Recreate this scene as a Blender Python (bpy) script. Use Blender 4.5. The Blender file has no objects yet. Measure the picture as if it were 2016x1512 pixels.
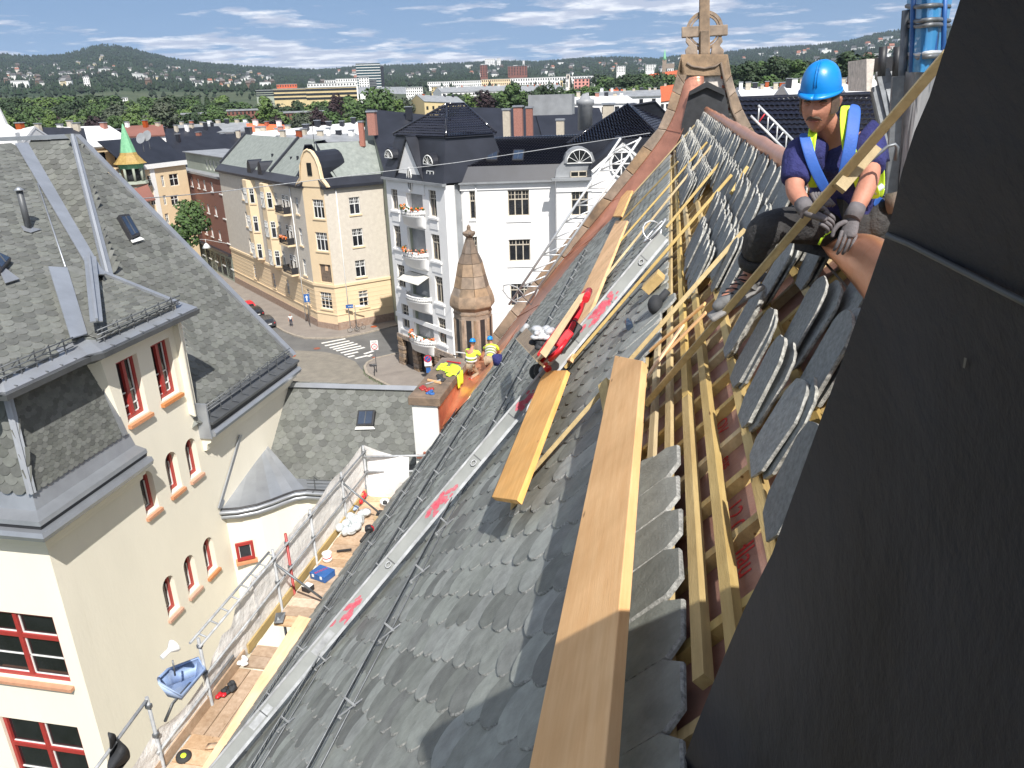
import bpy, bmesh, math, random
from mathutils import Vector, Matrix
from mathutils.noise import noise as pnoise
random.seed(7)
S = bpy.context.scene
COL = S.collection
R = random.uniform
rad = math.radians
V = Vector

# ---------------------------------------------------------------- camera
F, CX, CY, EYE = 1520.0, 1008.0, 756.0, 30.0
PITCH, YAW, ROLL = math.atan(573 / 1520), rad(-11.5566), rad(-1.8)
fw = V((math.sin(YAW) * math.cos(PITCH), math.cos(YAW) * math.cos(PITCH), -math.sin(PITCH)))
r0 = V((math.cos(YAW), -math.sin(YAW), 0)); u0 = r0.cross(fw)
rt = r0 * math.cos(ROLL) + u0 * math.sin(ROLL)
up = -r0 * math.sin(ROLL) + u0 * math.cos(ROLL)
O = V((0, 0, EYE))
cam_d = bpy.data.cameras.new('camera'); cam = bpy.data.objects.new('camera', cam_d); COL.objects.link(cam)
cam_d.sensor_width = 36; cam_d.lens = 36 * F / 2016; cam_d.clip_start = 0.05; cam_d.clip_end = 40000
cam.matrix_world = Matrix(((rt.x, up.x, -fw.x, 0), (rt.y, up.y, -fw.y, 0), (rt.z, up.z, -fw.z, EYE), (0, 0, 0, 1)))
S.camera = cam

# ---------------------------------------------------------------- sky and sun
SUN_EL, SUN_AZ = rad(50), rad(150)           # azimuth clockwise from +Y
W = bpy.data.worlds.new('World'); S.world = W; W.use_nodes = True
nt = W.node_tree; nt.nodes.clear()
def N(t, **k):
    n = nt.nodes.new(t)
    for a, b in k.items(): setattr(n, a, b)
    return n
sky = N('ShaderNodeTexSky', sky_type='NISHITA', sun_disc=False, sun_elevation=SUN_EL, sun_rotation=SUN_AZ, air_density=1.0, dust_density=0.2, ozone_density=3.0)
tc = N('ShaderNodeTexCoord'); sep = N('ShaderNodeSeparateXYZ'); nt.links.new(tc.outputs['Generated'], sep.inputs[0])
SKYV = 1
def mth(op, a, b=None, c=None):
    n = N('ShaderNodeMath', operation=op)
    for i, x in enumerate((a, b, c)):
        if x is None: continue
        if isinstance(x, (int, float)): n.inputs[i].default_value = x
        else: nt.links.new(x, n.inputs[i])
    return n.outputs[0]
svz = mth('ADD', mth('MULTIPLY', mth('ABSOLUTE', sep.outputs[2]), 0.85), 0.17)
svc = N('ShaderNodeCombineXYZ'); nt.links.new(sep.outputs[0], svc.inputs[0]); nt.links.new(sep.outputs[1], svc.inputs[1]); nt.links.new(svz, svc.inputs[2])
svn = N('ShaderNodeVectorMath', operation='NORMALIZE'); nt.links.new(svc.outputs[0], svn.inputs[0]); nt.links.new(svn.outputs[0], sky.inputs[0])
zz = mth('ADD', mth('ABSOLUTE', sep.outputs[2]), 0.07)
cmb = N('ShaderNodeCombineXYZ')
nt.links.new(mth('DIVIDE', sep.outputs[0], zz), cmb.inputs[0]); nt.links.new(mth('DIVIDE', sep.outputs[1], zz), cmb.inputs[1])
n1 = N('ShaderNodeTexNoise'); n1.inputs['Scale'].default_value = 1.5; n1.inputs['Detail'].default_value = 9; n1.inputs['Roughness'].default_value = 0.62
nt.links.new(cmb.outputs[0], n1.inputs['Vector'])
n2 = N('ShaderNodeTexNoise'); n2.inputs['Scale'].default_value = 0.3; n2.inputs['Detail'].default_value = 3
nt.links.new(cmb.outputs[0], n2.inputs['Vector'])
den = mth('ADD', n1.outputs[0], mth('MULTIPLY', mth('SUBTRACT', n2.outputs[0], 0.5), 1.1))
rmp = N('ShaderNodeValToRGB'); rmp.color_ramp.elements[0].position = 0.455; rmp.color_ramp.elements[1].position = 0.56
rmp.color_ramp.elements[0].color = (0, 0, 0, 1); rmp.color_ramp.elements[1].color = (0.85, 0.85, 0.85, 1)
nt.links.new(den, rmp.inputs[0])
n3 = N('ShaderNodeTexNoise'); n3.inputs['Scale'].default_value = 3.2; n3.inputs['Detail'].default_value = 5; nt.links.new(cmb.outputs[0], n3.inputs['Vector'])
cr = N('ShaderNodeValToRGB'); cr.color_ramp.elements[0].position = 0.44; cr.color_ramp.elements[1].position = 0.60
cr.color_ramp.elements[0].color = (5.6, 6.0, 7.2, 1); cr.color_ramp.elements[1].color = (10.5, 10.5, 10.8, 1)
nt.links.new(n3.outputs[0], cr.inputs[0])
mx = N('ShaderNodeMixRGB'); nt.links.new(rmp.outputs[0], mx.inputs[0]); nt.links.new(sky.outputs[0], mx.inputs[1]); nt.links.new(cr.outputs[0], mx.inputs[2])
bg = N('ShaderNodeBackground'); bg.inputs[1].default_value = 0.088; nt.links.new(mx.outputs[0], bg.inputs[0])
wo = N('ShaderNodeOutputWorld'); nt.links.new(bg.outputs[0], wo.inputs[0])
sl = bpy.data.lights.new('sun', 'SUN'); sl.energy = 5.0; sl.angle = rad(0.53); sl.color = (1.0, 0.96, 0.90)
so = bpy.data.objects.new('sun', sl); COL.objects.link(so)
SUN = V((math.sin(SUN_AZ) * math.cos(SUN_EL), math.cos(SUN_AZ) * math.cos(SUN_EL), math.sin(SUN_EL)))
so.rotation_euler = SUN.to_track_quat('Z', 'Y').to_euler(); so.location = (20, -30, 70)
S.view_settings.view_transform = 'Standard'; S.view_settings.look = 'None'; S.view_settings.exposure = 0.48; S.view_settings.gamma = 1
S.cycles.max_bounces = 6; S.cycles.volume_bounces = 0
S.cycles.volume_step_rate = 5

# ---------------------------------------------------------------- photo pixel -> place
def ray(x, y): return fw + rt * ((x - CX) / F) - up * ((y - CY) / F)
def pz(x, y, z): d = ray(x, y); return O + d * ((z - EYE) / d.z)
def py(x, y, Y): d = ray(x, y); return O + d * (Y / d.y)
def px(x, y, X): d = ray(x, y); return O + d * (X / d.x)
def pp(x, y, p, n): d = ray(x, y); return O + d * ((V(p) - O).dot(V(n)) / d.dot(V(n)))
def pr(x, y, r): d = ray(x, y); return O + d * (r / math.hypot(d.x, d.y))      # at horizontal distance r
def proj(p):
    d = V(p) - O; z = d.dot(fw); return (CX + F * d.dot(rt) / z, CY - F * d.dot(up) / z, z)

# ---------------------------------------------------------------- materials
def mat(name, col, rough=0.7, var=0.25, scale=3.0, bump=0.15, bscale=None, metal=0.0, rnd=0.0, island=0.0, col2=None, stretch=None, spec=None, detail=6, bdist=0.01, emit=None):
    m = bpy.data.materials.new(name); m.use_nodes = True; t = m.node_tree; b = t.nodes['Principled BSDF']; L = t.links.new
    b.inputs['Roughness'].default_value = rough; b.inputs['Metallic'].default_value = metal
    if spec is not None: b.inputs['Specular IOR Level'].default_value = spec
    co = t.nodes.new('ShaderNodeTexCoord'); src = co.outputs['Object']
    if stretch:
        mp = t.nodes.new('ShaderNodeMapping'); mp.inputs['Scale'].default_value = stretch; L(src, mp.inputs[0]); src = mp.outputs[0]
    nz = t.nodes.new('ShaderNodeTexNoise'); nz.inputs['Scale'].default_value = scale; nz.inputs['Detail'].default_value = detail; nz.inputs['Roughness'].default_value = 0.6
    if rnd or island:
        oi = t.nodes.new('ShaderNodeObjectInfo'); va = t.nodes.new('ShaderNodeVectorMath'); va.operation = 'SCALE'; va.inputs[0].default_value = (37, 91, 53); L(oi.outputs['Random'], va.inputs['Scale'])
        vb = t.nodes.new('ShaderNodeVectorMath'); vb.operation = 'ADD'; L(src, vb.inputs[0]); L(va.outputs[0], vb.inputs[1]); L(vb.outputs[0], nz.inputs['Vector'])
    else: L(src, nz.inputs['Vector'])
    rp = t.nodes.new('ShaderNodeValToRGB'); e = rp.color_ramp.elements; e[0].position = 0.3; e[1].position = 0.7
    c1 = col; c2 = col2 or tuple(min(1, c * (1 + var)) for c in col[:3]); c0 = tuple(c * (1 - var) for c in col[:3]) if not col2 else col
    e[0].color = (*c0[:3], 1); e[1].color = (*c2[:3], 1); L(nz.outputs[0], rp.inputs[0]); out = rp.outputs[0]
    if rnd or island:
        ge = t.nodes.new('ShaderNodeNewGeometry'); a = t.nodes.new('ShaderNodeMath'); a.operation = 'ADD'; L(oi.outputs['Random'], a.inputs[0]); L(ge.outputs['Random Per Island'], a.inputs[1])
        fr = t.nodes.new('ShaderNodeMath'); fr.operation = 'FRACT'; L(a.outputs[0], fr.inputs[0])
        mr = t.nodes.new('ShaderNodeMapRange'); mr.inputs['To Min'].default_value = 1 - (rnd or island); mr.inputs['To Max'].default_value = 1 + (rnd or island); L(fr.outputs[0], mr.inputs[0])
        hs = t.nodes.new('ShaderNodeHueSaturation'); L(mr.outputs[0], hs.inputs['Value']); L(out, hs.inputs['Color'])
        m2 = t.nodes.new('ShaderNodeMath'); m2.operation = 'MULTIPLY'; m2.inputs[1].default_value = 7.31; L(fr.outputs[0], m2.inputs[0])
        m3 = t.nodes.new('ShaderNodeMath'); m3.operation = 'FRACT'; L(m2.outputs[0], m3.inputs[0])
        m4 = t.nodes.new('ShaderNodeMapRange'); m4.inputs['To Min'].default_value = 0.75; m4.inputs['To Max'].default_value = 1.2; L(m3.outputs[0], m4.inputs[0]); L(m4.outputs[0], hs.inputs['Saturation'])
        out = hs.outputs[0]
    L(out, b.inputs['Base Color'])
    if emit: b.inputs['Emission Color'].default_value = (*emit[:3], 1); b.inputs['Emission Strength'].default_value = emit[3]
    if bump:
        n4 = t.nodes.new('ShaderNodeTexNoise'); n4.inputs['Scale'].default_value = bscale or scale * 6; n4.inputs['Detail'].default_value = 8; n4.inputs['Roughness'].default_value = 0.65; L(src, n4.inputs['Vector'])
        bp = t.nodes.new('ShaderNodeBump'); bp.inputs['Strength'].default_value = bump; bp.inputs['Distance'].default_value = bdist; L(n4.outputs[0], bp.inputs['Height']); L(bp.outputs[0], b.inputs['Normal'])
    return m
def transl(m, a, trans=0.0):
    b = m.node_tree.nodes['Principled BSDF']; b.inputs['Alpha'].default_value = a
    b.inputs['Transmission Weight'].default_value = trans; return m

M = {}
M['slate'] = mat('slate', (0.225, 0.236, 0.215), 0.62, 0.22, 9, 0.5, 60, rnd=0.36, spec=0.35)
M['slate_edge'] = mat('slate_edge', (0.30, 0.30, 0.28), 0.85, 0.5, 55, 0.8, 160, rnd=0.15)
M['slate_loose'] = mat('slate_loose', (0.20, 0.215, 0.215), 0.7, 0.3, 45, 0.6, 160, rnd=0.2)
M['slate_loose_edge'] = mat('slate_loose_edge', (0.13, 0.13, 0.12), 0.9, 0.1, 38, 0.9, 140, col2=(0.62, 0.61, 0.56), rnd=0.1)
M['scale'] = mat('scale_slate', (0.130, 0.135, 0.124), 0.7, 0.15, 6, 0.4, 40, rnd=0.26, spec=0.3)
M['scale_edge'] = mat('scale_slate_edge', (0.24, 0.24, 0.22), 0.85, 0.3, 30, 0.5, 90, rnd=0.1)
M['batten'] = mat('batten_wood', (0.46, 0.34, 0.15), 0.75, 0.3, 6, 0.35, 30, rnd=0.15, stretch=(6, 0.6, 6), col2=(0.60, 0.46, 0.22))
M['batten_end'] = mat('batten_end_wood', (0.55, 0.38, 0.16), 0.75, 0.2, 10, 0.3)
M['plank'] = mat('plank_wood', (0.80, 0.46, 0.21), 0.7, 0.1, 5, 0.2, 26, rnd=0.06, stretch=(7, 0.5, 7), col2=(0.90, 0.57, 0.29))
M['deckplank'] = mat('deck_plank', (0.42, 0.29, 0.19), 0.85, 0.3, 5, 0.4, 26, rnd=0.25, stretch=(3, 3, 3), col2=(0.60, 0.45, 0.32))
M['membrane'] = mat('membrane', (0.26, 0.12, 0.085), 0.65, 0.25, 7, 0.3, 30, col2=(0.34, 0.20, 0.15))
M['redprint'] = mat('red_print', (0.5, 0.03, 0.03), 0.7, 0.3, 60, 0)
M['copper'] = mat('copper', (0.42, 0.19, 0.13), 0.32, 0.35, 1.6, 0.35, 4, metal=0.6, col2=(0.66, 0.30, 0.20), bdist=0.04)
M['copper_new'] = mat('copper_new', (0.74, 0.33, 0.18), 0.30, 0.2, 3, 0.3, 7, metal=0.68, col2=(0.90, 0.43, 0.25), bdist=0.04)
M['copper_green'] = mat('copper_green', (0.13, 0.36, 0.20), 0.7, 0.25, 2, 0.2, col2=(0.22, 0.48, 0.27))
M['copper_brown'] = mat('copper_brown', (0.28, 0.17, 0.05), 0.6, 0.25, 3, 0.2, col2=(0.42, 0.30, 0.09))
M['stone'] = mat('sandstone', (0.15, 0.115, 0.085), 0.9, 0.35, 2.5, 0.6, 25, col2=(0.40, 0.29, 0.20), rnd=0.12, bdist=0.02)
M['stone_dark'] = mat('dark_stone', (0.10, 0.08, 0.065), 0.9, 0.35, 3, 0.6, 25, col2=(0.24, 0.18, 0.135), rnd=0.12, bdist=0.02)
M['mortar'] = mat('mortar', (0.62, 0.56, 0.50), 0.9, 0.3, 12, 0.6, 60)
M['brick'] = mat('brick', (0.30, 0.09, 0.05), 0.9, 0.3, 14, 0.5, 60, rnd=0.25)
M['felt'] = mat('black_felt', (0.030, 0.032, 0.036), 0.8, 0.3, 5, 0.2)
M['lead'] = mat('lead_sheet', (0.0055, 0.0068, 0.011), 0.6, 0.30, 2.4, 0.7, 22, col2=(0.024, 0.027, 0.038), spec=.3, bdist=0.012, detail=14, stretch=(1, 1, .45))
M['lead_light'] = mat('lead_scratch', (0.20, 0.21, 0.23), 0.6, 0.3, 20, 0.1)
M['zinc'] = mat('zinc', (0.36, 0.38, 0.41), 0.42, 0.12, 1.6, 0.12, 12, metal=0.55, rnd=0.08)
M['zinc_dark'] = mat('zinc_dark', (0.10, 0.105, 0.11), 0.5, 0.2, 2, 0.1, metal=0.3)
M['galv'] = mat('galvanised_steel', (0.36, 0.37, 0.38), 0.7, 0.3, 8, 0.2, metal=0.25, rnd=0.1)
M['galv_dark'] = mat('weathered_steel', (0.16, 0.17, 0.18), 0.5, 0.3, 8, 0.1, metal=0.5, rnd=0.1)
M['alu'] = mat('aluminium', (0.62, 0.63, 0.64), 0.4, 0.15, 3, 0.1, metal=0.4)
M['beam_white'] = mat('beam_sheet', (0.20, 0.21, 0.205), 0.8, 0.14, 2.0, 0.1, 8, spec=.2, col2=(0.30, 0.31, 0.30))
M['spray'] = transl(mat('red_spray', (0.62, 0.05, 0.10), 0.8, 0.3, 30, 0, col2=(0.62, 0.18, 0.22)), .55)
M['cream'] = mat('cream_render', (0.78, 0.73, 0.61), 0.9, 0.045, 0.7, 0.2, 14, stretch=(1, 1, .3), bdist=.02)
M['sill'] = mat('terracotta_sill', (0.50, 0.24, 0.13), 0.8, 0.12, 8, 0.2, rnd=0.06)
M['redframe'] = mat('red_paint', (0.33, 0.035, 0.03), 0.45, 0.1, 8, 0.05)
M['white'] = mat('white_paint', (0.72, 0.72, 0.70), 0.6, 0.05, 2, 0.1)
M['glass'] = mat('window_glass', (0.018, 0.02, 0.024), 0.06, 0.6, 0.9, 0, spec=0.8, rnd=0.4)
M['glass2'] = mat('roof_glass', (0.03, 0.045, 0.075), 0.07, 0.2, 2, 0, spec=0.9)
M['curtain'] = mat('curtain', (0.55, 0.53, 0.48), 0.9, 0.2, 6, 0.1)
M['netting'] = transl(mat('scaffold_netting', (0.76, 0.73, 0.70), 0.8, 0.08, 3, 0.5, 7, col2=(0.86, 0.84, 0.81), bdist=0.08), 0.94)
M['net_blue'] = transl(mat('blue_netting', (0.02, 0.16, 0.38), 0.55, 0.5, 2.5, 0.3, 8, col2=(0.06, 0.30, 0.58), bdist=0.05, stretch=(2, 2, .5)), 0.80)
M['sheet_grey'] = transl(mat('grey_sheeting', (0.25, 0.245, 0.25), 0.45, 0.15, 1.5, 0.2, 6, stretch=(3, 3, .3)), 0.97)
M['blackpaint'] = mat('black_paint', (0.025, 0.025, 0.028), 0.5, 0.3, 5, 0.05)
M['red'] = mat('red_enamel', (0.55, 0.02, 0.03), 0.35, 0.1, 8, 0.05)
M['rubber'] = mat('rubber', (0.03, 0.03, 0.03), 0.8, 0.2, 20, 0.2)
M['bluepl'] = mat('blue_plastic', (0.03, 0.11, 0.32), 0.45, 0.2, 5, 0.1)
M['bluefade'] = mat('faded_blue_plastic', (0.20, 0.30, 0.52), 0.6, 0.2, 4, 0.2, col2=(0.36, 0.45, 0.62))
M['hivis'] = mat('hi_vis_fabric', (0.62, 0.90, 0.05), 0.75, 0.08, 12, 0.3, 30, emit=None)
M['reflect'] = mat('reflective_tape', (0.55, 0.57, 0.56), 0.4, 0.1, 30, 0.1)
M['ply'] = mat('plywood', (0.50, 0.37, 0.22), 0.8, 0.15, 5, 0.2)
M['osb'] = mat('muddy_board', (0.48, 0.36, 0.23), 0.85, 0.1, 14, 0.3, col2=(0.16, 0.12, 0.10))

def knots(m, scale=2.2, size=.055, col=(.16, .08, .03)):
    t = m.node_tree; b = t.nodes['Principled BSDF']; l0 = b.inputs['Base Color'].links[0]; src = l0.from_socket
    co = t.nodes.new('ShaderNodeTexCoord'); mp = t.nodes.new('ShaderNodeMapping'); mp.inputs['Scale'].default_value = (3.5, 1, 3.5); t.links.new(co.outputs['Object'], mp.inputs[0])
    v = t.nodes.new('ShaderNodeTexVoronoi'); v.inputs['Scale'].default_value = scale; t.links.new(mp.outputs[0], v.inputs['Vector'])
    r = t.nodes.new('ShaderNodeValToRGB'); r.color_ramp.elements[0].position = size * .5; r.color_ramp.elements[1].position = size * 1.6; r.color_ramp.elements[0].color = (*col, 1); r.color_ramp.elements[1].color = (1, 1, 1, 1); t.links.new(v.outputs['Distance'], r.inputs[0])
    n = t.nodes.new('ShaderNodeTexNoise'); n.inputs['Scale'].default_value = 1.6; n.inputs['Detail'].default_value = 4; r2 = t.nodes.new('ShaderNodeValToRGB'); r2.color_ramp.elements[0].position = .35; r2.color_ramp.elements[1].position = .6; r2.color_ramp.elements[0].color = (.80, .76, .70, 1); r2.color_ramp.elements[1].color = (1, 1, 1, 1); t.links.new(co.outputs['Object'], n.inputs[0]); t.links.new(n.outputs[0], r2.inputs[0])
    x = t.nodes.new('ShaderNodeMixRGB'); x.blend_type = 'MULTIPLY'; x.inputs[0].default_value = 1; t.links.new(src, x.inputs[1]); t.links.new(r.outputs[0], x.inputs[2])
    y = t.nodes.new('ShaderNodeMixRGB'); y.blend_type = 'MULTIPLY'; y.inputs[0].default_value = 1; t.links.new(x.outputs[0], y.inputs[1]); t.links.new(r2.outputs[0], y.inputs[2]); t.links.new(y.outputs[0], b.inputs['Base Color'])
knots(M['plank']); knots(M['batten'], 3.0, .06, (.3, .18, .08)); knots(M['deckplank'], 3, .05, (.3, .2, .15))
# ---------------------------------------------------------------- objects and meshes
class T:                                        # a thing: an Empty at its base, children are its parts
    pass
def tag(o, label=None, cat=None, group=None, kind=None):
    if label: o['label'] = label
    if cat: o['category'] = cat
    if group: o['group'] = group
    if kind: o['kind'] = kind
    return o
def thing(name, label, cat, loc, group=None, kind=None):
    o = bpy.data.objects.new(name, None); COL.objects.link(o); o.location = V(loc); o.empty_display_size = 0.2
    return tag(o, label, cat, group, kind)
def wloc(o):
    p = V(o.location)
    return p + wloc(o.parent) if o.parent else p
class MB:
    def __init__(s): s.v = []; s.f = []; s.m = []; s.sm = []
    def face(s, pts, m=0, sm=False):
        n = len(s.v); s.v += [tuple(p) for p in pts]; s.f.append(tuple(range(n, n + len(pts)))); s.m.append(m); s.sm.append(sm); return s
    def add(s, vs, fs, m=0, sm=False):
        n = len(s.v); s.v += [tuple(p) for p in vs]
        for f in fs: s.f.append(tuple(i + n for i in f)); s.m.append(m); s.sm.append(sm)
        return s
    def hexa(s, a, b, c, d, e, f, g, h, m=0):       # bottom ring a-d, top ring e-h
        return s.add([a, b, c, d, e, f, g, h], [(3, 2, 1, 0), (4, 5, 6, 7), (0, 1, 5, 4), (1, 2, 6, 5), (2, 3, 7, 6), (3, 0, 4, 7)], m)
    def box(s, c, sz, R3=None, m=0):
        c = V(c); P = []
        for z in (-.5, .5):
            for x, y in ((-.5, -.5), (.5, -.5), (.5, .5), (-.5, .5)):
                p = V((x * sz[0], y * sz[1], z * sz[2])); P.append(c + (R3 @ p if R3 else p))
        return s.hexa(*P, m=m)
    def beam(s, p, q, w, h, upv=(0, 0, 1), m=0):     # w across, h along upv, centred on p-q
        p, q = V(p), V(q); d = (q - p).normalized(); a = d.cross(V(upv)).normalized(); b = a.cross(d)
        r = lambda o: [o - a * w / 2 - b * h / 2, o + a * w / 2 - b * h / 2, o + a * w / 2 + b * h / 2, o - a * w / 2 + b * h / 2]
        return s.hexa(*r(p), *r(q), m=m)
    def tube(s, pts, r, n=6, m=0, cap=True):
        pts = [V(p) for p in pts]; rings = []; up0 = V((0.31, 0.17, 0.93))
        for i, p in enumerate(pts):
            d = (pts[min(i + 1, len(pts) - 1)] - pts[max(i - 1, 0)]).normalized()
            a = d.cross(up0 if abs(d.dot(up0)) < .95 else V((1, 0, 0))).normalized(); b = a.cross(d)
            rr = r[i] if isinstance(r, (list, tuple)) else r
            rings.append([p + (a * math.cos(2 * math.pi * k / n) + b * math.sin(2 * math.pi * k / n)) * rr for k in range(n)])
        base = len(s.v)
        for g in rings: s.v += [tuple(x) for x in g]
        for i in range(len(rings) - 1):
            for k in range(n):
                s.f.append((base + i * n + k, base + i * n + (k + 1) % n, base + (i + 1) * n + (k + 1) % n, base + (i + 1) * n + k)); s.m.append(m); s.sm.append(True)
        if cap:
            s.f.append(tuple(base + k for k in range(n))[::-1]); s.m.append(m); s.sm.append(False)
            e = base + (len(rings) - 1) * n; s.f.append(tuple(e + k for k in range(n))); s.m.append(m); s.sm.append(False)
        return s
    def lathe(s, c, prof, n=16, m=0, ax=(0, 0, 1), sm=True, ph=0.0):
        ax = V(ax).normalized(); a = ax.orthogonal().normalized() if abs(ax.z) < .99 else V((1, 0, 0)); b = ax.cross(a); c = V(c); base = len(s.v)
        for h, r in prof:
            for k in range(n):
                t = 2 * math.pi * k / n + ph; s.v.append(tuple(c + ax * h + (a * math.cos(t) + b * math.sin(t)) * r))
        for i in range(len(prof) - 1):
            for k in range(n):
                s.f.append((base + i * n + k, base + i * n + (k + 1) % n, base + (i + 1) * n + (k + 1) % n, base + (i + 1) * n + k)); s.m.append(m); s.sm.append(sm)
        for i, rev in ((0, True), (len(prof) - 1, False)):
            if prof[i][1] > 1e-4:
                fs = tuple(base + i * n + k for k in range(n)); s.f.append(fs[::-1] if rev else fs); s.m.append(m); s.sm.append(False)
        return s
    def ext(s, poly, vec, m=0, m2=None):            # solid from a planar outline
        n = len(poly); vec = V(vec); P = [V(p) for p in poly]; nn = V((0, 0, 0))
        for i in range(n): nn += P[i].cross(P[(i + 1) % n])
        if nn.dot(vec) < 0: P = P[::-1]
        Q = [p + vec for p in P]; base = len(s.v)
        s.v += [tuple(p) for p in P + Q]
        s.f.append(tuple(base + i for i in range(n))[::-1]); s.m.append(m); s.sm.append(False)
        s.f.append(tuple(base + n + i for i in range(n))); s.m.append(m); s.sm.append(False)
        for i in range(n):
            j = (i + 1) % n; s.f.append((base + i, base + j, base + n + j, base + n + i)); s.m.append(m if m2 is None else m2); s.sm.append(False)
        return s
    def sphere(s, c, r, m=0, n=10, k=6):
        r = r if isinstance(r, (tuple, list)) else (r, r, r); c = V(c); base = len(s.v)
        for i in range(k + 1):
            t = math.pi * i / k
            for j in range(n):
                a = 2 * math.pi * j / n; s.v.append((c.x + r[0] * math.sin(t) * math.cos(a), c.y + r[1] * math.sin(t) * math.sin(a), c.z - r[2] * math.cos(t)))
        for i in range(k):
            for j in range(n):
                s.f.append((base + i * n + j, base + i * n + (j + 1) % n, base + (i + 1) * n + (j + 1) % n, base + (i + 1) * n + j)); s.m.append(m); s.sm.append(True)
        return s
    def grid(s, rows, m=0, sm=True):
        n = len(rows[0]); base = len(s.v)
        for r in rows: s.v += [tuple(p) for p in r]
        for i in range(len(rows) - 1):
            for j in range(n - 1): s.f.append((base + i * n + j, base + (i + 1) * n + j, base + (i + 1) * n + j + 1, base + i * n + j + 1)); s.m.append(m); s.sm.append(sm)
        return s
    def mesh(s, name, mats, org):
        me = bpy.data.meshes.new(name); me.from_pydata([(x - org[0], y - org[1], z - org[2]) for x, y, z in s.v], [], s.f)
        for m in (mats if isinstance(mats, (list, tuple)) else [mats]): me.materials.append(M[m] if isinstance(m, str) else m)
        me.polygons.foreach_set('material_index', s.m); me.polygons.foreach_set('use_smooth', s.sm); me.update(); return me
    def build(s, name, mats, parent=None, label=None, cat=None, group=None, kind=None, bevel=0, org=None):
        if parent is not None: o0 = wloc(parent) if org is None else V(org)
        elif org is not None: o0 = V(org)
        else:
            xs, ys, zs = zip(*s.v); o0 = V(((min(xs) + max(xs)) / 2, (min(ys) + max(ys)) / 2, min(zs)))
        o = bpy.data.objects.new(name, s.mesh(name, mats, o0)); COL.objects.link(o)
        if parent is not None: o.parent = parent; o.location = o0 - wloc(parent)
        else: o.location = o0
        if bevel:
            b = o.modifiers.new('bevel', 'BEVEL'); b.width = bevel; b.segments = 2; b.limit_method = 'ANGLE'
        return tag(o, label, cat, group, kind)
def inst(name, me, M4, parent=None, label=None, cat=None, group=None):
    o = bpy.data.objects.new(name, me); COL.objects.link(o)
    if parent is not None: o.parent = parent; M4 = Matrix.Translation(-wloc(parent)) @ M4
    o.matrix_local = M4
    return tag(o, label, cat, group)
def mfr(o, x, y, z): return Matrix(((x[0], y[0], z[0], o[0]), (x[1], y[1], z[1], o[1]), (x[2], y[2], z[2], o[2]), (0, 0, 0, 1)))
def clone(root, loc, rotz=0.0, label=None, scale=None):
    c = root.copy(); COL.objects.link(c); c.location = loc; c.rotation_euler = (0, 0, rotz)
    if scale: c.scale = (scale,) * 3
    if label: c['label'] = label
    for ch in list(root.children):
        d = ch.copy(); COL.objects.link(d); d.parent = c
        for g in list(ch.children):
            e = g.copy(); COL.objects.link(e); e.parent = d
    return c
def inpoly(p, poly):
    x, y = p; c = False; j = len(poly) - 1
    for i in range(len(poly)):
        xi, yi = poly[i]; xj, yj = poly[j]
        if (yi > y) != (yj > y) and x < (xj - xi) * (y - yi) / (yj - yi) + xi: c = not c
        j = i
    return c
def text_part(name, body, size, M4, m, parent=None, depth=0.001, label=None, cat=None):
    cu = bpy.data.curves.new(name, 'FONT'); cu.body = body; cu.size = size; cu.extrude = depth; cu.align_x = 'CENTER'; cu.align_y = 'CENTER'
    t = bpy.data.objects.new(name + '_tmp', cu); COL.objects.link(t); bpy.context.view_layer.update()
    me = bpy.data.meshes.new_from_object(t.evaluated_get(bpy.context.evaluated_depsgraph_get())); bpy.data.objects.remove(t); bpy.data.curves.remove(cu)
    me.materials.clear(); me.materials.append(M[m]); return inst(name, me, M4, parent, label, cat)

# slates --------------------------------------------------------------
def slate_mesh(name, w, L, th, mats, tail='round', head='cut', jit=0.004, n=7, bevel=0.006, seed=0):
    rnd = random.Random(seed); P = []
    d = w * (0.42 if tail == 'round' else 0.5)
    for i in range(n + 1):                                      # rounded tail at y=0, left to right
        a = math.pi * (1 + i / n); P.append(V((math.cos(a) * w / 2, d + math.sin(a) * d, 0)))
    if head == 'cut': P += [V((w / 2, L * 0.86, 0)), V((w * 0.30, L, 0)), V((-w * 0.30, L, 0)), V((-w / 2, L * 0.84, 0))]
    else: P += [V((w / 2, L, 0)), V((-w / 2, L, 0))]
    P = [V((p.x + rnd.uniform(-jit, jit), p.y + rnd.uniform(-jit, jit), 0)) for p in P]
    c = V((0, L / 2, 0)); mb = MB()
    k = len(P)
    if bevel:
        inn = []
        for p in P:
            q = (c - p); q.normalize(); b = bevel * rnd.uniform(0.5, 1.7); inn.append(V((p.x + q.x * b * 1.2, p.y + q.y * b, th)))
        mid = [V((p.x, p.y, th * 0.55)) for p in P]
        mb.v = [tuple(p) for p in inn + mid + P]
        mb.f = [tuple(range(k))]; mb.m = [0]
        for i in range(k):
            j = (i + 1) % k
            mb.f += [(i, k + i, k + j, j), (k + i, 2 * k + i, 2 * k + j, k + j)]; mb.m += [1, 1]
    else:
        mb.v = [tuple(V((p.x, p.y, th))) for p in P] + [tuple(p) for p in P]; mb.f = [tuple(range(k))]; mb.m = [0]
        for i in range(k):
            j = (i + 1) % k; mb.f.append((i, k + i, k + j, j)); mb.m.append(1)
    mb.f.append(tuple(range(len(mb.v) - 1, len(mb.v) - 1 - k, -1))); mb.m.append(0)
    mb.sm = [False] * len(mb.f)
    return mb, mb.mesh(name, mats, (0, 0, 0))
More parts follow.
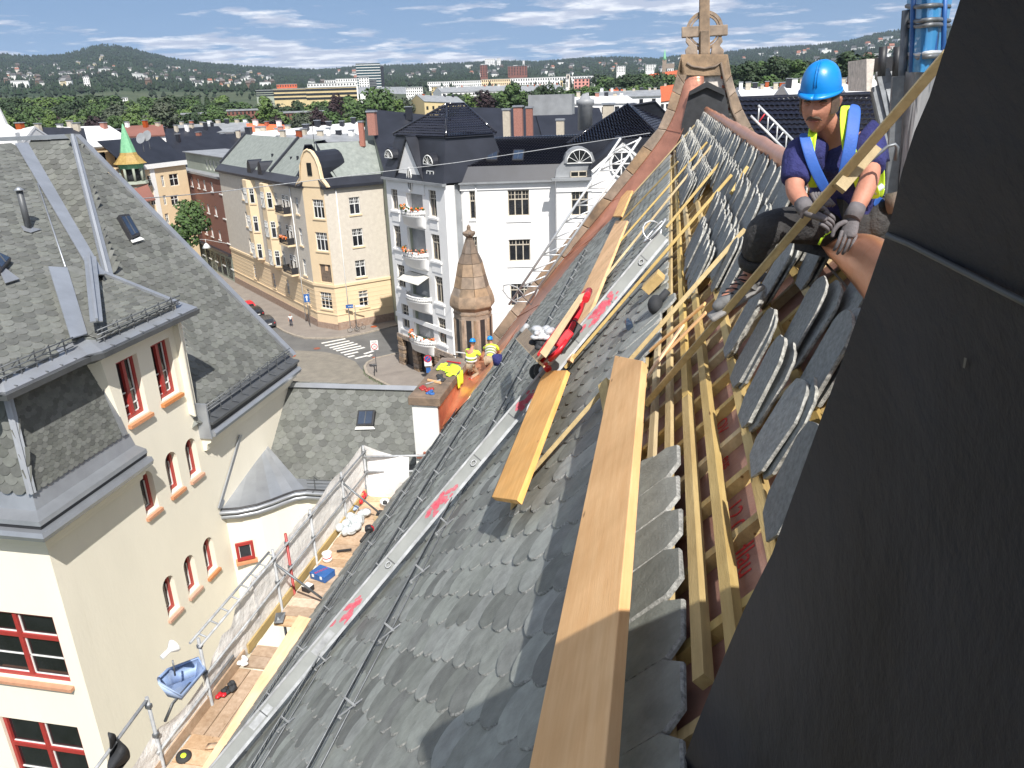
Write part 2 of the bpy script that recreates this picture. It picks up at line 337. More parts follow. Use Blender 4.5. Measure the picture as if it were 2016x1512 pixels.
def place_slates(parent, spots, variants, flat, limit, stuff_name, mats, name='slate'):
    """spots: (matrix) list sorted near first; the nearest become objects, the rest one stuff part"""
    for M4 in spots[:limit]:
        inst(name, random.choice(variants)[1], M4, parent)
    if len(spots) > limit:
        mb = MB(); bv = flat
        for M4 in spots[limit:]:
            src = random.choice(bv)[0]; n0 = len(mb.v)
            mb.v += [tuple(M4 @ V(p)) for p in src.v]
            for f in src.f: mb.f.append(tuple(i + n0 for i in f))
            mb.m += src.m; mb.sm += src.sm
        mb.build(stuff_name, mats, parent, kind='stuff')
# ---------------------------------------------------------------- the church roof under repair
RA = rad(47.93); RX, RZ = 0.982, 29.244; YG = 24.0
UPV = V((math.cos(RA), 0, math.sin(RA))); NRM = V((-math.sin(RA), 0, math.cos(RA))); AL = V((0, 1, 0))
def RP(Y, s, o=0.0): return V((RX, Y, RZ)) - UPV * s + NRM * o
def roof(x, y, o=0.0):
    p = pp(x, y, RP(0, 0, o), NRM); return p.y, (RP(0, 0, o) - p).dot(UPV)
def RPx(x, y, o=0.0): return pp(x, y, RP(0, 0, o), NRM)
S_EAVE = 8.45
EDGE = [(1341, 262), (1318, 290), (1300, 316), (1270, 345), (1238, 378), (1201, 438), (1158, 478), (1113, 537), (1051, 617), (1002, 678), (985, 700)]
EDGE3 = [RPx(x, y) for x, y in EDGE]; EDT = []
for q_ in EDGE3: y_ = min(q_.y, 23.7); EDT.append(((RP(0, 0) - q_).dot(UPV), y_)); q_.y = y_
EDT.sort()
def y_lim(s):
    if s <= EDT[0][0]: return EDT[0][1]
    for (a, b), (c, d) in zip(EDT, EDT[1:]):
        if a <= s <= c: return b + (d - b) * (s - a) / max(c - a, 1e-6)
    return EDT[-1][1] + 1.5
def eave_s(Y): return 9.35 if Y < 13.6 else 9.35 - (Y - 13.6) * .62 if Y < 15.2 else 8.36 - (Y - 15.2) * .45 if Y < 17 else 7.5
church = thing('church', 'steep slate church roof under repair with bare battens and copper ridge, in the foreground', 'church', (0.98, 10, 0))
# body of the building under the roof, and the hidden far slope
mb = MB(); mb.ext([(RX, 0, RZ - .34), (-4.6, 0, 22.6), (-4.6, 0, 0), (6.9, 0, 0), (6.9, 0, 22.3)], (0, 17.6, 0))
mb.v = [(x, y - 1.5 if y < 1 else y, z) for x, y, z in mb.v]; mb.build('wall', 'cream', church)
mb = MB(); mb.ext([RP(-1.5, 0.02, -.16), RP(-1.5, 8.7, -.16), RP(-1.5, 8.7, -.10), RP(-1.5, 0.02, -.10)], (0, 19.2, 0)); mb.ext([RP(-1.5, .02, -.162), RP(-1.5, 5, -.162), RP(-1.5, 5, -.102), RP(-1.5, .02, -.102)], (0, YG + 1.3, 0)); mb.ext([RP(-1.5, 8.7, -.16), RP(-1.5, 9.3, -.16), RP(-1.5, 9.3, -.10), RP(-1.5, 8.7, -.10)], (0, 15.8, 0)); mb.build('membrane', 'membrane', church)
far = V((math.cos(RA), 0, -math.sin(RA))); fn = V((math.sin(RA), 0, math.cos(RA)))
p0 = V((RX + .03, -1.5, RZ - .12)); mb = MB(); mb.ext([p0, p0 + far * 8.5, p0 + far * 8.5 + fn * .06, p0 + fn * .06], (0, YG + 1.5, 0)); mb.build('far_slope', 'slate', church)
# counter battens down the slope, battens along the roof
for i in range(56):
    Y = 1.02 + i * 0.405 + R(-.02, .02); mb = MB(); mb.beam(RP(Y, 0.1, -.075), RP(Y, 3.2 if Y < 8 else 2.0, -.075), .048, .05, NRM); mb.build('counter_batten', 'batten', church)
bs = [0.12, 0.36, 0.60, 0.90, 1.11, 1.245]
for i, s in enumerate(bs):
    segs = [(-0.5, 4.3), (4.31, 9.1), (9.11, 14.2), (14.21, 23.6)] if i % 2 else [(-0.5, 6.2), (6.21, 11.6), (11.61, 23.6)]
    if i == 5: segs[0] = (1.95, segs[0][1])
    for a, b in segs:
        mb = MB(); w = .048; mb.beam(RP(a, s + R(-.004, .004), -.027), RP(b, s + R(-.006, .006), -.027), w, .045, NRM); mb.build('batten', 'batten', church)
mb = MB()
for j in range(52): mb.beam(RP(-.5, 1.40 + j * .163 * .83, -.03), RP(17.7 if j > 30 else 19.9, 1.40 + j * .163 * .83, -.03), .045, .03, NRM)
mb.build('hidden_battens', 'batten', church, kind='stuff')
# red print on the membrane, lettering that runs down the roof towards the camera
for body, x, y, sz in (('IOV', 1420, 838, .11), ('Seus', 1430, 905, .085), ('12 0I', 1445, 1022, .13), ('Hlau', 1466, 1092, .13)):
    p = RPx(x, y, -.098); text_part('print', body, sz, mfr(p, AL * -1, UPV * -1 * -1, NRM), 'redprint', church, .0004)

# laid slates: courses e apart, w wide, half-bond
w_, e_, L_ = 0.325, 0.178, 0.50
near_v = [slate_mesh('slate', w_ - .006, L_, .021, ['slate', 'slate_edge'], seed=i, bevel=.006, n=9) for i in range(8)]
far_v = [slate_mesh('slate_far', w_ - .004, L_ * .8, .021, ['slate', 'slate_edge'], seed=i, bevel=0, n=5, jit=.005) for i in range(5)]
tilt = math.radians(3.9)
yv = (UPV * math.cos(tilt) - NRM * math.sin(tilt)); zv = (NRM * math.cos(tilt) + UPV * math.sin(tilt)); spots = []
def laid_top(Y):                       # topmost s covered by finished slating at Y
    if Y < 3.75: return 1.79
    if 3.75 <= Y < 5.9: return 2.35 if 4.2 < Y < 5.5 else 2.0
    if Y < 6.6: return 1.9
    return 1.60
ncol = int(24.5 / w_)
for j in range(60):
    s = 1.80 + j * e_ * .999
    for i in range(ncol):
        Y = 0.35 + i * w_ + (w_ * .42 if j % 2 else 0)
        if Y > y_lim(s) - .05 or s < laid_top(Y) - .02 or s > eave_s(Y): continue
        sj = s + R(-.008, .008); p = RP(Y + R(-.004, .004), sj, 0.018 + R(0, .006))
        a = R(-.02, .02); xv = (AL * math.cos(a) - UPV * math.sin(a)); z2 = (zv + AL * R(-.016, .016)).normalized(); y2 = z2.cross(xv * -1).normalized(); x2 = y2.cross(z2) 
        P = proj(p)
        if P[2] < .3 or not (-150 < P[0] < 2100 and -100 < P[1] < 1750): continue
        spots.append((P[2] / (1.0), mfr(p, -x2 if False else x2, y2, z2)))
spots.sort(key=lambda t: t[0])
place_slates(church, [t[1] for t in spots], near_v, far_v, 300, 'slate_field', ['slate', 'slate_edge'])

# slates stored on the open battens in leaning pairs
grp = 'loose slates stored in pairs on the open battens'
loose_v = [slate_mesh('loose_slate', R(.255, .285), R(.40, .45), R(.014, .020), ['slate_loose', 'slate_loose_edge'], seed=20 + i, bevel=.006, n=9, jit=.008)[1] for i in range(12)]
lf = [slate_mesh('loose_slate_far', .26, .42, .022, ['slate_loose', 'slate_loose_edge'], seed=40 + i, bevel=0, n=4, jit=.006) for i in range(4)]
cand = []
for r_, (s0, off) in enumerate(((.885, 0.0), (.60, .17), (.345, .06), (1.14, .25))):
    Y = 1.32 + off
    while Y < 22.9:
        stp = .50 if Y < 5.5 else .30
        ok = True
        if r_ == 3 and Y < 6.4: ok = False
        if r_ == 3 and 8.2 < Y < 11.5: ok = False
        if r_ == 0 and (4.35 < Y < 4.9 or 8.6 < Y < 10.8): ok = False
        if r_ < 3 and 3.75 < Y < 4.15 and r_ > 0: ok = False
        if ok:
            for k in range(2): cand.append((Y + R(-.03, .03), s0 + R(-.012, .012), k, R(.28, .36), r_))
        Y += stp + R(-.04, .04)
cand.sort(key=lambda t: t[0]); rest = MB(); cnt = 0
nth = {}; ORD = 'first second third fourth fifth sixth seventh eighth ninth tenth eleventh twelfth'.split()
for n_, (Y, s0, k, be, r_) in enumerate(cand):
    be += k * R(.0, .05); p = RP(Y + k * R(-.015, .035), s0 + k * .02, 0.004 + k * .021)
    yl = UPV * math.cos(be) + NRM * math.sin(be); yaw = R(-.10, .10); xl = (AL + UPV * yaw).normalized(); zl = xl.cross(yl).normalized() * 1
    # tail (y=0 of the mesh) points upslope: mesh y runs down the slate
    o = p + yl * .42; M4 = mfr(o, -xl, -yl, xl.cross(yl))
    if cnt < 290:
        row = ('upper', 'middle')[r_ > 0] if False else ''
        who = 'single' if False else ('lower' if k == 0 else 'upper')
        rown = ('low', 'middle', 'topmost', 'lowermost')[r_]; nth[r_] = nth.get(r_, -1) + 1; q_ = nth[r_] // 2
        if Y < 5.2: lab = '%s loose slate of the %s pair from the dark tower in the %s row' % (who, ORD[min(q_, 11)], rown); gg = grp
        else:
            zone = 'beyond the seated man' if Y < 9 else 'halfway to the gable' if Y < 14 else 'next to the stone gable'
            lab = '%s slate of a pair in the %s loose row, %s' % (who, rown, zone); gg = '%s, %s, %s row, %s' % (grp, zone, rown, who)
        inst('loose_slate', random.choice(loose_v), M4, None, lab, 'slate', gg); cnt += 1
    else:
        src = random.choice(lf)[0]; n0 = len(rest.v); rest.v += [tuple(M4 @ V(q)) for q in src.v]; rest.f += [tuple(i + n0 for i in f) for f in src.f]; rest.m += src.m; rest.sm += src.sm
if rest.v: rest.build('loose_slates', ['slate_loose', 'slate_loose_edge'], None, 'many more loose slates packed on the battens next to the gable', 'slates', grp, 'stuff')

# ridge boards and copper ridge capping
mb = MB(); mb.beam(RP(-1, .03, .03), RP(23.5, .03, .03), .10, .05, NRM); mb.build('ridge_board', 'batten', church)
mb = MB(); mb.beam(RP(-1, .20, -.02), RP(6, .20, -.02), .012, .012, NRM); mb.build('ridge_rope', 'stone_dark', church)
mb = MB(); n = 90; prof = [(-.02, .05), (-.055, .10), (-.05, .19), (.0, .235), (.05, .20), (.10, .10), (.12, .0)]
rows = []
for i in range(n + 1):
    Y = 5.0 + (YG - .6 - 5.0) * i / n; wob = pnoise(V((Y * 1.3, 0, 0))) * .035
    rows.append([(RX + x + wob * (z > .12), Y, RZ + z * (1 + wob)) for x, z in prof])
mb.grid(rows)
o = mb.build('ridge_flashing', 'copper_new', church); so_ = o.modifiers.new('t', 'SOLIDIFY'); so_.thickness = .006
# the wide bent copper sheet beside the man
mb = MB(); g = []
top = [(1618, 452), (1640, 470), (1672, 462), (1700, 468), (1730, 490), (1752, 515), (1775, 545)]; bot = [(1600, 480), (1628, 500), (1655, 530), (1680, 560), (1702, 590), (1722, 620), (1745, 650)]
for i in range(7):
    Y = 4.35 - i * .30; a = pp(*top[i], (0, Y, 0), (0, 1, 0)) if False else py(top[i][0], top[i][1], Y); b = py(bot[i][0], bot[i][1], Y); m_ = (a + b) / 2 + V((-.035, -.02, 0)); c = a + V((.10, .03, -.01)); d_ = a + V((.20, .05, -.10))
    g.append([b, m_, a, (a + c) / 2 + V((0, 0, .02)), c, d_])
mb.grid(g)
o = mb.build('bent_ridge_sheet', 'copper_new', church); o.modifiers.new('s', 'SUBSURF').levels = 2; o.modifiers['s'].render_levels = 2; so_ = o.modifiers.new('t', 'SOLIDIFY'); so_.thickness = .008

# snow ladders lying along the slates, parallel to the ridge
def snow_ladder(s, Y0, Y1):
    mb = MB()
    for ds, o in ((-.07, .14), (0.07, .09), (-.02, .05)): mb.tube([RP(Y0, s + ds, o), RP(Y1, s + ds, o)], .0065, 5)
    y = Y0
    while y < Y1: mb.beam(RP(y, s - .075, .14), RP(y, s + .075, .09), .010, .006, NRM); y += .085
    mb.build('snow_ladder_rail', 'galv_dark', church)
    y = Y0 + .3
    while y < Y1:
        b = MB(); b.beam(RP(y, s - .19, .055), RP(y, s + .12, .08), .016, .005, NRM); b.beam(RP(y, s - .10, .05), RP(y, s - .10, .15), .016, .005, AL); b.beam(RP(y, s + .08, .05), RP(y, s + .08, .10), .016, .005, AL); b.build('snow_ladder_bracket', 'galv', church); y += .82
snow_ladder(4.50, 1.2, 21.0); snow_ladder(6.25, 2.2, 18.6); snow_ladder(7.9, 4.5, 15.2)

# ---------------------------------------------------------------- gable: coping, cross, niche
gb = thing('stone_gable', 'curved sandstone gable coping with a black niche at the far end of the roof', 'gable', (RX, YG, 20))
def G(x, y, d=0.0): return py(x, y, YG + d)
outer = [(1341, 108), (1333, 145), (1323, 180), (1313, 214), (1295, 254), (1266, 288), (1232, 333), (1187, 390), (1141, 441), (1096, 498), (1051, 554), (1005, 611), (971, 656), (950, 684)]
inner = [(1352, 150), (1346, 165), (1340, 188), (1330, 220), (1313, 256), (1283, 298), (1246, 345), (1204, 396), (1159, 450), (1110, 508), (1064, 566), (1018, 624), (985, 668), (968, 692)]
outr = [(1433, 108), (1440, 148), (1449, 180), (1462, 215), (1480, 250), (1505, 290), (1540, 335), (1585, 385), (1640, 440), (1705, 500)]
innr = [(1422, 150), (1427, 165), (1432, 195), (1441, 228), (1454, 262), (1478, 306), (1512, 352), (1556, 402), (1610, 458), (1675, 520)]
for (A, B, sg) in ((outer, inner, 1), (outr, innr, 1)):
    for i in range(len(A) - 1):
        k0, k1 = 0.02, 0.98
        a0 = G(*A[i]); a1 = G(*A[i + 1]); b0 = G(*B[i]); b1 = G(*B[i + 1]); e0 = (a1 - a0) * .012; e1 = (b1 - b0) * .012
        b_ = MB(); b_.ext([a0 + e0, a1 - e0, b1 - e1, b0 + e1], (0, .75 + R(0, .01), 0)); b_.build('coping_stone', 'stone', gb, bevel=.015)
# head block with relief line
hb = MB(); hb.ext([G(1341, 107), G(1433, 107), G(1440, 148), G(1387, 150), G(1332, 148)], (0, .75, 0)); hb.build('head_stone', 'stone', gb, bevel=.02)
rl = MB(); rl.tube([G(1352, 124, -.02), G(1362, 131, -.02), (G(1387, 135, -.02)), G(1408, 131, -.02), G(1419, 123, -.02), G(1426, 160, -.02), G(1440, 215, -.02), G(1470, 285, -.02)], .035, 5); rl.build('moulding_groove', 'stone_dark', gb)
# infill wall (bricks and render) and copper lining on the left
iw = MB(); iw.ext([G(1345, 148, .12), G(1428, 148, .12), G(1440, 228, .12), G(1455, 262, .12), G(1520, 352, .12), G(1640, 480, .12), G(1300, 330, .12), G(1310, 262, .12), G(1335, 195, .12)], (0, .5, 0)); iw.build('backing_wall', 'mortar', gb)
for i in range(46):
    t = i / 46; row = int(t * 23); x0 = 1425 + (row * row) * .16 + R(-3, 3) + (i % 2) * 9; y0 = 152 + row * 9.2
    if y0 > 350: break
    c = G(x0, y0, .1); b_ = MB(); b_.box(c, (R(.13, .2), .1, .075)); b_.build('brick', 'brick' if R(0, 1) < .7 else 'mortar', gb, bevel=.01)
ra = []
cp = MB(); L1 = [(1386, 149)] + inner
for i in range(len(L1)):
    a = G(L1[i][0], L1[i][1], -.01); b = [G(1386, 162, -.05), G(1360, 176, -.1), G(1354, 190, -.15), G(1349, 212, -.2), G(1345, 240, -.25), G(1341, 262, -.3)][i] if i < 6 else None
    if b is None:
        t = (i - 5) / (len(L1) - 6) * (len(EDGE) - 1); k = min(int(t), len(EDGE) - 2); b = EDGE3[k] + (EDGE3[k + 1] - EDGE3[k]) * (t - k) + NRM * .02 - UPV * .05
    ra.append([a + (b - a) * t + V((0, 0, .07 * math.sin(math.pi * t) * pnoise(V((i * .7, t * 2, 0))))) for t in (0, .2, .4, .6, .8, 1, 1.12)])
cp.grid(ra)
o = cp.build('copper_lining', 'copper', gb); o.modifiers.new('s', 'SUBSURF').render_levels = 1; so_ = o.modifiers.new('t', 'SOLIDIFY'); so_.thickness = .01
for x, y, i in ((1213, 395, 8), (1130, 500, 10), (1293, 262, 5), (1035, 630, 12)):
    b_ = MB(); b_.beam(ra[i][0] + V((0, -.02, .01)), ra[i][5] + V((0, -.02, .01)), .02, .02, (0, 1, 0)); b_.build('copper_seam', 'copper', gb)
nc = MB(); N1 = [(1341, 272), (1342, 245), (1357, 182), (1392, 162), (1427, 180), (1440, 250), (1452, 300), (1340, 330)]
nc.ext([G(x, y, -.30) for x, y in N1], (0, .6, 0)); nc.build('niche_panel', 'felt', gb)
nr = MB(); P_ = [(1357, 188), (1357, 180), (1392, 160), (1427, 178), (1427, 188), (1392, 172)]; nr.ext([G(x, y, -.42) for x, y in P_], (0, .15, 0)); nr.build('niche_hood', 'felt', gb)
# the ringed cross: plane slightly in front, arms with depth
cr_ = thing('celtic_cross', 'weathered ringed stone cross standing on top of the far gable', 'cross', G(1388, 107, .35))
def GC(x, y, d=.1): return py(x, y, YG + d)
b_ = MB(); b_.ext([GC(1378, -60), GC(1397, -60), GC(1398, 107), GC(1376, 107)], (0, .42, 0)); b_.build('shaft', 'stone', cr_, bevel=.02)
b_ = MB(); b_.ext([GC(1342, 53, .14), GC(1433, 48, .14), GC(1433, 69, .14), GC(1342, 74, .14)], (0, .34, 0)); b_.build('arm', 'stone', cr_, bevel=.02)
b_ = MB(); b_.ext([GC(1379, 60, .02), GC(1396, 60, .02), GC(1395, 107, .02), GC(1379, 107, .02)], (0, .1, 0)); b_.build('lower_block', 'stone', cr_, bevel=.015)
c0 = GC(1387, 60, .18); rr = (GC(1424, 60, .18) - c0).length
for rad_, wd in ((rr, .085), (rr * .80, .05)):
    b_ = MB(); K = 40
    for k in range(K):
        a = 2 * math.pi * k / K; a2 = 2 * math.pi * (k + 1) / K; q = lambda r, t, y: c0 + V((math.cos(t) * r, y, math.sin(t) * r))
        dp = .24 if wd > .06 else .18
        b_.hexa(q(rad_, a, 0), q(rad_, a2, 0), q(rad_, a2, dp), q(rad_, a, dp), q(rad_ - wd, a, 0), q(rad_ - wd, a2, 0), q(rad_ - wd, a2, dp), q(rad_ - wd, a, dp))
    b_.build('ring', 'stone', cr_)
for q_ in ([(1350, 107), (1349, 98), (1356, 90), (1350, 82), (1351, 72), (1372, 90), (1374, 107)], [(1425, 107), (1425, 98), (1417, 90), (1423, 82), (1421, 72), (1402, 90), (1400, 107)]):
    b_ = MB(); b_.ext([GC(x, y) for x, y in q_], (0, .3, 0)); b_.build('scroll_foot', 'stone', cr_, bevel=.015)
# ---------------------------------------------------------------- the cream house on the left
house = thing('cream_house', 'cream rendered house with grey scalloped slate roofs and red windows, left edge', 'house', (-14, 14, 0))
AX = -12.0
scale_v = [slate_mesh('scale', .31, .42, .018, ['scale', 'scale_edge'], seed=60 + i, bevel=0, n=8, jit=.004, head='flat') for i in range(6)]
scale_s = [slate_mesh('small_scale', .165, .24, .016, ['scale', 'scale_edge'], seed=80 + i, bevel=0, n=6, jit=.002, head='flat') for i in range(4)]
house_spots = []
def P_n(p, n): return (V(p), V(n).normalized())
def onp(pl, pts): return [pp(x, y, pl[0], pl[1]) for x, y in pts]
def roof_panel(parent, pl, pxs, name='roof_base', w=.30, e=.185, spots=None, small=False, base='slate'):
    """a slate-hung plane whose outline is given by its corners"""
    p, n = pl; n = n if n.z > 0 or small else -n
    poly = [q if isinstance(q, Vector) else pp(q[0], q[1], p, n) for q in pxs]
    v = (V((0, 0, 1)) - n * n.z).normalized(); u = v.cross(n).normalized(); o = poly[0]
    if n.dot(O - o) < 0: pass
    uv = [((q - o).dot(u), (q - o).dot(v)) for q in poly]
    mb = MB(); mb.ext([q - n * .03 for q in poly], -n * .10); mb.build(name, base, parent)
    a0, a1 = min(a for a, b in uv), max(a for a, b in uv); b0, b1 = min(b for a, b in uv), max(b for a, b in uv)
    j = 0; b = b0 - e * .3; ti = .075; yv = (v * math.cos(ti) + n * math.sin(-ti)).normalized(); zv = u.cross(yv)
    if zv.dot(n) < 0: zv = -zv
    while b < b1:
        a = a0 + (w / 2 if j % 2 else 0)
        while a < a1 + w:
            if inpoly((a, b + e * .75), uv):
                q = o + u * (a + R(-.006, .006)) + v * (b + R(-.006, .006)) + n * (.010 + R(0, .003)); P = proj(q)
                if -60 < P[0] < 2080 and -60 < P[1] < 1600:
                    xx = yv.cross(zv); spots.append((P[2], mfr(q, xx, yv, zv)))
            a += w
        b += e; j += 1
def strip(parent, name, pl, pxs, m='zinc', t=.03, off=.03):
    n = pl[1] if pl[1].z > 0 else -pl[1]
    mb = MB(); mb.ext([q + n * off for q in (q if isinstance(q, Vector) else pp(q[0], q[1], *pl) for q in pxs)], n * t); return mb.build(name, m, parent)
# walls
def xw(x, y): return px(x, y, AX)
mb = MB()
mb.ext([(AX, 11.80, 0), (AX, 22.0, 0), (AX, 22.0, 21.45), (AX, 16.95, 21.45), (AX, 16.95, 24.95), (AX, 13.9, 24.95), (AX, 14.35, 21.9), (AX, 11.80, 21.9)], (-.45, 0, 0))
wall_A = mb
mb2 = MB(); mb2.ext([(AX, 11.352, 0), (-30, 11.352, 0), (-30, 11.352, 21.95), (AX, 11.352, 21.95)], (0, .45, 0)); 
# boolean openings: cut window holes
def cutter(boxes, arch):
    b = MB()
    for (y0, y1, z0, z1, ar) in boxes:
        if ar:
            r = (y1 - y0) / 2; c = (y0 + y1) / 2; pts = [(1 + AX, y0, z0), (1 + AX, y1, z0)] + [(1 + AX, c + r * math.cos(math.pi * k / 10), z1 - r + r * math.sin(math.pi * k / 10)) for k in range(11)]
            b.ext(pts, (-3, 0, 0))
        else: b.ext([(1 + AX, y0, z0), (1 + AX, y1, z0), (1 + AX, y1, z1), (1 + AX, y0, z1)], (-3, 0, 0))
    return b
holes = []
def hp(x, y): q = xw(x, y); return q.y, q.z
for (bl, tr) in (((292, 1022), (303, 953)), ((340, 980), (348, 924)), ((378, 950), (382, 893))):
    y0 = hp(283 + (bl[0] - 292), bl[1])[0]
    holes.append((hp(*bl)[0] - .02, hp(*bl)[0] + .46, hp(*bl)[1] + .1, hp(*bl)[1] + 1.16, True))
for bl in ((335, 1222), (375, 1178), (412, 1140)): holes.append((hp(*bl)[0] - .02, hp(*bl)[0] + .46, hp(*bl)[1] + .1, hp(*bl)[1] + 1.16, True))
holes.append((14.36, 15.10, 23.12, 24.58, False)); holes.append((15.62, 16.36, 23.14, 24.58, False))
wo_ = wall_A.build('wall', 'cream', house); fo = mb2.build('front_wall', 'cream', house)
co_ = cutter(holes, 0).build('cutter_tmp', 'cream'); b3 = MB()
Bw = []                                              # windows of the front wall (x0, x1, z0, z1)
def fy(x, y): q = py(x, y, 11.352); return q.x, q.z
x1, zt = fy(103, 1215); zb = fy(125, 1345)[1]; Bw.append((x1 - 2.05, x1, zb, zt)); x1, zt = fy(152, 1432); Bw.append((x1 - 2.05, x1, zt - 2.35, zt))
for a, b, c, d in Bw: b3.ext([(a, 10.9, c), (b, 10.9, c), (b, 10.9, d), (a, 10.9, d)], (0, 1.2, 0))
co2 = b3.build('cutter_tmp', 'cream')
for o, c in ((wo_, co_), (fo, co2)):
    m_ = o.modifiers.new('b', 'BOOLEAN'); m_.object = c; m_.solver = 'EXACT'
    bpy.context.view_layer.update(); me = bpy.data.meshes.new_from_object(o.evaluated_get(bpy.context.evaluated_depsgraph_get())); o.modifiers.clear(); o.data = me
for c in (co_, co2): bpy.data.objects.remove(c)
mb = MB(); mb.box((-16.5, 16.8, 10.8), (8, 10, 21.5)); mb.build('interior_mass', 'felt', house)
def red_window(o_, u, v, n, w, h, bars, sill=True, arch=False, mull=.10):
    """window in plane (u right, v up, n outwards) whose lower left corner is o_"""
    f = MB(); fr = .085
    Pt = lambda a, b, c=0: o_ + u * a + v * b + n * c
    def bar(a0, b0, a1, b1, d=.07, m=0): f.hexa(Pt(a0, b0, 0), Pt(a1, b0, 0), Pt(a1, b0, d), Pt(a0, b0, d), Pt(a0, b1, 0), Pt(a1, b1, 0), Pt(a1, b1, d), Pt(a0, b1, d), m=m)
    bar(0, 0, w, fr); bar(0, h - fr, w, h); bar(0, fr, fr, h - fr); bar(w - fr, fr, w, h - fr)
    for a in bars.get('v', []): bar(a - mull / 2, fr, a + mull / 2, h - fr, .085)
    for b in bars.get('h', []): bar(fr, b - mull / 2, w - fr, b + mull / 2, .08)
    W = f.build('window', 'redframe', house)
    g = MB(); g.hexa(Pt(.02, .02, -.02), Pt(w - .02, .02, -.02), Pt(w - .02, .02, .012), Pt(.02, .02, .012), Pt(.02, h - .02, -.02), Pt(w - .02, h - .02, -.02), Pt(w - .02, h - .02, .012), Pt(.02, h - .02, .012)); g.build('pane', 'glass', W)
    f = MB()
    for a0, b0, a1, b1 in bars.get('w', []): bar(a0, b0, a1, b1, .035)
    if f.v: f.build('glazing_bar', 'white', W)
    if sill:
        s_ = MB(); s_.hexa(Pt(-.05, -.13, -.1), Pt(w + .05, -.13, -.1), Pt(w + .05, -.13, sill), Pt(-.05, -.13, sill), Pt(-.05, -.01, -.1), Pt(w + .05, -.01, -.1), Pt(w + .05, -.05, sill), Pt(-.05, -.05, sill)); s_.build('sill', 'sill', W)
    return W
Yv, Zv, Xv = V((0, 1, 0)), V((0, 0, 1)), V((1, 0, 0))
for (y0, y1, z0, z1, ar) in holes:
    w, h = y1 - y0, z1 - z0
    if ar: red_window(V((AX - .22, y0, z0)), Yv, Zv, Xv, w, h, {'v': [], 'h': [], 'w': [(.085, .085, w - .085, .11), (.085, .11, .11, h * .7), (w - .11, .11, w - .085, h * .7)]}, .30)
    else: red_window(V((AX - .20, y0, z0)), Yv, Zv, Xv, w, h, {'v': [w / 2], 'h': [], 'w': [(.085, h * .42, w - .085, h * .44), (.085, h * .2, w - .085, h * .22), (.085, .085, .11, h - .085), (w - .11, .085, w - .085, h - .085), (w / 2 + .05, .085, w / 2 + .07, h - .085), (.085, .085, w - .085, .105)]}, .30)
for a, b, c, d in Bw:
    w, h = b - a, d - c; hh = [h * .60]
    red_window(V((a, 11.352 + .14, c)), Xv, Zv, V((0, -1, 0)), w, h, {'v': [w * .5], 'h': [h * .64], 'w': [(.085, h * .32, w - .085, h * .335)] + [(w * q + .05, r_ * h + .085, w * q + .075, r2 * h - .05) for q in (0, .5) for r_, r2 in ((0, .64), (.64, 1))] + [(w * q - .075, r_ * h + .085, w * q - .05, r2 * h - .05) for q in (.5, 1) for r_, r2 in ((0, .64), (.64, 1))] + [(.085, h * .64 + .05, w - .085, h * .64 + .07), (.085, .085, w - .085, .105)]}, .26)
# vents
for x, y in ((401, 860), (412, 853)):
    q = xw(x, y); mb = MB(); mb.box(q, (.03, .17, .19)); mb.build('vent_grille', 'blackpaint', house)
# lower cornice and mansard
def run(prof, path, name, m):
    """profile (out, z) swept along a path of corners (x, y, outward x, outward y)"""
    mb = MB(); rows = [[V((x + ox * a, y + oy * a, z)) for a, z in prof] for x, y, ox, oy in path]
    mb.grid(rows, sm=False); mb.face(rows[0]); mb.face(rows[-1][::-1]); return mb.build(name, m, house)
path = [(-30, 11.35, 0, -1), (AX, 11.35, 1, -1), (AX, 14.30, 1, 0)]
run([(0, 21.70), (.10, 21.72), (.12, 21.84), (.20, 21.86), (.24, 22.0), (.34, 22.04), (.34, 22.12), (0, 22.14)], path, 'cornice', 'cream')
run([(.30, 22.13), (.46, 22.14), (.50, 22.24), (.46, 22.33), (.30, 22.33)], path, 'gutter', 'zinc')
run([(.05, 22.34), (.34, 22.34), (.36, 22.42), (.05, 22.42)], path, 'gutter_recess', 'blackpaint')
run([(.05, 22.43), (.38, 22.43), (.36, 22.52), (.10, 22.60), (-.02, 22.95), (-.2, 22.95)], path, 'apron', 'zinc')
mp = [V((-11.98, 11.33, 22.95)), V((-11.98, 14.05, 22.95)), V((-12.32, 13.95, 24.86)), V((-12.32, 11.72, 24.86))]
nM = (mp[1] - mp[0]).cross(mp[3] - mp[0]).normalized(); nM = nM if nM.x > 0 else -nM
small_spots = []
roof_panel(house, (mp[0], nM), mp, 'mansard_base', .152, .098, small_spots, True)
mq = [V((-26, 11.33, 22.95)), V((-11.98, 11.33, 22.95)), V((-12.32, 11.72, 24.86)), V((-26, 11.72, 24.86))]; nQ = (mq[1] - mq[0]).cross(mq[3] - mq[0]).normalized(); nQ = nQ if nQ.y < 0 else -nQ
roof_panel(house, (mq[0], nQ), [V((-13.15, 11.33, 22.95)), mq[1], mq[2], V((-13.15, 11.72, 24.86))], 'mansard_base', .30, .185, house_spots, True)
mb = MB(); mb.ext([mq[0], V((-13.15, 11.33, 22.95)), V((-13.15, 11.72, 24.86)), mq[3]], (0, .1, 0)); mb.build('mansard_base', 'scale', house)
mb = MB(); mb.beam(mp[0] + V((.02, -.02, 0)), mp[3] + V((.02, -.02, .1)), .16, .05, (1, -1, 0)); mb.build('hip_flashing', 'zinc', house)
mb = MB(); mb.beam(mp[0] + V((.05, -.05, 0)), mp[3] + V((.05, -.05, .1)), .05, .07, (1, -1, 0)); mb.build('hip_roll', 'zinc', house)
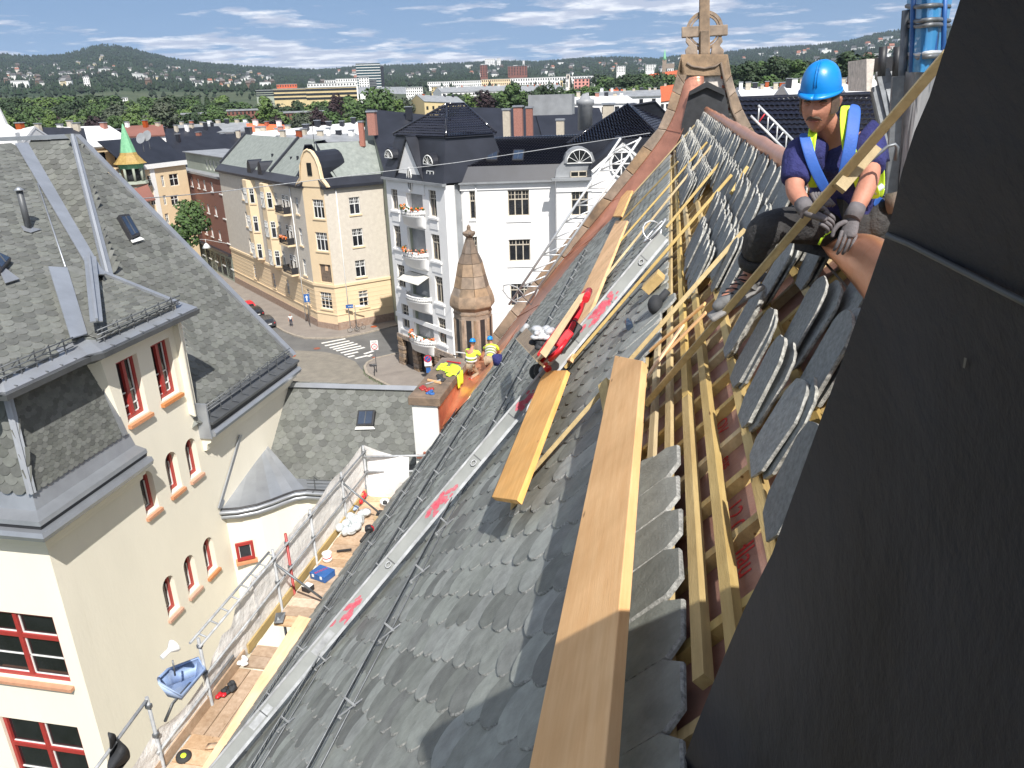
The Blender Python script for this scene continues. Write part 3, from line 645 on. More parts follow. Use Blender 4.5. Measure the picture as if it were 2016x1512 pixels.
mb = MB(); mb.beam(mp[1] + V((.03, .05, 0)), mp[2] + V((.03, .05, 0)), .05, .14, (0, 1, 0)); mb.build('side_flashing', 'zinc', house)
q = py(24, 965, 11.4); red_window(V((q.x - 1.5, 11.45, q.z)), Xv, V((0, .18, 1)).normalized(), V((0, -1, .18)).normalized(), 1.5, 1.45, {'v': [.75], 'h': [.9], 'w': [(.085, .5, 1.41, .52), (1.39, .085, 1.415, 1.37)]}, False)
# wall return of the window bay (bright narrow face)
mb = MB(); mb.ext([(AX + .002, 13.9, 24.95), (AX + .002, 14.35, 21.9), (-12.6, 13.70, 21.9), (-12.7, 13.62, 24.95)], (-.3, .1, 0)); mb.build('bay_return', 'cream', house)
# upper eaves
p1 = [(-26, 11.72, 0, -1), (-12.32, 11.72, 1, -1), (-12.32, 13.55, 1, 0)]
run([(0, 24.80), (.40, 24.92), (.60, 24.98), (.62, 25.10), (.52, 25.10), (.50, 25.05), (0, 25.05)], p1, 'upper_gutter', 'zinc_dark')
run([(-.05, 25.12), (.55, 25.10), (.56, 25.14), (.0, 25.40), (-.15, 25.40)], p1, 'eave_apron', 'zinc')
p2 = [(-12.32, 13.3, 1, -.6), (AX, 13.75, 1, -.4), (AX, 17.05, 1, .3)]
run([(0, 24.80), (.20, 24.92), (.42, 24.98), (.44, 25.10), (.34, 25.10), (.32, 25.05), (0, 25.05)], p2, 'bay_gutter', 'zinc_dark')
run([(-.05, 25.12), (.38, 25.10), (.39, 25.14), (-.10, 25.36), (-.2, 25.36)], p2, 'eave_apron', 'zinc')
# F2: big roof over the right part
F2 = P_n((-11.8, 0, 22), (1.2, 0, 1)); F1 = P_n((0, 21.8, 29.1), (0, -1.01, 1)); F0 = P_n((-12.25, 14, 25.38), (.55, 0, 1))
roof_panel(house, F2, [(147, 274), (572, 703), (384, 838), (368, 640), (345, 600), (180, 532), (222, 545)], 'roof_base', .30, .19, house_spots)
roof_panel(house, F1, [(48, 286), (144, 273), (226, 548), (196, 548)], 'roof_base', .30, .19, house_spots)
roof_panel(house, F0, [(-120, 800), (-120, 292), (40, 290), (190, 540), (240, 640), (166, 668)], 'roof_base', .30, .17, house_spots)
strip(house, 'valley_flashing', F0, [(29, 287), (54, 285), (205, 545), (180, 545)], off=.05)
s0 = [pp(x, y, *F0) for x, y in ((54, 285), (205, 545))]; mb = MB(); mb.ext([s0[0], s0[1], s0[1] - V((0, 0, 1.8)), s0[0] - V((0, 0, .3))], (-.05, 0, 0)); mb.build('step_flashing', 'zinc_dark', house)
strip(house, 'hip_flashing', F2, [(136, 270), (147, 270), (225, 560), (205, 560)], off=.04)
a, b = pp(143, 271, *F2), pp(214, 550, *F2); mb = MB(); mb.beam(a + V((.05, -.05, .08)), b + V((.05, -.05, .08)), .07, .09); mb.build('hip_roll', 'zinc', house)
a, b = pp(150, 270, *F2), pp(578, 703, *F2); mb = MB(); mb.beam(a + V((0, .05, .04)), b + V((0, .05, .04)), .22, .10, F2[1]); mb.build('verge_flashing', 'zinc', house)
a, b = pp(-60, 278, *F1), pp(150, 269, *F1); mb = MB(); mb.beam(a + V((0, 0, .02)), b + V((0, 0, .02)), .30, .12); mb.build('ridge_flashing', 'zinc', house)
a, b = pp(75, 365, *F0), pp(130, 530, *F0); mb = MB(); mb.tube([a + V((0, 0, .05)), b + V((0, 0, .05))], .022, 5); mb.build('lightning_wire', 'zinc', house)
# F2 eave: gutter, cornice
p3 = [(AX, 16.9, 1, 0), (AX, 22.0, 1, .2)]
run([(0, 21.20), (.10, 21.22), (.14, 21.40), (.26, 21.46), (.28, 21.60), (0, 21.62)], p3, 'cornice', 'cream')
run([(.22, 21.62), (.42, 21.64), (.46, 21.74), (.40, 21.82), (.22, 21.82)], p3, 'gutter', 'zinc')
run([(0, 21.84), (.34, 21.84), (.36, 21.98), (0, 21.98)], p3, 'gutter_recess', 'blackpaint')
run([(.0, 21.99), (.42, 21.98), (.42, 22.05), (.22, 22.10), (0, 22.3)], p3, 'apron', 'zinc_dark')
mb = MB(); mb.box((AX + .17, 16.86, 22.1), (.35, .05, 1.0)); mb.build('side_flashing', 'zinc', house)
# bay roof
top = V((-14.19, 16.9, 26.12)); BF = P_n((-11.72, 15, 25.32), (.34, 0, 1))
q = [pp(178, 534, *BF), pp(343, 600, *BF), pp(190, 664, *BF)]; roof_panel(house, BF, q, 'bay_roof_base', .27, .17, house_spots)
BL = (F0[0] + F0[1] * .14, F0[1])
roof_panel(house, BL, [(132, 534), (178, 534), (190, 664), (168, 662)], 'bay_roof_base', .25, .17, house_spots)
strip(house, 'valley_flashing', BL, [(94, 530), (131, 532), (170, 662), (138, 672)], off=.05)
strip(house, 'hip_flashing', BF, [(163, 530), (187, 532), (200, 662), (175, 664)], off=.34); mb = MB(); mb.beam(pp(173, 530, *BF) + BF[1] * .42, pp(188, 664, *BF) + BF[1] * .42, .05, .06); mb.build('hip_roll', 'zinc', house)
mb = MB(); mb.beam(pp(130, 534, *BF) + V((0, 0, .08)), pp(182, 532, *BF) + V((0, 0, .08)), .12, .08); mb.build('bay_ridge', 'zinc', house)
mb = MB(); mb.beam(pp(182, 533, *BF) + V((0, .03, .05)), pp(348, 600, *BF) + V((0, .03, .05)), .12, .07); mb.build('verge_flashing', 'zinc', house)
mb = MB(); mb.ext([q[0], q[1], q[1] - V((0, 0, 3)), q[0] - V((0, 0, 3))], (0, .05, 0)); mb.build('bay_cheek', 'cream', house)
# snow guards: three rails on brackets
def guard(a, b, parent=house, nrail=3, dz=.10, nb=6):
    mb = MB(); n = (b - a).normalized().cross(V((0, 0, 1)))
    for k in range(nrail): mb.tube([a + V((0, 0, .06 + k * dz)) + n * (.02 * k), b + V((0, 0, .06 + k * dz)) + n * (.02 * k)], .014, 5)
    mb.build('snow_guard_rail', 'galv_dark', parent)
    for i in range(nb):
        c = a + (b - a) * ((i + .4) / nb); mb = MB(); mb.beam(c + V((0, 0, -.12)), c + V((0, 0, .30)), .03, .012, n); mb.beam(c + V((0, 0, .28)) , c - n * .28 + V((0, 0, .02)), .03, .012); mb.beam(c + V((0, 0, -.10)), c + n * .22 + V((0, 0, -.12)), .03, .012); mb.build('snow_guard_bracket', 'galv_dark', parent)
guard(V((-11.98, 10.9, 25.28)), V((-11.98, 13.25, 25.28))); guard(V((-11.80, 13.75, 25.28)), V((-11.80, 16.75, 25.28))); guard(V((-11.80, 16.95, 22.24)), V((-11.80, 21.9, 22.24)), nb=9)
# vent pipe and roof windows
q = pp(57, 452, *F0); mb = MB(); mb.tube([q, q + V((0, 0, .95))], .075, 10); mb.build('vent_pipe', 'zinc_dark', house); mb = MB(); mb.lathe(q + V((0, 0, .95)), [(0, .14), (.08, .02)], 10); mb.build('vent_cowl', 'zinc', house)
mb = MB(); mb.ext([pp(x, y, *F0) + F0[1] * .05 for x, y in ((40, 448), (81, 455), (60, 462), (46, 458))], F0[1] * .01); mb.build('flashing', 'zinc', house)
def roof_window(pl, pxs, parent):
    n = pl[1] if pl[1].z > 0 else -pl[1]; c = [pp(x, y, pl[0], n) for x, y in pxs]; mb = MB(); mb.ext([p + n * .01 for p in c], n * .16); f = mb.build('roof_window', 'blackpaint', parent, bevel=.01)
    m_ = sum(c, V()) / 4; mb = MB(); mb.ext([m_ + (p - m_) * .8 + n * .175 for p in c], n * .004); mb.build('pane', 'glass2', f)
    mb = MB(); a = (c[0] + c[1]) / 2; b = (c[2] + c[3]) / 2; mb.beam(m_ + (a - m_) * .8 + n * .185, m_ + (b - m_) * .8 + n * .185, .03, .012, n); mb.build('glazing_bar', 'zinc_dark', f)
roof_window(F2, [(228, 430), (248, 428), (271, 468), (254, 476)], house)
strip(house, 'window_flashing', F2, [(254, 477), (272, 470), (281, 475), (258, 482)], 'white', .02, .08)
roof_window(F0, [(-25, 500), (3, 512), (20, 520), (0, 545)], house); strip(house, 'window_flashing', F0, [(0, 546), (9, 535), (37, 556), (9, 565)], 'zinc', .02, .08)
house_spots.sort(key=lambda t: t[0]); place_slates(house, [t[1] for t in house_spots], scale_v, scale_v, 300, 'scale_slates', ['scale', 'scale_edge'], 'scale_slate')
small_spots.sort(key=lambda t: t[0]); place_slates(house, [t[1] for t in small_spots], scale_s, scale_s, 0, 'mansard_slates', ['scale', 'scale_edge'], 'scale_slate')

# ---------------------------------------------------------------- low wing between the house and the church
wing = thing('low_wing', 'low slate-roofed wing with a zinc cone roof over its rounded bay, between house and church', 'building', (-9.5, 20, 0))
WP = P_n((0, 22, 21.2), (0, -.90, 1)); wsp = []
roof_panel(wing, WP, [(549, 762), (830, 770), (830, 962), (658, 948), (572, 946), (506, 858)], 'roof_base', .33, .205, wsp)
wsp.sort(key=lambda t: t[0]); place_slates(wing, [t[1] for t in wsp], scale_v, scale_v, 300, 'scale_slates', ['scale', 'scale_edge'], 'scale_slate')
strip(wing, 'ridge_flashing', WP, [(545, 755), (830, 763), (830, 772), (545, 764)], off=.06, t=.05)
strip(wing, 'wall_flashing', WP, [(541, 756), (551, 762), (508, 862), (497, 862)], 'zinc', off=.06)
zE = 19.10; arc = [(418, 1014), (440, 1013), (470, 1011), (505, 1004), (535, 994), (560, 984), (580, 977), (605, 974), (640, 976), (700, 980), (790, 984)]
A3 = [pz(x, y, zE) for x, y in arc]; apex = pp(508, 856, *WP) + V((0, -.05, .05))
edge = [pp(x, y, *WP) + V((0, 0, .06)) for x, y in ((508, 858), (520, 876), (540, 904), (560, 930), (573, 946), (600, 948))]
wallp = V((AX + .02, 18.2, 19.9))
fan = [V((AX + .02, A3[0].y, zE + .1))] + A3[:8]
for i in range(1, len(fan)): 
    mb = MB(); t0 = (i - 1) / 7; mb.ext([apex, fan[i - 1] + V((0, 0, .1)), fan[i] + V((0, 0, .1))], (0, 0, .02)); mb.build('zinc_tray', 'zinc', wing)
mb = MB(); mb.ext([apex, fan[-1] + V((0, 0, .1)), edge[5], edge[4]], (0, 0, .02)); mb.build('zinc_tray', 'zinc', wing)
mb = MB(); mb.ext([apex, V((AX + .03, 18.6, 20.9)), V((AX + .03, A3[0].y - .1, zE + .3)), fan[0] + V((0, 0, .1))], (.04, 0, .0)); mb.build('wall_flashing', 'zinc', wing)
mb = MB(); rr_ = [edge[4], A3[7] + V((0, 0, .12)), A3[10] + V((0, 0, .12)), pp(800, 955, *WP)]; mb.ext(rr_, (0, 0, .02)); mb.build('eave_tray', 'zinc', wing)
mb = MB(); mb.tube([p + V((0, -.02, .06)) for p in A3], .06, 8); mb.build('gutter', 'zinc', wing)
mb = MB(); mb.tube([p + V((0, .04, .14)) for p in A3], .035, 6); mb.build('gutter_edge', 'blackpaint', wing)
mb = MB(); mb.tube([p + V((0, .05, -.10)) for p in A3], .08, 8); mb.build('cornice', 'zinc', wing)
mb = MB(); mb.grid([[p + V((0, .18, -.1)) for p in A3], [p + V((0, .18, -19)) for p in A3]], sm=False); wob_ = mb.build('wall', 'cream', wing); wob_.modifiers.new('s', 'SOLIDIFY').thickness = .12
mb = MB(); mb.ext([A3[-1] + V((0, .18, -19)), A3[-1] + V((0, .18, -.1)), A3[-1] + V((0, 6, -.1)), A3[-1] + V((0, 6, -19))], (-.1, 0, 0)); mb.build('end_wall', 'cream', wing)
guard(pz(605, 955, 19.35), pz(830, 962, 19.35), wing, 2, .12, 6)
n_ = WP[1]; roof_window(WP, [(708, 812), (741, 811), (737, 841), (704, 842)], wing); strip(wing, 'window_flashing', WP, [(700, 848), (740, 847), (737, 842), (703, 842)], 'white', .02, .07)
# small square window in the rounded bay
i = 2; a, b = A3[2] + V((0, .18, 0)), A3[3] + V((0, .18, 0)); u = (b - a).normalized(); n = u.cross(Zv); n = n if n.y < 0 else -n
c = pp(468, 1103, a, n); d = pp(497, 1062, a, n); w, h = (d - c).dot(u), d.z - c.z
W0 = house; house_ = house; house = wing; red_window(c + n * .02, u, Zv, n, w, h, {'v': [], 'h': [], 'w': [(.085, .085, .1, h - .085), (w - .1, .085, w - .085, h - .085)]}, .10); house = house_
# ---------------------------------------------------------------- parapet with stone caps and copper gutter
par = thing('parapet', 'white parapet wall with flat stone caps and copper-lined inner face beside the church roof', 'wall', (-5.3, 16, 22))
y0 = px(862, 800, -5.05).y; xl = py(811, 800, y0).x
mb = MB(); mb.ext([(xl, y0, 15), (-5.06, y0, 15), (-5.06, y0, 23.22), (xl, y0, 23.22)], (0, .25, 0)); mb.ext([(xl, y0 + .25, 15), (-5.10, y0 + .25, 15), (-5.10, y0 + .25, 23.2), (xl, y0 + .25, 23.2)], (0, 2.9, 0)); mb.build('wall', 'white', par)
y = y0 - .06
while y < 18.6:
    l = R(.85, 1.15); mb = MB(); mb.box(((xl - 5.05) / 2, y + l / 2, 23.33), (abs(xl + 5.05) + .14, l - .015, .2 + R(0, .008))); mb.build('cap_stone', 'stone_dark', par, bevel=.015); y += l
y = y0 + .02
while y < 18.6:
    l = R(.55, .8); mb = MB(); mb.box((-5.045, y + l / 2, 22.72), (.02, l - .012, 1.06)); mb.build('copper_panel', 'copper', par); y += l
for k, (x, y, w) in enumerate(((1.07, .0, .20), (.85, 0, .16), (.65, 0, .2), (.45, 0, .17))):
    mb = MB(); mb.box((xl + k * .17 + .12, y0 - .02, 21.9 + k * .085), (.16, .1, .08)); mb.build('brick', 'brick', par)
fl = MB(); rows = []
for i in range(26):
    Y = y0 + .1 + i * .2; wv = lambda t: .022 * pnoise(V((i * .45, t * 3, 1)))
    e0 = eave_s(Y) - .06; zf = 22.42 + min(.62, max(0, (Y - 15.4) * .27)); sf = (RZ - zf) / math.sin(RA); rows.append([V((-5.04, Y, zf)), V((-4.92, Y, zf - .02 + wv(1))), RP(Y, sf, .03)] + [RP(Y, sf + (e0 - sf) * t_, .03 + wv(t_ * 4)) for t_ in (.25, .5, .75, 1)])
fl.grid(rows); o = fl.build('copper_gutter', 'copper_new', church); o.modifiers.new('t', 'SOLIDIFY').thickness = .01
mb = MB(); mb.box((-4.9, y0 + 2.6, 22.1), (.5, 5.4, .3)); mb.build('gutter_bed', 'batten', church)
# ---------------------------------------------------------------- ground, streets
M['asphalt'] = mat('asphalt', (0.10, 0.098, 0.094), 0.9, 0.2, .35, 0.3, 12, col2=(0.15, 0.146, 0.138), bdist=.02)
M['cobble'] = mat('cobbles', (0.16, 0.145, 0.12), 0.9, 0.3, .8, 0.5, 9, col2=(0.24, 0.215, 0.175), bdist=.03)
M['paving'] = mat('pavement', (0.19, 0.165, 0.145), 0.9, 0.15, .6, 0.3, 10, col2=(0.25, 0.22, 0.19))
M['kerb'] = mat('kerb_granite', (0.30, 0.26, 0.21), 0.9, 0.2, 3, 0.4)
M['roadpaint'] = mat('road_paint', (0.70, 0.68, 0.63), 0.8, 0.12, 2, 0.2)
M['grass'] = mat('grass', (0.05, 0.10, 0.02), 0.9, 0.4, 3, 0.4)
M['plain'] = mat('city_plain', (0.035, 0.055, 0.022), 0.95, 0.3, .02, 0.5, .3, col2=(0.07, 0.085, 0.045), bdist=2)
M['forest'] = mat('hill_forest', (0.014, 0.030, 0.010), 0.95, 0.4, .004, 1.0, .03, col2=(0.034, 0.060, 0.020), bdist=14)
def gmesh(name, pts, m, z, kind='structure', th=.2): mb = MB(); mb.ext([V((p[0], p[1], z)) for p in pts], (0, 0, -th)); return mb.build(name, m, kind=kind)
HZ = [(-400, 118), (-150, 112), (0, 107), (60, 112), (130, 109), (180, 93), (215, 88), (250, 94), (300, 107), (350, 119), (420, 127), (520, 134), (600, 138), (640, 139), (690, 133), (760, 130), (860, 127), (940, 124), (1000, 121), (1060, 123), (1120, 118), (1180, 114), (1240, 114), (1290, 117), (1340, 111), (1430, 104), (1490, 97), (1560, 93), (1620, 89), (1670, 82), (1720, 69), (1770, 60), (1830, 50), (1950, 60), (2100, 80), (2500, 100)]
def hz_tan(x):                                   # slope of the line of sight to the skyline
    for (a, b), (c, d) in zip(HZ, HZ[1:]):
        if a <= x <= c: y = b + (d - b) * (x - a) / (c - a); break
    else: y = 110
    d = ray(x, y); return d.z / math.hypot(d.x, d.y), math.atan2(d.x, d.y)
tab = sorted([(hz_tan(x)[1], hz_tan(x)[0]) for x in range(-390, 2480, 30)])
def skyl(az):
    if az <= tab[0][0]: return tab[0][1] * .9
    if az >= tab[-1][0]: return tab[-1][1] * .9
    for (a, b), (c, d) in zip(tab, tab[1:]):
        if a <= az <= c: return b + (d - b) * (az - a) / (c - a)
def ground_z(r, az):
    if r < 650: return 0.0
    t = min(1, (r - 650) / 4350); s = t ** .8 if t > 0 else 0
    h = 30 + r * skyl(az) * s - 30 * (1 - min(1, (r - 650) / 700))
    h += pnoise(V((math.sin(az) * r / 420, math.cos(az) * r / 420, 0))) * 12 * t * (1 - t) * 2
    if r > 5000: h = 30 + 5000 * skyl(az) - (r - 5000) * .09
    return max(h, -50)
mb = MB(); rows = []
rs = [0, 60, 200, 400, 640, 750, 900, 1100, 1400, 1700, 2000, 2400, 2800, 3200, 3600, 4000, 4300, 4600, 4800, 5000, 5200, 5600, 6500, 8000]
AZ = [rad(-180 + 360 * i / 360) for i in range(361)]
for r in rs: rows.append([V((math.sin(a) * r, math.cos(a) * r, ground_z(r, a) - (.35 if r < 640 else 0))) for a in AZ])
near = [i for i, r in enumerate(rs) if r <= 1400][-1]
mb.grid(rows[:near + 1][::-1]); mb.build('ground', 'plain', kind='structure')
mb = MB(); mb.grid(rows[near:][::-1]); mb.build('hills', 'forest', kind='structure')
G0 = lambda x, y, z=0: pz(x, y, z)
road = [G0(300, 480), G0(455, 560), G0(560, 640), G0(580, 700), G0(700, 640), G0(860, 560), G0(1100, 470), G0(1400, 700), G0(1000, 1100), G0(300, 1100)]
gmesh('road', [(-140, 20), (-140, 190), (60, 190), (60, 20)], 'asphalt', 0.0)
cob = [(500, 700), (585, 690), (640, 693), (672, 700), (700, 712), (712, 728), (728, 740), (760, 762), (780, 800), (500, 800)]
gmesh('cobbled_square', [G0(*q) for q in cob], 'cobble', .012, th=.01)
def kerbed(name, outline, curve):
    gmesh(name, [G0(*q, .13) if len(q) == 2 else q for q in outline], 'paving', .13, th=.13)
    pts = [G0(*q, .13) for q in curve]; mb = MB()
    for a, b in zip(pts, pts[1:]): mb.beam(a + V((0, 0, -.05)), b + V((0, 0, -.05)), .30, .22)
    mb.build('kerb', 'kerb', kind='structure')
k1 = [(430, 560), (480, 590), (548, 645), (560, 652), (580, 660), (600, 665), (640, 666), (680, 663), (720, 655), (780, 640), (850, 628)]
kerbed('pavement', k1 + [(850, 560), (640, 560), (470, 505), (400, 505)], k1)
k2 = [(800, 690), (770, 698), (740, 705), (724, 713), (718, 722), (722, 735), (740, 746), (762, 757), (800, 775), (860, 800)]
kerbed('corner_pavement', k2 + [(960, 830), (960, 690)], k2)
k3 = [(350, 520), (430, 560)]
for (a, b) in (((633, 676), (680, 667)), ((640, 681), (688, 671)), ((649, 685), (696, 674)), ((656, 688), (704, 677)), ((662, 691), (711, 681)), ((671, 695), (718, 684)), ((678, 699), (705, 693)), ((717, 697), (735, 691)), ((685, 703), (698, 700)), ((699, 706), (724, 700)), ((725, 702), (732, 698))):
    p, q = G0(*a), G0(*b); mb = MB(); mb.beam(p + V((0, 0, .012)), q + V((0, 0, .012)), .42, .006); mb.build('crossing_stripe', 'roadpaint', kind='structure')
for x, y, r in ((624, 686, .42), (736, 643, .45), (576, 701, .4), (737, 704, .3)):
    p = G0(x, y, .02 if y > 670 else .14); mb = MB(); mb.lathe(p, [(0, r), (.02, r), (.02, r * .8)], 18); mb.build('manhole_cover', 'copper_brown' if False else 'brick', kind='structure')
mb = MB()
for i in range(400):
    t = R(0, 1); j = min(int(t * 4), 3); A_ = [(718, 722), (722, 737), (740, 748), (762, 759), (800, 777)]; a, b = A_[j], A_[j + 1]; f = t * 4 - j
    p = G0(a[0] + (b[0] - a[0]) * f + R(-5, 2), a[1] + (b[1] - a[1]) * f + R(-1, 4), .02); h = R(.05, .16); d = V((R(-.1, .1), R(-.1, .1), h)); mb.face([p, p + V((.05, 0, 0)), p + d])
mb.build('weeds', 'grass', kind='stuff')

# ---------------------------------------------------------------- facades
M['yellow_r'] = mat('yellow_render', (0.72, 0.56, 0.36), 0.9, .04, .8, .15, 12); M['grey_r'] = mat('pale_brick_render', (0.52, 0.47, 0.40), 0.9, .12, 2, .3, 9, col2=(0.60, 0.55, 0.47))
M['white_r'] = mat('white_render', (0.78, 0.77, 0.75), 0.9, .03, .8, .1, 12); M['brick_r'] = mat('red_brick_wall', (0.17, 0.075, 0.055), 0.9, .25, 6, .3, 20, col2=(.24, .11, .08))
M['greengrey'] = mat('sage_render', (0.30, 0.33, 0.27), 0.9, .05, 1, .1); M['plinth'] = mat('granite_plinth', (0.25, 0.165, 0.12), 0.9, .3, 3, .5, 14, col2=(.36, .27, .21))
M['rslate'] = mat('roof_slate_far', (0.17, 0.19, 0.175), 0.75, .3, 1.6, .2, 6, col2=(.26, .285, .26)); M['rblack'] = mat('black_sheet_roof', (0.020, 0.022, 0.030), 0.45, .25, .5, .15, 4)
M['rtile'] = mat('glazed_black_tile', (0.012, 0.012, 0.018), 0.12, .3, 3, 0.0, spec=.8, rnd=.2); M['rzinc'] = mat('grey_sheet_roof', (.25, .26, .27), .5, .2, .6, .1); M['rwhite'] = mat('white_sheet_roof', (.62, .62, .62), .6, .1, .6, .1)
M['rred'] = mat('red_tile_roof', (.42, .10, .04), .85, .2, 2, .2); M['chim'] = mat('chimney_render', (.46, .41, .33), .9, .15, 3, .3); M['flower'] = mat('flowers', (.55, .03, .03), .8, .5, 9, 0, col2=(.8, .35, .1), rnd=.3); M['leafg'] = mat('balcony_leaves', (.05, .10, .03), .9, .4, 8, 0, rnd=.3)
class Fac:
    """a wall plane: o origin at ground, u along, outward normal n"""
    def __init__(s, parent, o, u): s.p = parent; s.o = V((o[0], o[1], 0)); s.u = V((u[0], u[1], 0)).normalized(); s.n = s.u.cross(Zv); s.n = -s.n if s.n.dot(O - s.o) < 0 else s.n
    def uv(s, x, y): q = pp(x, y, s.o, s.n); return (q - s.o).dot(s.u), q.z
    def at(s, a, z, d=0): return s.o + s.u * a + V((0, 0, z)) + s.n * d
    def hexb(s, mb, a0, a1, z0, z1, d0, d1, m=0): mb.hexa(s.at(a0, z0, d1), s.at(a1, z0, d1), s.at(a1, z0, d0), s.at(a0, z0, d0), s.at(a0, z1, d1), s.at(a1, z1, d1), s.at(a1, z1, d0), s.at(a0, z1, d0), m=m); return mb
    def wall(s, a0, a1, z0, z1, holes, m, name='wall', depth=.25):
        hs = [h for h in holes if h[0] > a0 and h[1] < a1 and h[2] > z0 and h[3] < z1]
        A = sorted({a0, a1, *[h[0] for h in hs], *[h[1] for h in hs]}); Z = sorted({z0, z1, *[h[2] for h in hs], *[h[3] for h in hs]}); mb = MB()
        for i in range(len(A) - 1):
            for j in range(len(Z) - 1):
                ca, cz = (A[i] + A[i + 1]) / 2, (Z[j] + Z[j + 1]) / 2
                if any(h[0] < ca < h[1] and h[2] < cz < h[3] for h in hs): continue
                mb.face([s.at(A[i], Z[j]), s.at(A[i + 1], Z[j]), s.at(A[i + 1], Z[j + 1]), s.at(A[i], Z[j + 1])])
        for h in hs:
            c = [(h[0], h[2]), (h[1], h[2]), (h[1], h[3]), (h[0], h[3])]
            for k in range(4): p, q = c[k], c[(k + 1) % 4]; mb.face([s.at(*p), s.at(*q), s.at(*q, -depth), s.at(*p, -depth)])
        mb.face([s.at(a0, z1), s.at(a1, z1), s.at(a1, z1, -.4), s.at(a0, z1, -.4)])
        mb.face([s.at(a0, z0), s.at(a0, z1), s.at(a0, z1, -.4), s.at(a0, z0, -.4)]); mb.face([s.at(a1, z0), s.at(a1, z1), s.at(a1, z1, -.4), s.at(a1, z0, -.4)])
        return mb.build(name, m, s.p)
    def window(s, h, nv=2, trans=.66, small=3, fr=.09, m='white', depth=.14, sill=None, dark=False, pane='glass'):
        a0, a1, z0, z1 = h; f = MB(); w = a1 - a0; zt = z0 + (z1 - z0) * trans
        for b in ((a0, a0 + fr, z0, z1), (a1 - fr, a1, z0, z1), (a0, a1, z0, z0 + fr), (a0, a1, z1 - fr, z1)): s.hexb(f, *b, -depth - .06, -depth)
        for k in range(1, nv): c = a0 + w * k / nv; s.hexb(f, c - fr * .6, c + fr * .6, z0, z1, -depth - .05, -depth + .01)
        if trans < 1: s.hexb(f, a0, a1, zt - fr * .6, zt + fr * .6, -depth - .05, -depth + .015)
        if small:
            for k in range(nv):
                for q in range(1, small): c = a0 + w * (k + q / small) / nv; s.hexb(f, c - .02, c + .02, zt, z1, -depth - .04, -depth - .01)
            s.hexb(f, a0, a1, (zt + z1) / 2 - .02, (zt + z1) / 2 + .02, -depth - .04, -depth - .01)
        f = f.build('window', m, s.p); g = MB(); g.face([s.at(a0, z0, -depth - .05), s.at(a1, z0, -depth - .05), s.at(a1, z1, -depth - .05), s.at(a0, z1, -depth - .05)]); g.build('pane', pane, f)
        if sill: q = MB(); s.hexb(q, a0 - .15, a1 + .15, z0 - .22, z0 - .02, -.05, .12); q.build('sill', sill, f)
        return f
    def band(s, a0, a1, z0, z1, d, m, name='string_course'): mb = MB(); s.hexb(mb, a0, a1, z0, z1, -.02, d); return mb.build(name, m, s.p)
def vrect(F_, x0, y0, x1, y1):                  # opening from its corners in the photograph (top left, bottom right)
    a, z = F_.uv((x0 + x1) / 2, (y0 + y1) / 2); t = F_.uv((x0 + x1) / 2, y0)[1]; b = F_.uv((x0 + x1) / 2, y1)[1]; l = F_.uv(x0, (y0 + y1) / 2)[0]; r = F_.uv(x1, (y0 + y1) / 2)[0]
    return (min(l, r), max(l, r), b, t)
def slab(parent, name, pts, m, t=.15): mb = MB(); P = [V(p) for p in pts]; n = (P[1] - P[0]).cross(P[2] - P[0]).normalized(); n = n if n.z > 0 else -n; mb.ext(P, -n * t); return mb.build(name, m, parent)
def chimney(parent, p, w=1.0, d=.8, h=1.6, m='chim', name='chimney', pots=0):
    mb = MB(); mb.box(V(p) + V((0, 0, h / 2 - .5)), (w, d, h + 1)); c = mb.build(name, m, parent); mb = MB(); mb.box(V(p) + V((0, 0, h + .06)), (w + .2, d + .2, .12)); mb.build('cap', 'zinc', c)
    return c

# cream corner building --------------------------------------------------------
cb = thing('corner_apartment_house', 'cream and pale brick corner apartment house with curved gable, oriels and slate roof', 'apartment building', (-46, 96, 0))
c0 = G0(628, 645); c1 = G0(668, 652); cL = G0(470, 560); cR = G0(792, 628)
LF = Fac(cb, c0, (cL - c0)); CF = Fac(cb, c0, (c1 - c0)); RF = Fac(cb, c1, (cR - c1)); lL = (cL - c0).length + 1.5; lC = (c1 - c0).length; lR = (cR - c1).length + 2
zc = CF.uv(645, 372)[1]
hR = [vrect(RF, *q) for q in ((688, 388, 709, 422), (694, 450, 715, 485), (700, 512, 720, 545), (707, 572, 725, 604))]
hC = [vrect(CF, *q) for q in ((616, 393, 641, 430), (622, 458, 648, 494), (630, 521, 656, 556), (644, 578, 670, 610))]
hC[3] = (lC * .25, lC * .80, hC[3][2], hC[3][3]); hC = [(max(.4, a), min(lC - .3, b), c, d) for a, b, c, d in hC]
nfl = [h[2:] for h in hR]
RF.wall(0, lR, 6.2, zc, hR, 'grey_r'); RF.wall(0, lR, 1.2, 6.2, hR, 'yellow_r')
CF.wall(0, lC, 0.9, zc + .2, hC, 'yellow_r')
for h in hR: RF.window(h, 2, .62, 3, sill='yellow_r')
for i, h in enumerate(hC):
    if i == 2: mb = MB(); CF.hexb(mb, h[0], h[1], h[2], h[3], -.3, -.2); mb.build('boarded_opening', 'copper_brown' if False else 'stone_dark', cb); mb = MB(); CF.hexb(mb, h[0] + .9, h[0] + 1.4, h[3] - .9, h[3] - .2, -.2, -.17); mb.build('board', 'plank', cb)
    else: CF.window(h, 3, .62, 2, sill='yellow_r')
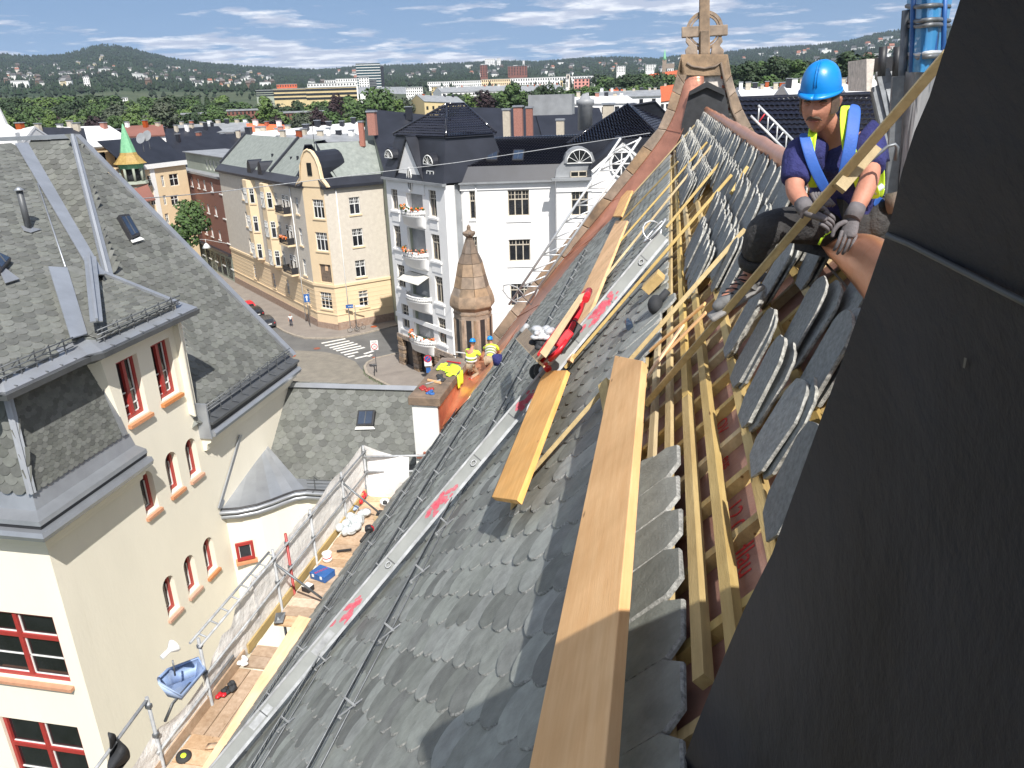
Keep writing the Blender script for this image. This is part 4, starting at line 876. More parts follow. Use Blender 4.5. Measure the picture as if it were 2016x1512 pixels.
for F_, l in ((RF, lR), (CF, lC), (LF, lL)):
    mb = MB(); F_.hexb(mb, -.02, l, 0, 1.2 if F_ is not CF else .95, -.3, .12); mb.build('plinth', 'plinth', cb)
    F_.band(-.05, l, 1.9 + .3, 2.35, .08, 'yellow_r'); F_.band(-.05, l, 6.1, 6.45, .15, 'yellow_r')
    for z in (2.9, 3.5, 4.1, 4.7, 5.3): F_.band(0, l, z, z + .05, .025, 'yellow_r', 'joint')
rows4 = [(z0, z1) for z0, z1 in nfl]
holesL = []; 
colsL = [3.2, 9.5, 13.5, 20.5, 25.5]
for (z0, z1) in rows4:
    for a in (2.0, 9.9, 12.6 + 3.2, 24.8): holesL.append((a, a + 1.15, z0, z1))
LF.wall(0, lL, 6.2, zc, holesL, 'grey_r'); LF.wall(0, lL, 1.2, 6.2, holesL, 'yellow_r')
for h in holesL: LF.window(h, 2, .62, 2, sill='yellow_r')
for a in (11.9, 19.6):                           # oriels
    Fo = Fac(cb, LF.at(a, 0, 1.0), LF.u); ob = MB()
    pts = lambda z: [LF.at(a - .8, z), LF.at(a + .3, z, 1.0), LF.at(a + 2.1, z, 1.0), LF.at(a + 3.2, z)]
    A_, B_ = pts(7.2), pts(zc - .3)
    mb = MB()
    for i in range(3): mb.face([A_[i], A_[i + 1], B_[i + 1], B_[i]])
    mb.face(A_); mb.face(B_); mb.build('oriel', 'yellow_r', cb); mb = MB(); Q = pts(6.8); mb.grid([[LF.at(a - .2, 6.2), LF.at(a + .6, 6.2, .5), LF.at(a + 1.8, 6.2, .5), LF.at(a + 2.6, 6.2)], A_], sm=False); mb.build('oriel_base', 'yellow_r', cb)
    for (z0, z1) in rows4[:3]:
        Fs = Fac(cb, pts(0)[0] * 1, pts(0)[1] - pts(0)[0]); Fm = Fac(cb, pts(0)[1], LF.u)
        Fs.window((.35, 1.15, z0, z1), 1, .62, 2, depth=-.10, sill='yellow_r'); Fm.window((.25, 1.5, z0, z1), 2, .62, 2, depth=-.10)
for k, (z0, z1) in enumerate(rows4[:3]):         # stack of iron balconies
    mb = MB(); LF.hexb(mb, 5.0, 8.4, z0 - .45, z0 - .2, 0, 1.15); B_ = mb.build('balcony', 'yellow_r', cb)
    mb = MB()
    for a in [5.05 + .2 * q for q in range(17)]: mb.beam(LF.at(a, z0 - .2, 1.08), LF.at(a, z0 + .75, 1.08), .04, .04, LF.n)
    for z in (z0 - .1, z0 + .3, z0 + .75): mb.beam(LF.at(5.0, z, 1.08), LF.at(8.4, z, 1.08), .06, .06)
    for a in (5.05, 8.35): mb.beam(LF.at(a, z0 + .72, 0), LF.at(a, z0 + .72, 1.08), .05, .05); LF.hexb(mb, a - .02, a + .02, z0 - .2, z0 + .7, .1, 1.05)
    mb.build('balcony_rail', 'blackpaint', B_)
    LF.window((5.5, 6.5, z0 - .2, z1), 1, .7, 2, depth=-.05); LF.window((6.9, 7.9, z0 - .2, z1), 1, .7, 2, depth=-.05)
    if k == 1:
        fb = MB()
        for q in range(40): fb.sphere(LF.at(R(5.1, 8.0), z0 + R(.6, .95), 1.1 + R(-.1, .2)), R(.07, .15), n=5, k=3)
        fb.build('flowers', 'flower', cb, kind='stuff')
# curved gable on the corner and roofs
gz = zc + .2; g = [(-.9, 0), (lC + .9, 0), (lC + .6, .45), (lC * .98, 1.1), (lC * .92, 2.6), (lC * .82, 3.6), (lC * .66, 4.4), (lC * .5, 4.65), (lC * .34, 4.4), (lC * .18, 3.6), (lC * .08, 2.6), (lC * .02, 1.1), (-.6, .45)]
mb = MB(); mb.ext([CF.at(a, gz + b, .12) for a, b in g], -CF.n * .5); mb.build('curved_gable', 'yellow_r', cb)
mb = MB(); mb.tube([CF.at(a, gz + b, .14) for a, b in g[1:] + g[:1]], .13, 6); mb.build('gable_moulding', 'yellow_r', cb)
CF.window((lC * .5 - .4, lC * .5 + .4, gz + 1.4, gz + 3.0), 1, 1, 0, depth=-.2, fr=.05, m='blackpaint')
mb = MB(); mb.ext([CF.at(lC * .5 + 1.55 * math.cos(math.pi * k / 8), gz + 2.3 + 2.1 * math.sin(math.pi * k / 8), -.35) for k in range(9)] + [CF.at(.6, gz - .2, -.35), CF.at(lC - .6, gz - .2, -.35)], -CF.n * 4.5); mb.build('gable_hood', 'rblack', cb)
er = Zv * 0; rb = 4.6; zr = zc + 5.6
LEe = lambda a, z, d: LF.at(a, z, d); REe = lambda a, z, d: RF.at(a, z, d)
for F_, l in ((LF, lL), (RF, lR)):
    mb = MB(); F_.hexb(mb, -.3, l, zc - .05, zc + .3, -.3, .55); mb.build('eaves', 'rblack', cb)
    slab(cb, 'steep_roof_edge', [F_.at(-.4, zc + .3, .55), F_.at(l, zc + .3, .55), F_.at(l, zc + 1.2, -.5), F_.at(-.4, zc + 1.2, -.5)], 'rblack')
slab(cb, 'roof', [LF.at(2.6, zc + 1.2, -.5), LF.at(lL, zc + 1.2, -.5), LF.at(lL, zr, -5.4), LF.at(4.2, zr, -5.4)], 'rslate')
slab(cb, 'roof', [RF.at(1.8, zc + 1.2, -.5), RF.at(lR, zc + 1.2, -.5), RF.at(lR, zr - .3, -5.2), RF.at(1.0, zr - .3, -5.2)], 'rslate')
slab(cb, 'roof_back', [LF.at(3.6, zr, -5.4), LF.at(lL, zr, -5.4), LF.at(lL, zc, -11.5), LF.at(3.6, zc, -11.5)], 'rblack'); slab(cb, 'roof_back', [RF.at(0, zr - .3, -5.2), RF.at(lR, zr - .3, -5.2), RF.at(lR, zc, -11), RF.at(0, zc, -11)], 'rblack')
slab(cb, 'corner_roof', [LF.at(3.0, zc + 1.0, -.3), CF.at(lC * .5, gz + 3.8, -2.5), RF.at(2.2, zc + 1.0, -.3), RF.at(1.6, zr, -5.5), LF.at(3.8, zr, -5.6)], 'rblack', .1)
for a in (12.9, lL - .2): mb = MB(); mb.beam(LF.at(a, zc + 1.3, -.5), LF.at(a, zr + .1, -5.4), .45, .45, LF.n); mb.build('fire_wall', 'rblack', cb)
for a in (15.6, 20.4):                           # two rounded dormers in black sheet
    mb = MB(); mb.ext([LF.at(a + .95 * math.cos(math.pi * k / 8), zc + .6 + 2.0 * math.sin(math.pi * k / 8), .1) for k in range(9)], -LF.n * 2.6); mb.build('dormer', 'rblack', cb)
mb = MB(); mb.box(LF.at(lL / 2, zc / 2, -6), (1, 1, 1)); mb = MB(); mb.ext([LF.at(0, 0, -.45), LF.at(lL, 0, -.45), LF.at(lL, 0, -11), RF.at(lR, 0, -11), RF.at(lR, 0, -.45), RF.at(0, 0, -.45)], (0, 0, zc)); mb.build('interior_mass', 'felt', cb)
mb = MB(); mb.tube([RF.at(1.6, .3, .15), RF.at(1.6, zc, .15)], .07, 6); mb.build('drainpipe', 'white', cb); mb = MB(); mb.tube([LF.at(4.2, .3, .15), LF.at(4.2, zc, .15)], .07, 6); mb.build('drainpipe', 'white', cb)
for a, z in ((7, 3.2), (9.5, 3.0), (17, 3.1)): mb = MB(); p = LF.at(a, zc + z, -2.6); mb.box(p, (.25, .25, .7)); mb.build('roof_vent', 'rblack', cb)
mb = MB(); mb.tube([RF.at(.2, zr - 2, -2), RF.at(.2, zr + 2.2, -2)], .04, 5); mb.build('antenna', 'blackpaint', cb)

# brick block and its set-back top floor ------------------------------------------
bb = thing('brick_apartment_block', 'dark red brick apartment block with white windows and a sage top floor', 'apartment building', (-75, 120, 0))
cL2 = LF.at(lL, 0); BF_ = Fac(bb, cL2, LF.u); lB = (pp(352, 400, BF_.o, BF_.n) - cL2).dot(BF_.u); zb = BF_.uv(440, 352)[1]
hs = []
bx = [BF_.uv(x, y)[0] for x, y in ((433, 370), (416, 364), (401, 359), (389, 354), (376, 350))]
for i, y in enumerate((372, 418, 463, 509)):
    z = BF_.uv(432, y)[1]
    for a in bx: hs.append((a - .75, a + .65, z - .75, z + .85))
BF_.wall(.02, lB, 5.0, zb, hs, 'brick_r'); BF_.wall(.02, lB, 0, 5.0, [], 'greengrey', 'shop_front')
for h in hs: BF_.window(h, 3, 1, 0, fr=.11, sill='white')
BF_.band(0, lB, zb - .25, zb + .1, .25, 'rzinc'); BF_.band(0, lB, 4.7, 5.1, .6, 'rblack', 'canopy')
for k in range(5): BF_.window((1.2 + k * 3.2, 3.6 + k * 3.2, .6, 3.9), 2, .8, 0, depth=-.05, m='blackpaint')
mb = MB(); mb.ext([BF_.at(0, 0, -.4), BF_.at(lB, 0, -.4), BF_.at(lB, 0, -11), BF_.at(0, 0, -11)], (0, 0, zb - .1)); mb.build('interior_mass', 'rzinc', bb)
TF = Fac(bb, BF_.at(0, 0, -2.4), BF_.u); ht = [(1.2 + k * 2.3, 2.3 + k * 2.3, zb + .3, zb + 2.1) for k in range(7)]; TF.wall(0, lB - 2, zb - .1, zb + 3.0, ht, 'greengrey', 'top_floor')
for h in ht: TF.window(h, 2, 1, 0)
slab(bb, 'flat_roof', [TF.at(-.3, zb + 3.05, .4), TF.at(lB - 1.6, zb + 3.05, .4), TF.at(lB - 1.6, zb + 3.05, -8), TF.at(-.3, zb + 3.05, -8)], 'rzinc'); mb = MB(); mb.ext([TF.at(0, zb - .1, -.4), TF.at(lB - 2, zb - .1, -.4), TF.at(lB - 2, zb - .1, -7.8), TF.at(0, zb - .1, -7.8)], (0, 0, 3)); mb.build('interior_mass', 'greengrey', bb)
# green-balconied gable end left of the brick block
for k, y in enumerate((352, 388, 420, 455)):
    q = BF_.uv(362, y); mb = MB(); z = q[1]; a = lB - .2
    BF_.hexb(mb, a, a + 1.6, z - 1.0, z, -3.4, -.2); b_ = mb.build('balcony', 'greengrey', bb); lf = MB()
    for _ in range(26): lf.sphere(BF_.at(a + R(.1, 1.6), z + R(0, .7), R(-3, -.3)), R(.12, .3), n=5, k=3)
    lf.build('plants', 'leafg', b_, kind='stuff')

# ---------------------------------------------------------------- white apartment house
wb = thing('white_apartment_house', 'white rendered apartment house with arched loggias, flower balconies and glazed black roofs', 'apartment building', (-22, 80, 0))
w0 = G0(790, 716); w1 = G0(898, 766)
WL = Fac(wb, w1, w0 - w1); lw = (w0 - w1).length; WR = Fac(wb, w1, (.98, .2)); zw = 21.6
def vr(F_, *q): return vrect(F_, *q)
# left (street) face with loggia column
hw = [vr(WL, 771, 373, 783, 412), vr(WL, 776, 445, 789, 487), vr(WL, 783, 522, 797, 565), vr(WL, 792, 600, 805, 645),
      vr(WL, 845, 375, 859, 426), vr(WL, 850, 462, 866, 512), vr(WL, 857, 545, 872, 595), vr(WL, 863, 627, 878, 676)]
lg = [vr(WL, 800, 372, 832, 418), vr(WL, 803, 451, 838, 500), vr(WL, 808, 538, 845, 585), vr(WL, 815, 615, 853, 668)]
lg = [(a, b, c, d) for a, b, c, d in lg]; a0 = min(l[0] for l in lg[:1]); 
WL.wall(0, lw, 3.6, zw, hw + lg, 'white_r', depth=.3)
for h in hw: WL.window(h, 2, .68, 2, m='chim', depth=.2)
for h in hw:
    q = MB(); WL.hexb(q, h[0] - .25, h[1] + .25, h[2] - .3, h[2] - .1, 0, .18); WL.hexb(q, h[0] - .1, h[1] + .1, h[2] - 1.3, h[2] - .35, 0, .06); q.build('window_apron', 'white_r', wb)
for k, h in enumerate(lg):                       # loggias with bowed balconies
    q = MB(); WL.hexb(q, h[0], h[1], h[2], h[3], -1.7, -1.5); WL.hexb(q, h[0] - .02, h[0] + .1, h[2], h[3], -1.5, -.3); WL.hexb(q, h[1] - .1, h[1] + .02, h[2], h[3], -1.5, -.3); WL.hexb(q, h[0], h[1], h[3] - .05, h[3] + .1, -1.5, -.3); WL.hexb(q, h[0], h[1], h[2] - .2, h[2], -1.5, -.3); lo = q.build('loggia', 'white_r' if k == 0 else 'greengrey', wb)
    q = MB(); WL.hexb(q, h[0] + .5, h[1] - .5, h[2] + .1, h[3] - .5, -1.5, -1.45); q.build('balcony_door', 'glass', lo)
    ca = (h[0] + h[1]) / 2; hw_ = (h[1] - h[0]) / 2 + .25; n = 14
    arc_ = [(ca + hw_ * math.cos(math.pi * i / n), 1.25 * math.sin(math.pi * i / n)) for i in range(n + 1)]
    q = MB(); q.grid([[WL.at(a, h[2] - 1.5, d * .35) for a, d in arc_], [WL.at(a, h[2] - 1.2, d * .8) for a, d in arc_], [WL.at(a, h[2] - .35, d) for a, d in arc_], [WL.at(a, h[2] - .3, d + .1) for a, d in arc_], [WL.at(a, h[2] - .15, d + .1) for a, d in arc_]]); q.face([WL.at(a, h[2] - .2, d) for a, d in arc_]); bal = q.build('balcony', 'white_r', wb)
    q = MB()
    for a, d in [(ca + hw_ * math.cos(math.pi * i / 26), 1.25 * math.sin(math.pi * i / 26)) for i in range(27)]: q.tube([WL.at(a, h[2] - .15, d), WL.at(a, h[2] + .1, d), WL.at(a, h[2] + .25, d)], [.05, .09, .05], 5)
    q.build('balusters', 'white_r', bal); q = MB(); q.tube([WL.at(a, h[2] + .3, d) for a, d in arc_], .1, 6); q.build('handrail', 'white_r', bal)
    if k != 2:
        q = MB(); q2 = MB()
        for i in range(60):
            j = R(0, n - .01); i0 = int(j); f = j - i0; a = arc_[i0][0] * (1 - f) + arc_[i0 + 1][0] * f; d = arc_[i0][1] * (1 - f) + arc_[i0 + 1][1] * f
            (q if R(0, 1) < .62 else q2).sphere(WL.at(a, h[2] + R(.35, .75), d + R(-.1, .2)), R(.06, .14), n=5, k=3)
        q.build('flowers', 'flower', bal, kind='stuff'); q2.build('leaves', 'leafg', bal, kind='stuff')
mb = MB(); h = lg[0]; mb.ext([WL.at((h[0] + h[1]) / 2 + (h[1] - h[0]) / 2 * math.cos(math.pi * k / 12), h[3] - .02 + (h[1] - h[0]) / 2 * .8 * math.sin(math.pi * k / 12), .03) for k in range(13)], -WL.n * .05); mb.build('loggia_arch', 'chim', wb)
q = MB(); h = lg[2]; q.ext([WL.at(h[0] - .3, h[3] - .1, .1), WL.at(h[1] + .1, h[3] - .1, .1), WL.at(h[1] + .1, h[3] - .75, 1.6), WL.at(h[0] - .3, h[3] - .75, 1.6)], (0, 0, .04)); q.build('awning', 'curtain', wb)
WL.band(-.1, lw + .1, 6.0, 6.5, .12, 'white_r'); WL.band(-.1, lw + .1, 3.4, 3.9, .2, 'stone')
# rusticated ground floor
for a in (.3, 3.2, 5.2, 7.8, lw - .5):
    for k in range(7): q = MB(); WL.hexb(q, a - .55 + R(-.08, .08), a + .55 + R(-.08, .08), .5 * k + .01, .5 * k + .48, -.3, .18 + R(0, .07)); q.build('rusticated_block', 'stone', wb, bevel=.04)
q = MB(); WL.hexb(q, 0, lw, 0, 3.5, -.6, -.35); q.build('ground_floor', 'blackpaint', wb)
# attic storey small windows, gutter and gablet
for x0 in (768, 840): h = vr(WL, x0, 336, x0 + 14, 346); WL.window(h, 2, 1, 0, depth=-.04)
WL.band(-.35, lw + .3, zw - .05, zw + .2, .45, 'rzinc', 'gutter')
gc = (lg[0][0] + lg[0][1]) / 2 + .4
gp = [WL.at(gc - 2.6, zw - 1.2, .1), WL.at(gc + 2.6, zw - 1.2, .1), WL.at(gc + 2.6, zw + .3, .1), WL.at(gc, zw + 4.6, .1), WL.at(gc - 2.6, zw + .3, .1)]
mb = MB(); mb.ext(gp, -WL.n * .5); mb.build('street_gablet', 'white_r', wb)
mb = MB(); c_ = WL.at(gc, zw + .2, .12); mb.ext([c_ + WL.u * .42 * math.cos(2 * math.pi * k / 16) + Zv * 1.15 * math.sin(2 * math.pi * k / 16) for k in range(16)], WL.n * .05); ow = mb.build('oval_window', 'glass', wb); mb = MB(); mb.tube([c_ + WL.n * .07 + WL.u * .45 * math.cos(2 * math.pi * k / 16) + Zv * 1.2 * math.sin(2 * math.pi * k / 16) for k in range(17)], .07, 5); mb.beam(c_ + WL.n * .1 - Zv * 1.1, c_ + WL.n * .1 + Zv * 1.1, .06, .05, WL.n); mb.build('glazing_bar', 'white', ow)
for sg in (-1, 1): slab(wb, 'gablet_roof', [gp[3] + WL.n * .2, WL.at(gc + sg * 3.0, zw + .1, .3), WL.at(gc + sg * 3.0, zw + .1, -4.5), WL.at(gc, zw + 4.6, -4.5)], 'rblack')
def lunette(F_, a, z, r, d=.1):
    mb = MB(); mb.ext([F_.at(a + (r + .22) * math.cos(math.pi * k / 10), z + (r + .22) * math.sin(math.pi * k / 10), d) for k in range(11)], -F_.n * 2.2); h = mb.build('lunette_dormer', 'rblack' if F_ is WL else 'rzinc', wb)
    mb = MB(); mb.ext([F_.at(a + r * math.cos(math.pi * k / 10), z + r * math.sin(math.pi * k / 10), d + .02) for k in range(11)], F_.n * .02); mb.build('pane', 'glass', h)
    mb = MB(); mb.tube([F_.at(a + r * math.cos(math.pi * k / 10), z + r * math.sin(math.pi * k / 10), d + .05) for k in range(11)], .06, 5); mb.beam(F_.at(a - r, z, d + .05), F_.at(a + r, z, d + .05), .08, .08)
    for k in range(1, 6): mb.beam(F_.at(a, z, d + .05), F_.at(a + r * math.cos(math.pi * k / 6), z + r * math.sin(math.pi * k / 6), d + .05), .035, .03, F_.n)
    mb.build('glazing_bar', 'white', h)
a_, z_ = WL.uv(845, 325); lunette(WL, a_, z_ + .1, .85); a_, z_ = WL.uv(768, 316); lunette(WL, min(a_, lw - .9), z_ + .3, .8)
# mansard and pyramid of the corner block
def tz(x, y, F_): return F_.uv(x, y)
B4 = [WL.at(-.3, zw + .2, .3), WL.at(lw + .3, zw + .2, .3), WL.at(lw + .3, zw + .2, -8), WL.at(-.3, zw + .2, -8)]
zm = zw + 4.6; C4 = [WL.at(1.0, zm, -1.2), WL.at(lw - 1.0, zm, -1.2), WL.at(lw - 1.0, zm, -7), WL.at(1.0, zm, -7)]
mb = MB()
for i in range(4): mb.face([B4[i], B4[(i + 1) % 4], C4[(i + 1) % 4], C4[i]])
mb.build('mansard', 'rblack', wb)
ap = [pr(880, 207, math.hypot(*(C4[0].xy + C4[2].xy) / 2) - .5), pr(913, 206, math.hypot(*(C4[0].xy + C4[2].xy) / 2) + 1)]
D4 = [c + (c - sum(C4, V()) / 4) * .07 - V((0, 0, .1)) for c in C4]
def tiles(parent, a, b, c, d, name='glazed_roof', nr=0, nc=0, tw=.30, tl=.36):
    """tiled slope a-b eaves, d-c ridge: rows of curved glossy tiles"""
    mb = MB(); a, b, c, d = V(a), V(b), V(c), V(d); n = (b - a).cross(d - a).normalized(); n = n if n.z > 0 else -n
    nr = max(3, int((d - a - (b - a) * (d - a).dot(b - a) / (b - a).length_squared).length / tl)); ev = (b - a).normalized()
    for i in range(nr):
        t0, t1 = i / nr, (i + 1) / nr; p0, q0 = a + (d - a) * t0, b + (c - b) * t0; p1, q1 = a + (d - a) * t1, b + (c - b) * t1
        k = max(1, int((q0 - p0).length / tw)); l1 = (p1 - a).dot(ev); r1 = (q1 - a).dot(ev); st = (p0 - a).dot(ev); lo, hi = [], []; up_ = (p1 - p0) - ev * (p1 - p0).dot(ev)
        for j in range(k * 4 + 1):
            x = st + (q0 - p0).length * j / (k * 4); base = a + ev * x + (p0 - a - ev * (p0 - a).dot(ev)); jj = R(0, .008) if j % 4 == 0 else 0
            h = (.0, .05, .075, .035)[j % 4]; xu = min(max(x, l1), r1)
            lo.append(base + n * (.075 + h)); hi.append(base + ev * (xu - x) + up_ * 1.02 + n * (h + jj))
        mb.grid([lo, hi], sm=True)
    return mb.build(name, 'rtile', parent)
tiles(wb, D4[1], D4[0], ap[0], ap[0], nr=17, nc=24); tiles(wb, D4[0], D4[3], ap[1], ap[0], nr=17, nc=26); tiles(wb, D4[2], D4[1], ap[0], ap[1], nr=6, nc=12)
mb = MB(); mb.ext([D4[0], D4[1], D4[2], D4[3]], (0, 0, -.1)); mb.build('roof_deck', 'rblack', wb)
for p, q in ((D4[0], ap[0]), (ap[0], ap[1]), (D4[3], ap[1]), (D4[1], ap[0])): mb = MB(); mb.tube([p + V((0, 0, .12)), q + V((0, 0, .12))], .13, 6); mb.build('ridge_tiles', 'rtile', wb)
# main wall facing the camera: re-entrant bay then long wall
WR0 = Fac(wb, w1, (.98, .2)); sb = 1.4
q = MB(); q.face([WR0.at(0, 0), WR0.at(.95, 0), WR0.at(.95, zw), WR0.at(0, zw)]); q.face([WR0.at(.95, 0), WR0.at(.95, zw), WR0.at(1.0, zw, -sb - 1), WR0.at(1.0, 0, -sb - 1)]); q.build('corner_pier', 'white_r', wb)
W2 = Fac(wb, WR0.at(0, 0, -sb), (.98, .2)); aE = W2.uv(1098, 450)[0]; a1_ = W2.uv(917, 450)[0]
hm = [vr(W2, *q) for q in ((1000, 374, 1042, 425), (1002, 464, 1044, 514), (1005, 553, 1046, 602), (925, 376, 936, 431), (930, 466, 940, 515))]
W2.wall(a1_, aE, 0, zw, hm, 'white_r')
for h in hm[:3]: 
    W2.window(h, 3, .64, 2, m='chim', sill='white_r'); q = MB(); W2.hexb(q, h[0] - .2, h[1] + .2, h[2] - .62, h[2] - .1, 0, .1); q.build('apron', 'white_r', wb)
    q = MB(); W2.hexb(q, h[0] - .15, h[1] + .15, h[2] - 2.4, h[2] - 1.0, 0, .05); q.build('apron', 'white_r', wb)
for h in hm[3:]: W2.window(h, 1, .64, 2, m='chim', sill='white_r')
DG = Fac(wb, W2.at(a1_, 0), (W2.at(a1_ - 1.6, 0, -1.1) - W2.at(a1_, 0))); hd = [vr(DG, 893, 374, 904, 430), vr(DG, 898, 462, 908, 512), vr(DG, 903, 548, 912, 598)]
hd = [(.55, 1.35, h[2], h[3]) for h in hd]; DG.wall(0, 1.95, 0, zw, hd, 'white_r'); [DG.window(h, 1, .64, 2, m='chim', sill='white_r') for h in hd]
W2.band(a1_ - .4, aE, zw - .7, zw - .05, .12, 'white_r', 'cornice'); W2.band(a1_ - .5, aE, zw - .05, zw + .12, .55, 'rzinc', 'gutter'); W2.band(a1_, aE, 5.6, 5.9, .08, 'white_r')
mb = MB(); mb.tube([W2.at(a1_ + 1.2, 1, .14), W2.at(a1_ + 1.2, zw - .2, .14)], .08, 6); mb.build('drainpipe', 'white', wb)
zr2 = W2.uv(1000, 272)[1]; dR = -7.0; k_ = (lambda y: pp(1050, y, W2.at(0, 0, dR), W2.n).z); zr2 = k_(268)
slab(wb, 'roof_edge', [W2.at(a1_ - 2, zw + .1, .5), W2.at(aE + .5, zw + .1, .5), W2.at(aE + .5, zw + 1.6, -.6), W2.at(a1_ - 2, zw + 1.6, -.6)], 'rblack')
tiles(wb, W2.at(a1_ - 1.4, zw + 1.55, -.55), W2.at(aE + 12, zw + 1.55, -.55), W2.at(aE + 12, zr2, dR), W2.at(a1_ + 2.0, zr2, dR), nr=16, nc=52)
slab(wb, 'roof_back', [W2.at(a1_, zr2, dR), W2.at(aE + 30, zr2, dR), W2.at(aE + 30, zw, dR - 7), W2.at(a1_, zw, dR - 7)], 'rblack'); slab(wb, 'roof_hip', [W2.at(a1_ - 1.9, zw + .1, .4), W2.at(a1_ + .2, zw + 1.55, -.55), W2.at(a1_ + 2.0, zr2, dR), W2.at(a1_ - 3.4, zw + 3.5, dR + 2)], 'rblack')
for x0, x1 in ((1032, 1050), (1008, 0)):
    pass
for xs in ((960, 982, 982 - 3, 957), (1011, 1033, 1030, 1008)):
    o_ = W2.at(0, zw + 1.55, -.55); e1 = W2.u; e2 = (W2.at(0, zr2, dR) - o_).normalized(); nn = e1.cross(e2); pl = (o_, nn if nn.z > 0 else -nn); roof_window(pl, [(xs[0], 297), (xs[1], 297), (xs[2], 318), (xs[3], 318)], wb)
# right projecting bay with gable
W3 = Fac(wb, WR0.at(0, 0, .6), (.98, .2)); b0 = W3.uv(1096, 450)[0]; b1 = W3.uv(1300, 450)[0]
h3 = [vr(W3, *q) for q in ((1125, 372, 1158, 424), (1123, 337, 1156, 349))] + [vr(W3, 1125, 462, 1158, 512)]
h3.append(vr(W3, 1212, 372, 1240, 424)); W3.wall(b0, b1, 0, zw + .4, h3, 'white_r')
W3.window(h3[0], 2, .60, 2, m='chim', sill='white_r'); W3.window(h3[1], 2, 1, 3, m='chim'); W3.window(h3[2], 2, .6, 2, m='chim', sill='white_r'); W3.window(h3[3], 2, .6, 2, m='chim', sill='white_r')
q = MB(); q.face([W3.at(b0, 0), W3.at(b0, zw + .4), W3.at(b0, zw + .4, -2.2), W3.at(b0, 0, -2.2)]); q.build('return_wall', 'white_r', wb)
W3.band(b0 - .5, W3.uv(1164, 330)[0], zw + .2, zw + .45, .6, 'rzinc', 'gutter'); W3.band(b0, b1, zw - .9, zw - .6, .12, 'white_r')
a_, z_ = W3.uv(1141, 322); lunette(W3, a_, z_ + .05, 1.25, -.15)
mb = MB(); z5 = zw + .45; xx = [(1.9, 0), (1.8, .8), (1.2, 1.6), (1.0, 2.3), (-1.0, 2.3), (-1.2, 1.6), (-1.8, .8), (-1.9, 0)]; mb.ext([W3.at(a_ + p * 1.25, z5 + r_ , -.3) for p, r_ in xx], -W3.n * .5); mb.build('dormer_front', 'rzinc', wb)
ga = W3.uv(1226, 276); gl = W3.uv(1165, 332); gw = ga[0] - gl[0]; gp = [W3.at(gl[0], gl[1], .1), W3.at(ga[0], ga[1], .1), W3.at(ga[0] + gw, gl[1], .1), W3.at(ga[0] + gw, zw - 1, .1), W3.at(gl[0], zw - 1, .1)]
mb = MB(); mb.ext(gp, -W3.n * .5); mb.build('gable', 'white_r', wb)
for sg, p in ((-1, gp[0]), (1, gp[2])):
    slab(wb, 'gable_roof', [gp[1] + W3.n * .35 + V((0, 0, .3)), p + W3.n * .35 + W3.u * sg * .3 + V((0, 0, .2)), p - W3.n * 6 + W3.u * sg * .3 + V((0, 0, .2)), gp[1] - W3.n * 6 + V((0, 0, .3))], 'rblack', .3)
    mb = MB(); mb.beam(gp[1] + W3.n * .1 - V((0, 0, .25)), p + W3.n * .1 - V((0, 0, .25)), .3, .3, W3.n); mb.build('gable_moulding', 'white_r', wb)
c_ = W3.at(ga[0] - .1, W3.uv(1222, 322)[1], .12); r_ = 1.25
mb = MB(); mb.ext([c_ + W3.u * r_ * .8 * math.cos(2 * math.pi * k / 20) + Zv * r_ * math.sin(2 * math.pi * k / 20) for k in range(20)], W3.n * .03); ow = mb.build('round_window', 'glass', wb)
mb = MB(); mb.tube([c_ + W3.n * .06 + W3.u * r_ * .85 * math.cos(2 * math.pi * k / 20) + Zv * r_ * 1.05 * math.sin(2 * math.pi * k / 20) for k in range(21)], .13, 6)
for k in range(4): t = math.pi * k / 4; d = W3.u * r_ * .8 * math.cos(t) + Zv * r_ * math.sin(t); mb.beam(c_ + W3.n * .06 - d, c_ + W3.n * .06 + d, .12 if k % 2 == 0 else .05, .05, W3.n)
mb.build('glazing_bar', 'white', ow)
# second pyramid roof behind the bay and the long black roof to the right
rp = math.hypot(*WR0.at(22, 0, -6).xy); t1 = pr(1236, 205, rp + 4); t2 = pr(1290, 196, rp + 7)
e = [pr(1116, 283, rp - 3), pr(1300, 268, rp - 5), pr(1340, 250, rp + 12), pr(1150, 262, rp + 10)]
tiles(wb, e[0], e[1], t1, t1, nr=18, nc=44)
tiles(wb, e[1], e[2], t2, t1, nr=12, nc=20); mb = MB(); mb.tube([e[0], t1], .14, 6); mb.tube([t1, e[1]], .14, 6); mb.build('ridge_tiles', 'rtile', wb)
slab(wb, 'roof_back', [e[0], e[3], t1 - V((0, 0, .1))], 'rblack'); slab(wb, 'roof_back', [e[3], e[2], t2 - V((0, 0, .1)), t1 - V((0, 0, .1))], 'rblack'); mb = MB(); mb.ext([e[0], e[1], e[2], e[3]], (0, 0, -3)); mb.build('attic_wall', 'rblack', wb)
mb = MB(); mb.ext([WL.at(.2, 0, -.6), WL.at(lw, 0, -.6), WL.at(lw, 0, -14), W2.at(aE + 30, 0, -14), W2.at(aE + 30, 0, -.5), W2.at(a1_, 0, -.5)], (0, 0, zw - .05)); mb.build('interior_mass', 'rzinc', wb)
